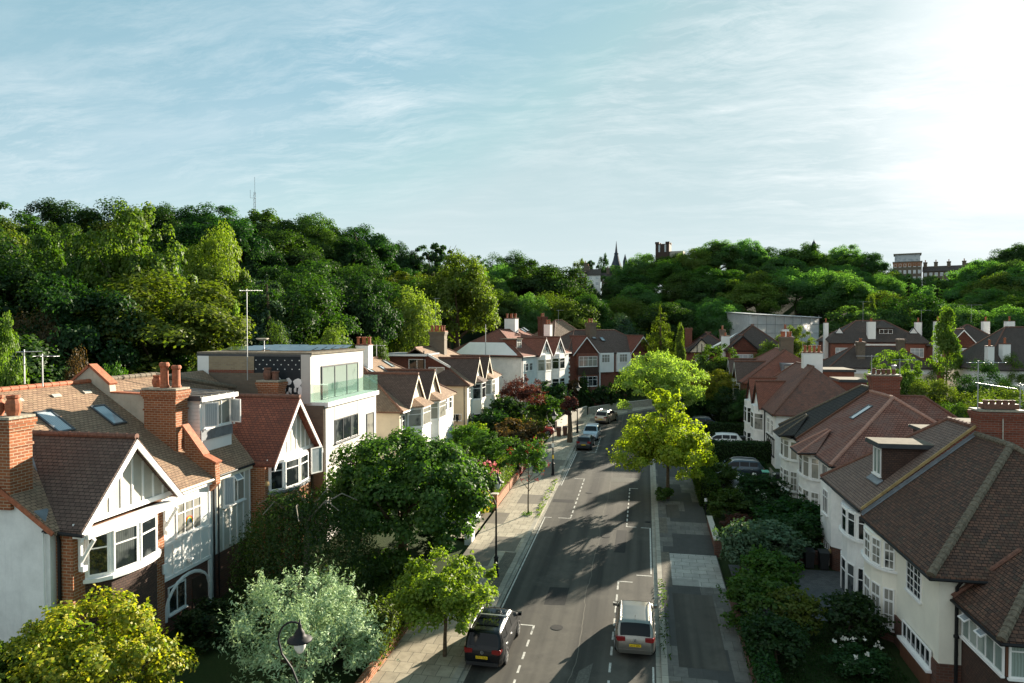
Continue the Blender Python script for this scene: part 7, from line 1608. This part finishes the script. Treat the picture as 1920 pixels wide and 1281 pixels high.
def car(kind, x, y, heading, pm, label, plate=None, rails=False, group=None, yellow=True, rail_m='aluminium', emblem=False):
    """heading: degrees clockwise from the street direction (+y)."""
    S = CARS[kind]; L, W, H = S['L'], S['W'], S['H']; hl, hw = L / 2, W / 2
    t = thing('parked_car', label, 'car', (x, y, zb(x, y) + .005), group)
    pitch = math.atan(SL * math.cos(R(heading)))
    t.rotation_euler = Matrix.Rotation(R(90 - heading), 3, 'Z').to_euler(); t.rotation_euler.y = -pitch
    top = S['top']; xs = sorted(set([p[0] for p in top] + list(np.linspace(-.98, .98, 25))))
    zt = lambda f: table(top, f)
    def wid(f):
        a = abs(f); return hw * (1 - .16 * max(0, (a - .72) / .28) ** 2.2)
    rf0 = S['rg'][1]; rf1 = S['ws'][0]
    def sec(f):
        w = wid(f); z = zt(f); b = min(S['belt'] + .05 * (f < 0), z - .02); zbm = .2 if abs(f) < .93 else .28
        green = max(0, (z - b) / (H - S['belt'])); wr = w * (.96 - .17 * min(1, green))
        return [(w * .9, zbm), (w * .985, zbm + .14), (w, (b + zbm) * .52), (w * .985, b - .04), (w * .955, b), (lerp(w * .955, wr, .92), lerp(b, z, .88)), (wr * .9, z - .005), (wr * .55, z + .018), (0, z + .025)]
    mb = MB(); prev = None
    for f in xs:
        s = sec(f); pts = [(f * hl, p[0], p[1]) for p in s] + [(f * hl, -p[0], p[1]) for p in s[-2::-1]]
        ring = [mb.pt(p) for p in pts]
        if prev:
            for k in range(len(ring) - 1): mb.f.append([prev[k], prev[k + 1], ring[k + 1], ring[k]])
            mb.f.append([prev[-1], prev[0], ring[0], ring[-1]])
        else: mb.f.append(ring[::-1])
        prev = ring
    mb.f.append(prev)
    body = mb.obj('body', pm, t, local=True, smooth=True)
    # glass
    def top_glass(name, r, inset=.06):
        g = MB(); fs = np.linspace(r[0], r[1], 5); rows = []
        for f in fs:
            s = sec(f); dz = .02; nx = .012 * (1 if f > 0 else -1); y5, y6, y7 = s[5], s[6], s[7]
            rows.append([g.pt((f * hl + nx, q[0] * .95, q[1] + dz)) for q in (y6, y7)] + [g.pt((f * hl + nx, 0, s[8][1] + dz))] + [g.pt((f * hl + nx, -q[0] * .95, q[1] + dz)) for q in (y7, y6)])
        for a, b in zip(rows, rows[1:]):
            for k in range(4): g.f.append([a[k], a[k + 1], b[k + 1], b[k]])
        return g.obj(name, 'car_glass', t, local=True, smooth=True)
    top_glass('tailgate_window', S['rg']); top_glass('windscreen', S['ws'])
    cuts = [S['sw'][0]] + list(S['pil']) + [S['sw'][1]]
    for sd in (1, -1):
        for a, b in zip(cuts, cuts[1:]):
            g = MB(); fs = np.linspace(a + .015, b - .015, 6); rows = []
            for f in fs:
                s = sec(f); p, q = s[4], s[5]; u1 = .94
                lo = (lerp(p[0], q[0], .1) + .014, lerp(p[1], q[1], .1)); hi = (lerp(p[0], q[0], u1) + .014, lerp(p[1], q[1], u1))
                if hi[1] - lo[1] < .03: hi = (hi[0], lo[1] + .03)
                rows.append([g.pt((f * hl, sd * lo[0], lo[1])), g.pt((f * hl, sd * hi[0], hi[1]))])
            for c, d in zip(rows, rows[1:]): g.f.append([c[0], d[0], d[1], c[1]])
            g.obj('side_window', 'car_glass', t, local=True)
        mb = MB(); f = S['ws'][1] - .06; s = sec(f); mb.prism([(f * hl, sd * (s[4][0] + .02), s[4][1] - .02), (f * hl + .1, sd * (s[4][0] + .02), s[4][1]), (f * hl + .08, sd * (s[4][0] + .2), s[4][1] + .04), (f * hl - .06, sd * (s[4][0] + .2), s[4][1] + .03)], (0, 0, .14)); mb.obj('wing_mirror', pm, t, local=True)
        for i, f in enumerate(cuts[1:-1] or [0]):
            s = sec(f); h = MB().box(f * hl - .28, f * hl - .1, *sorted((sd * (hw - .01), sd * (hw + .025))), S['belt'] - .16, S['belt'] - .12); h.obj('door_handle', 'aluminium' if rails else pm, t, local=True)
        if rails:
            pts = [(f * hl, sd * sec(f)[6][0] * 1.0, zt(f) + (.07 if -.68 < f < .2 else .01)) for f in np.linspace(-.74, .26, 9)]; MB().tube(pts, .026, 6).obj('roof_rail', rail_m, t, local=True)
        s = MB(); w = wid(-.97); s.prism([(-hl * .995, sd * w * .96, .8), (-hl * 1.005, sd * w * .55, .84), (-hl * 1.003, sd * w * .55, .99), (-hl * .99, sd * w * .99, 1.0)], (.1, sd * .012, .02)); 
        s.prism([(-hl * .985, sd * (w + .012), .82), (-hl * .9, sd * (wid(-.9) + .014), .9), (-hl * .9, sd * (wid(-.9) + .014), .99), (-hl * .985, sd * (w + .012), 1.0)], (0, sd * -.05, 0)); s.obj('tail_light', 'tail_red', t, local=True)
        s = MB(); w = wid(.96); z = zt(.93) - .14; s.prism([(hl * .97, sd * w * .55, z - .06), (hl * .985, sd * w * .6, z + .08), (hl * .93, sd * w * 1.0, z + .1), (hl * .93, sd * w * 1.01, z - .04)], (.03, 0, 0)); s.obj('headlight', 'headlamp', t, local=True)
        for f in (-.6, .62):
            r = .32 if kind != 'suv' else .36; cx, yy = f * hl, sd * (hw - .07)
            def disc(r0, y0, y1, m, nm, par, n=18, rr=None):
                q = MB(); ring = []
                for yv, rad in ((y0, r0 * .93), (y0 + (y1 - y0) * .15, r0), (y1 - (y1 - y0) * .15, r0), (y1, r0 * .9)): ring.append([q.pt((cx + rad * math.cos(2 * math.pi * k / n), yv, r + rad * math.sin(2 * math.pi * k / n))) for k in range(n)])
                q.f.append(ring[0][::-1]); q.f.append(ring[-1])
                for a, b in zip(ring, ring[1:]):
                    for k in range(n): q.f.append([a[k], a[(k + 1) % n], b[(k + 1) % n], b[k]])
                return q.obj(nm, m, par, local=True)
            wh = disc(r, yy - sd * .12, yy + sd * .085, 'tyre', 'wheel', t); 
            q = MB()
            for k in range(5):
                a = 2 * math.pi * k / 5; q.bar((cx, yy + sd * .09, r), (cx + math.cos(a) * r * .66, yy + sd * .09, r + math.sin(a) * r * .66), .09, .03, (0, 1, 0))
            n = 16; ri, ro = r * .6, r * .7
            for k in range(n):
                a, b = 2 * math.pi * k / n, 2 * math.pi * (k + 1) / n; q.prism([(cx + ri * math.cos(a), yy + sd * .08, r + ri * math.sin(a)), (cx + ro * math.cos(a), yy + sd * .08, r + ro * math.sin(a)), (cx + ro * math.cos(b), yy + sd * .08, r + ro * math.sin(b)), (cx + ri * math.cos(b), yy + sd * .08, r + ri * math.sin(b))], (0, sd * .02, 0))
            q.obj('rim', 'rim', wh, local=True)
            q = MB(); n = 14
            for k in range(n):
                a, b = math.pi * k / n, math.pi * (k + 1) / n; r1, r2 = r + .03, r + .1; q.prism([(cx + r1 * math.cos(a), yy + sd * .045, r + r1 * math.sin(a)), (cx + r2 * math.cos(a), yy + sd * .045, r + r2 * math.sin(a)), (cx + r2 * math.cos(b), yy + sd * .045, r + r2 * math.sin(b)), (cx + r1 * math.cos(b), yy + sd * .045, r + r1 * math.sin(b))], (0, sd * .04, 0))
            q.obj('wheel_arch', 'car_plastic', t, local=True)
    b = MB(); w = wid(-1)
    b.prism([(-hl - .02, -w * .93, .3), (-hl - .02, w * .93, .3), (-hl - .03, w * .95, .46), (-hl - .03, -w * .95, .46)], (.1, 0, 0)); b.obj('bumper', 'car_plastic' if kind != 'estate' else pm, t, local=True)
    MB().box(hl - .05, hl + .02, -.5, .5, .42, .62).obj('grille', 'car_plastic', t, local=True)
    for front in (False, True):
        xx = hl + .025 if front else -hl - .045; z = .5 if front else .62; p = MB().box(*sorted((xx, xx + (.02 if front else -.02))), -.26, .26, z, z + .115); p = p.obj('number_plate', 'plate_white' if front else 'plate_yellow', t, local=True)
        if plate and not front:
            cu = bpy.data.curves.new('plate_text', 'FONT'); cu.body = plate; cu.size = .115; cu.align_x = 'CENTER'; cu.align_y = 'CENTER'; cu.extrude = .002; cu.materials.append(M('black_trim'))
            fo = bpy.data.objects.new('plate_font', cu); COL.objects.link(fo); dg = bpy.context.evaluated_depsgraph_get(); me = bpy.data.meshes.new_from_object(fo.evaluated_get(dg)); bpy.data.objects.remove(fo); bpy.data.curves.remove(cu)
            o = bpy.data.objects.new('plate_text', me); COL.objects.link(o); o.parent = p; o.location = (xx - .024, 0, z + .058); o.rotation_euler = (R(90), 0, R(-90)); o.scale = (.92, 1, 1)
    if emblem:
        q = MB(); c = (-hl - .01, 0, .87); n = 14
        for k in range(n):
            a, b2 = 2 * math.pi * k / n, 2 * math.pi * (k + 1) / n; q.bar((c[0], .065 * math.cos(a), c[2] + .065 * math.sin(a)), (c[0], .065 * math.cos(b2), c[2] + .065 * math.sin(b2)), .014, .02, (1, 0, 0))
        for a, b2 in (((.03, .055), (0, .005)), ((-.03, .055), (0, .005)), ((.05, .03), (.022, -.05)), ((-.05, .03), (-.022, -.05)), ((.022, -.05), (0, 0)), ((-.022, -.05), (0, 0))): q.bar((c[0], a[0], c[2] + a[1]), (c[0], b2[0], c[2] + b2[1]), .013, .02, (1, 0, 0))
        q.obj('emblem', 'aluminium', t, local=True)
    MB().tube([(-hl * .62, 0, H), (-hl * .72, 0, H + .22)], .008, 4).obj('roof_aerial', 'black_trim', t, local=True)
    return t
GC = 'cars parked along the street'
v = car('mpv', -6.8, 30.95, 1.0, 'paint_black', 'black people carrier with silver roof bars parked by the small bright maple', 'LT12 XLA', True, GC, emblem=True)
MB().box(-.45, -.37, -.85, .85, 1.72, 1.76).obj('roof_bar', 'aluminium', v, local=True); MB().box(-1.3, .35, -.52, .52, 1.664, 1.672).obj('glass_roof', 'car_glass', v, local=True)
car('estate', -.42, 33.15, -1.0, 'paint_silver', 'pale silver hatchback with roof rails parked at the shaded kerb', 'LR15 GBX', True, GC, emblem=True)
car('hatch', -6.5, 77.4, 2, 'paint_darkgreen', 'small dark car seen from behind at the far sunny kerb', 'KX09 VNO', False, GC)
car('estate', -6.25, 83.2, 182, 'paint_paleblue', 'pale blue silver car facing the camera behind the small dark car', None, False, GC)
car('suv', -5.15, 95.3, 17, 'paint_beige', 'beige off road car turning with the bend at the end of the street', 'LM62 OYA', True, GC)
car('suv', 8.35, 66.2, -88, 'paint_bluegrey', 'dark blue grey off road car side on in the gravel drive', None, True, None)
car('suv', 8.2, 79.6, -90, 'paint_white', 'white off road car side on behind the long dark hedge', None, False, None)
car('estate', 7.6, 91.0, 92, 'paint_navy', 'dark blue car beyond the white off road car', None, True, None)
car('hatch', 7.6, 61.9, 88, 'paint_smallsilver', 'small pale silver hatchback below the dark blue grey car', None, False, None)
car('estate', 7.6, 45.4, 90, 'paint_white', 'white car almost hidden behind the grey green bush', None, False, None)
car('hatch', -13.7, 48.4, 88, 'paint_smallsilver', 'silver car nosing out of the sunny drive beside the white pillar', None, False, None)
car('hatch', -12.9, 84.3, 85, 'paint_red', 'red car in the drive by the purple leaved pavement tree', None, False, None)

# ================================================================ lamps, bins, walls and other street things
def globe_m(t): t.pbsdf((.75, .74, .7), .25, .5, Coat_Weight=.3)
mat('lamp_globe', globe_m)
def lamp(x, y, h, label, side=-1, sign=False):
    t = thing('street_lamp', label, 'street lamp', (x, y, zb(x, y) + .11), 'swan necked street lamps')
    L = lambda mb, nm, m, **k: mb.obj(nm, m, t, local=True, **k)
    p = MB(); p.lathe((0, 0, 0), [(.17, 0), (.17, .12), (.13, .16), (.12, 1.05), (.15, 1.1), (.09, 1.18), (.065, 1.3), (.05, h - 2.0)], 10); L(p, 'post', 'black_trim')
    a = MB(); R_ = .5; pts = [(0, 0, h - 2.05), (0, 0, h - 1.75), (side * .18, 0, h - 1.35), (side * .5, 0, h - .95)] + [(side * (.62 - .0) + side * -.02 + side * R_ * (-.0 + math.cos(k)) * .0 + side * (-.55 + .0) * 0, 0, h - .6)] + [(side * .62 * math.cos(k) if False else side * (.1 + .52 * math.cos(k)), 0, h - .55 + .62 * math.sin(k)) for k in np.linspace(.1, math.pi * .62, 8)]
    a.tube(pts, .032, 6); L(a, 'swan_neck', 'black_trim')
    hx = pts[-1][0]; hz = pts[-1][2]
    c = MB(); c.lathe((hx, 0, hz - .62), [(.02, .75), (.03, .62), (.07, .58), (.05, .5), (.1, .44), (.15, .36), (.16, .28), (.24, .22), (.36, .16), (.38, .12), (.3, .1), (.16, .08)], 14); L(c, 'lamp_cap', 'black_trim', smooth=True)
    g = MB(); g.lathe((hx, 0, hz - .62), [(.02, -.3), (.1, -.24), (.17, -.1), (.19, .02), (.17, .09)], 12); L(g, 'lamp_globe', 'lamp_globe', smooth=True)
    if sign:
        L(MB().box(-.11, .11, -.07, -.055, 2.6, 3.0), 'parking_sign', 'plate_white'); L(MB().lathe((0, 0, 1.55), [(.075, 0), (.075, .35)], 10), 'yellow_band', 'plate_yellow')
    return t
lamp(-10.35, 19.25, 6.0, 'black swan necked street lamp in front of the silver grey bush')
lamp(-8.43, 39.0, 5.95, 'black swan necked street lamp beside the band of sunlit setts')
lamp(-8.35, 63.6, 6.05, 'black swan necked street lamp with a small white sign on its post', sign=True)
lamp(-8.2, 85.5, 6.1, 'farthest black swan necked street lamp beside the purple leaved tree')
def bin_(x, y, label, m='bin_black', lid='bin_black', z=.02, rot=0, group='wheelie bins', h=1.05):
    t = thing('wheelie_bin', label, 'bin', (x, y, zb(x, y) + z), group, (0, 0, R(rot)))
    b = MB(); b.prism([(-.24, -.26, .04), (.24, -.26, .04), (.24, .26, .04), (-.24, .26, .04)], (0, 0, .06)); q = [(-.24, -.26), (.24, -.26), (.24, .26), (-.24, .26)]; lo = [b.pt((a * .9, c * .9, .05)) for a, c in q]; hi = [b.pt((a * 1.12, c * 1.15, h - .08)) for a, c in q]
    for k in range(4): b.f.append([lo[k], lo[(k + 1) % 4], hi[(k + 1) % 4], hi[k]])
    b.f.append(hi); b.obj('body', m, t, local=True)
    MB().prism([(-.3, -.32, h - .08), (.3, -.32, h - .08), (.3, .32, h), (-.3, .32, h)], (0, 0, .06)).obj('lid', lid, t, local=True)
    MB().tube([(-.28, .34, h - .05), (.28, .34, h - .05)], .025).obj('handle', m, t, local=True)
    for s in (-.2, .2): MB().tube([(s - .03, .26, .1), (s + .03, .26, .1)], .1, 10).obj('wheel', 'tyre', t, local=True)
plain('bin_black', (.025, .027, .028), .5); plain('bin_green', (.03, .2, .1), .5); plain('bin_lightgreen', (.12, .4, .28), .5); plain('bin_brown', (.13, .06, .04), .55)
bin_(-12.35, 51.9, 'black bin with green lid nearest the sunny brick pier', lid='bin_green', z=.15); bin_(-13.1, 52.3, 'black bin with pale green lid behind the green lidded bin', lid='bin_lightgreen', z=.4)
bin_(9.7, 43.9, 'left one of two black bins at the back of the block paved drive'); bin_(10.5, 43.8, 'right one of two black bins at the back of the block paved drive')
bin_(10.5, 64.3, 'black bin with pale green lid behind the dark blue grey car', lid='bin_lightgreen'); bin_(11.3, 63.6, 'black bin beside the brick pier with a pink notice')
bin_(-10.2, 83.0, 'left one of two brown bins by the red car', 'bin_brown', 'bin_brown', .14); bin_(-9.5, 83.6, 'right one of two brown bins by the red car', 'bin_brown', 'bin_brown', .14); bin_(10.8, 81.0, 'dark bin at the tail of the white off road car')
def wall(label, pts, h, th, m, cop=None, name='garden_wall', piers=(), zg=0.0):
    t = thing(name, label, 'wall', (*pts[0], zb(*pts[0]) + zg))
    b = MB(); c = MB()
    for p, q in zip(pts, pts[1:]):
        L = math.dist(p, q); d = ((q[0] - p[0]) / L, (q[1] - p[1]) / L); s = (-d[1] * th / 2, d[0] * th / 2); A = [(p[0] + s[0], p[1] + s[1]), (p[0] - s[0], p[1] - s[1]), (q[0] - s[0], q[1] - s[1]), (q[0] + s[0], q[1] + s[1])]
        b.prism([(x, y, zb(x, y) + zg - .4) for x, y in A], (0, 0, h + .4))
        if cop:
            e = 1.25; A2 = [(p[0] + s[0] * e, p[1] + s[1] * e), (p[0] - s[0] * e, p[1] - s[1] * e), (q[0] - s[0] * e, q[1] - s[1] * e), (q[0] + s[0] * e, q[1] + s[1] * e)]; c.prism([(x, y, zb(x, y) + zg + h) for x, y in A2], (0, 0, .06))
    b.obj('brickwork' if 'brick' in m else 'wall_body', m, t)
    if cop: c.obj('coping', cop, t)
    for (x, y, hh) in piers:
        MB().box(x - .22, x + .22, y - .22, y + .22, zb(x, y) + zg - .3, zb(x, y) + zg + hh).obj('pier', m, t); MB().box(x - .27, x + .27, y - .27, y + .27, zb(x, y) + zg + hh, zb(x, y) + zg + hh + .09).obj('pier_cap', cop or 'stone', t)
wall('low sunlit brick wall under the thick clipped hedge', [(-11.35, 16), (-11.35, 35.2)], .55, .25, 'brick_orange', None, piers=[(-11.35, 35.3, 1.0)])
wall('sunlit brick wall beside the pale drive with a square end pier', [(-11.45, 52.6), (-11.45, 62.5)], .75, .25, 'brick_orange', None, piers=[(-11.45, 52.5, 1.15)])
wall('white rendered pillar at the edge of the pale drive', [(-11.5, 44.4), (-11.5, 45.2)], 1.25, .5, 'white_render', None)
wall('low garden wall behind the brown bush on the sunny side', [(-11.5, 64), (-11.5, 79)], .8, .25, 'brick_red', 'stone')
wall('pale garden wall with dark gate by the far bend', [(-10.9, 86), (-10.2, 93), (-8.3, 100)], 1.35, .25, 'concrete', 'stone')
wall('low pale wall below the brick pair garden', [(-8.0, 101), (-4.6, 106), (1, 111.5)], 1.0, .3, 'concrete', 'stone')
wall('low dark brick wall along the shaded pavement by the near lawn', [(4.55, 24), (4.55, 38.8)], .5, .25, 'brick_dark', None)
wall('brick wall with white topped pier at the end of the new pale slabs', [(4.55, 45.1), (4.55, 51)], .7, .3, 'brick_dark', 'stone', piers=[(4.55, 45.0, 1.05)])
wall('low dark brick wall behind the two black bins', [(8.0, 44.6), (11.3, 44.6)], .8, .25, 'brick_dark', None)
wall('brick pier with a pink notice beside the bow fronted house path', [(12.0, 63.0), (12.0, 63.5)], 1.3, .45, 'brick_dark', 'stone')
st = thing('garden_steps', 'flight of dark steps climbing to the red brick pair', 'steps', (-5.2, 107.5, zb(0, 107)))
for k in range(9):
    a = R(-52); f = Fr((-5.6, 106.6, zb(0, 107)), a); MB(f).box(-k * .38 - .42, -k * .38, -.7, .7, -.3, .17 * (k + 1)).obj('step', 'brick_dark', st)
for i, (x, y, h) in enumerate(((4.5, 53.4, 1.3),)):
    b = thing('sign_post', 'thin black post at the back of the shaded pavement', 'post', (x, y, zb(x, y) + .12)); MB().lathe((0, 0, 0), [(.05, 0), (.05, h), (.02, h + .04)], 8).obj('post', 'black_trim', b, local=True); MB().box(-.1, .1, -.07, -.05, h - .3, h - .06).obj('plate', 'plate_white', b, local=True)
for i, (x, y, r, lb) in enumerate(((8.6, 27.3, .3, 'largest clay flower pot at the bottom edge'), (9.3, 27.9, .24, 'clay flower pot in the middle of the row'), (10.0, 28.2, .24, 'clay flower pot nearest the brown garage'), (6.9, 27.2, .26, 'clay trough shaped pot left of the roses'))):
    b = thing('flower_pot', lb, 'flower pot', (x, y, zb(x, y) + .02), 'clay pots in the shaded garden'); MB().lathe((0, 0, 0), [(r * .65, 0), (r * .95, r * 1.2), (r * 1.08, r * 1.2), (r * 1.08, r * 1.5), (r * .9, r * 1.5), (r * .85, r * 1.2)], 14).obj('pot', 'clay_dull', b, local=True)
    rng = np.random.default_rng(i); me = leaf_mesh('plant', LD(crown_pts(rng, (0, 0, r * 1.7), (r, r, r), 12, .4, 25), .1, rng), 'leaf_mid'); o = bpy.data.objects.new('plant', me); COL.objects.link(o); o.parent = b
# ================================================================ aerials on the roofs
def aer(px, ptop, pbase, Y, label, ang=0.0, elems=7, L=1.2, el=.4, base=None):
    b = AY(px, pbase, Y); a = AY(px, ptop, Y); return aerial((b.x, b.y, b.z), a.z - b.z + .1, label, ang, elems, L, el=el)
aer(464, 545, 713, 38.8, 'tall thin aerial mast with rows of short bars rising from the second chimney', .15, 14, 1.35, .3)
aer(46, 660, 720, 25.2, 'toothed white aerial tilted behind the nearest roof ridge', 1.2, 8, 1.0, .22)
aer(80, 668, 725, 26.2, 'low cross shaped aerial behind the nearest roof ridge', .1, 4, 1.0, .3)
aer(706, 648, 668, 60.9, 'small flat aerial beside the white chimney of the cream pair', 0, 4, 1.2, .3)
aer(817, 560, 628, 83.2, 'thin pole aerial above the tall stock brick chimney', .4, 3, .8, .2)
aer(1047, 582, 612, 132, 'little aerial above the pale brown roof behind the brick pair', .3, 4, 1.4, .4)
aer(1634, 668, 712, 58.2, 'bent arm aerial on the left of the sooty brick chimney', 3.1, 5, 1.6, .18)
aer(1687, 675, 712, 58.3, 'long arm aerial on the right of the sooty brick chimney', .1, 5, 1.9, .2)
aer(1833, 680, 775, 38.3, 'tall aerial mast with two long arms on the nearest brick chimney', .15, 6, 1.9, .22)
_b = AY(1833, 718, 38.3); MB().bar((_b.x - .1, _b.y, _b.z), (_b.x + 1.6, _b.y - .3, _b.z - .25), .04, .04).obj('second_arm', 'galvanised', bpy.data.objects['television_aerial.008'])
aer(1912, 722, 790, 46, 'ladder like aerial at the right edge behind the nearest chimney', .5, 6, .5, .1)
aer(1618, 566, 604, 152, 'aerial above the left end of the dark roofed pair', .1, 4, 2.4, .6)
aer(1727, 582, 632, 148, 'double aerial beside the right white chimney of the dark roofed pair', .1, 5, 2.6, .7)
aer(1765, 572, 606, 146, 'aerial left of the pointed light green tree top', .1, 3, 2.4, .5)
aer(1821, 572, 604, 146, 'wide armed aerial right of the pointed light green tree', .1, 5, 2.6, .7)
aer(1505, 640, 656, 105, 'thin horizontal aerial by the white four pot chimney', 0.05, 3, 3.0, .15)
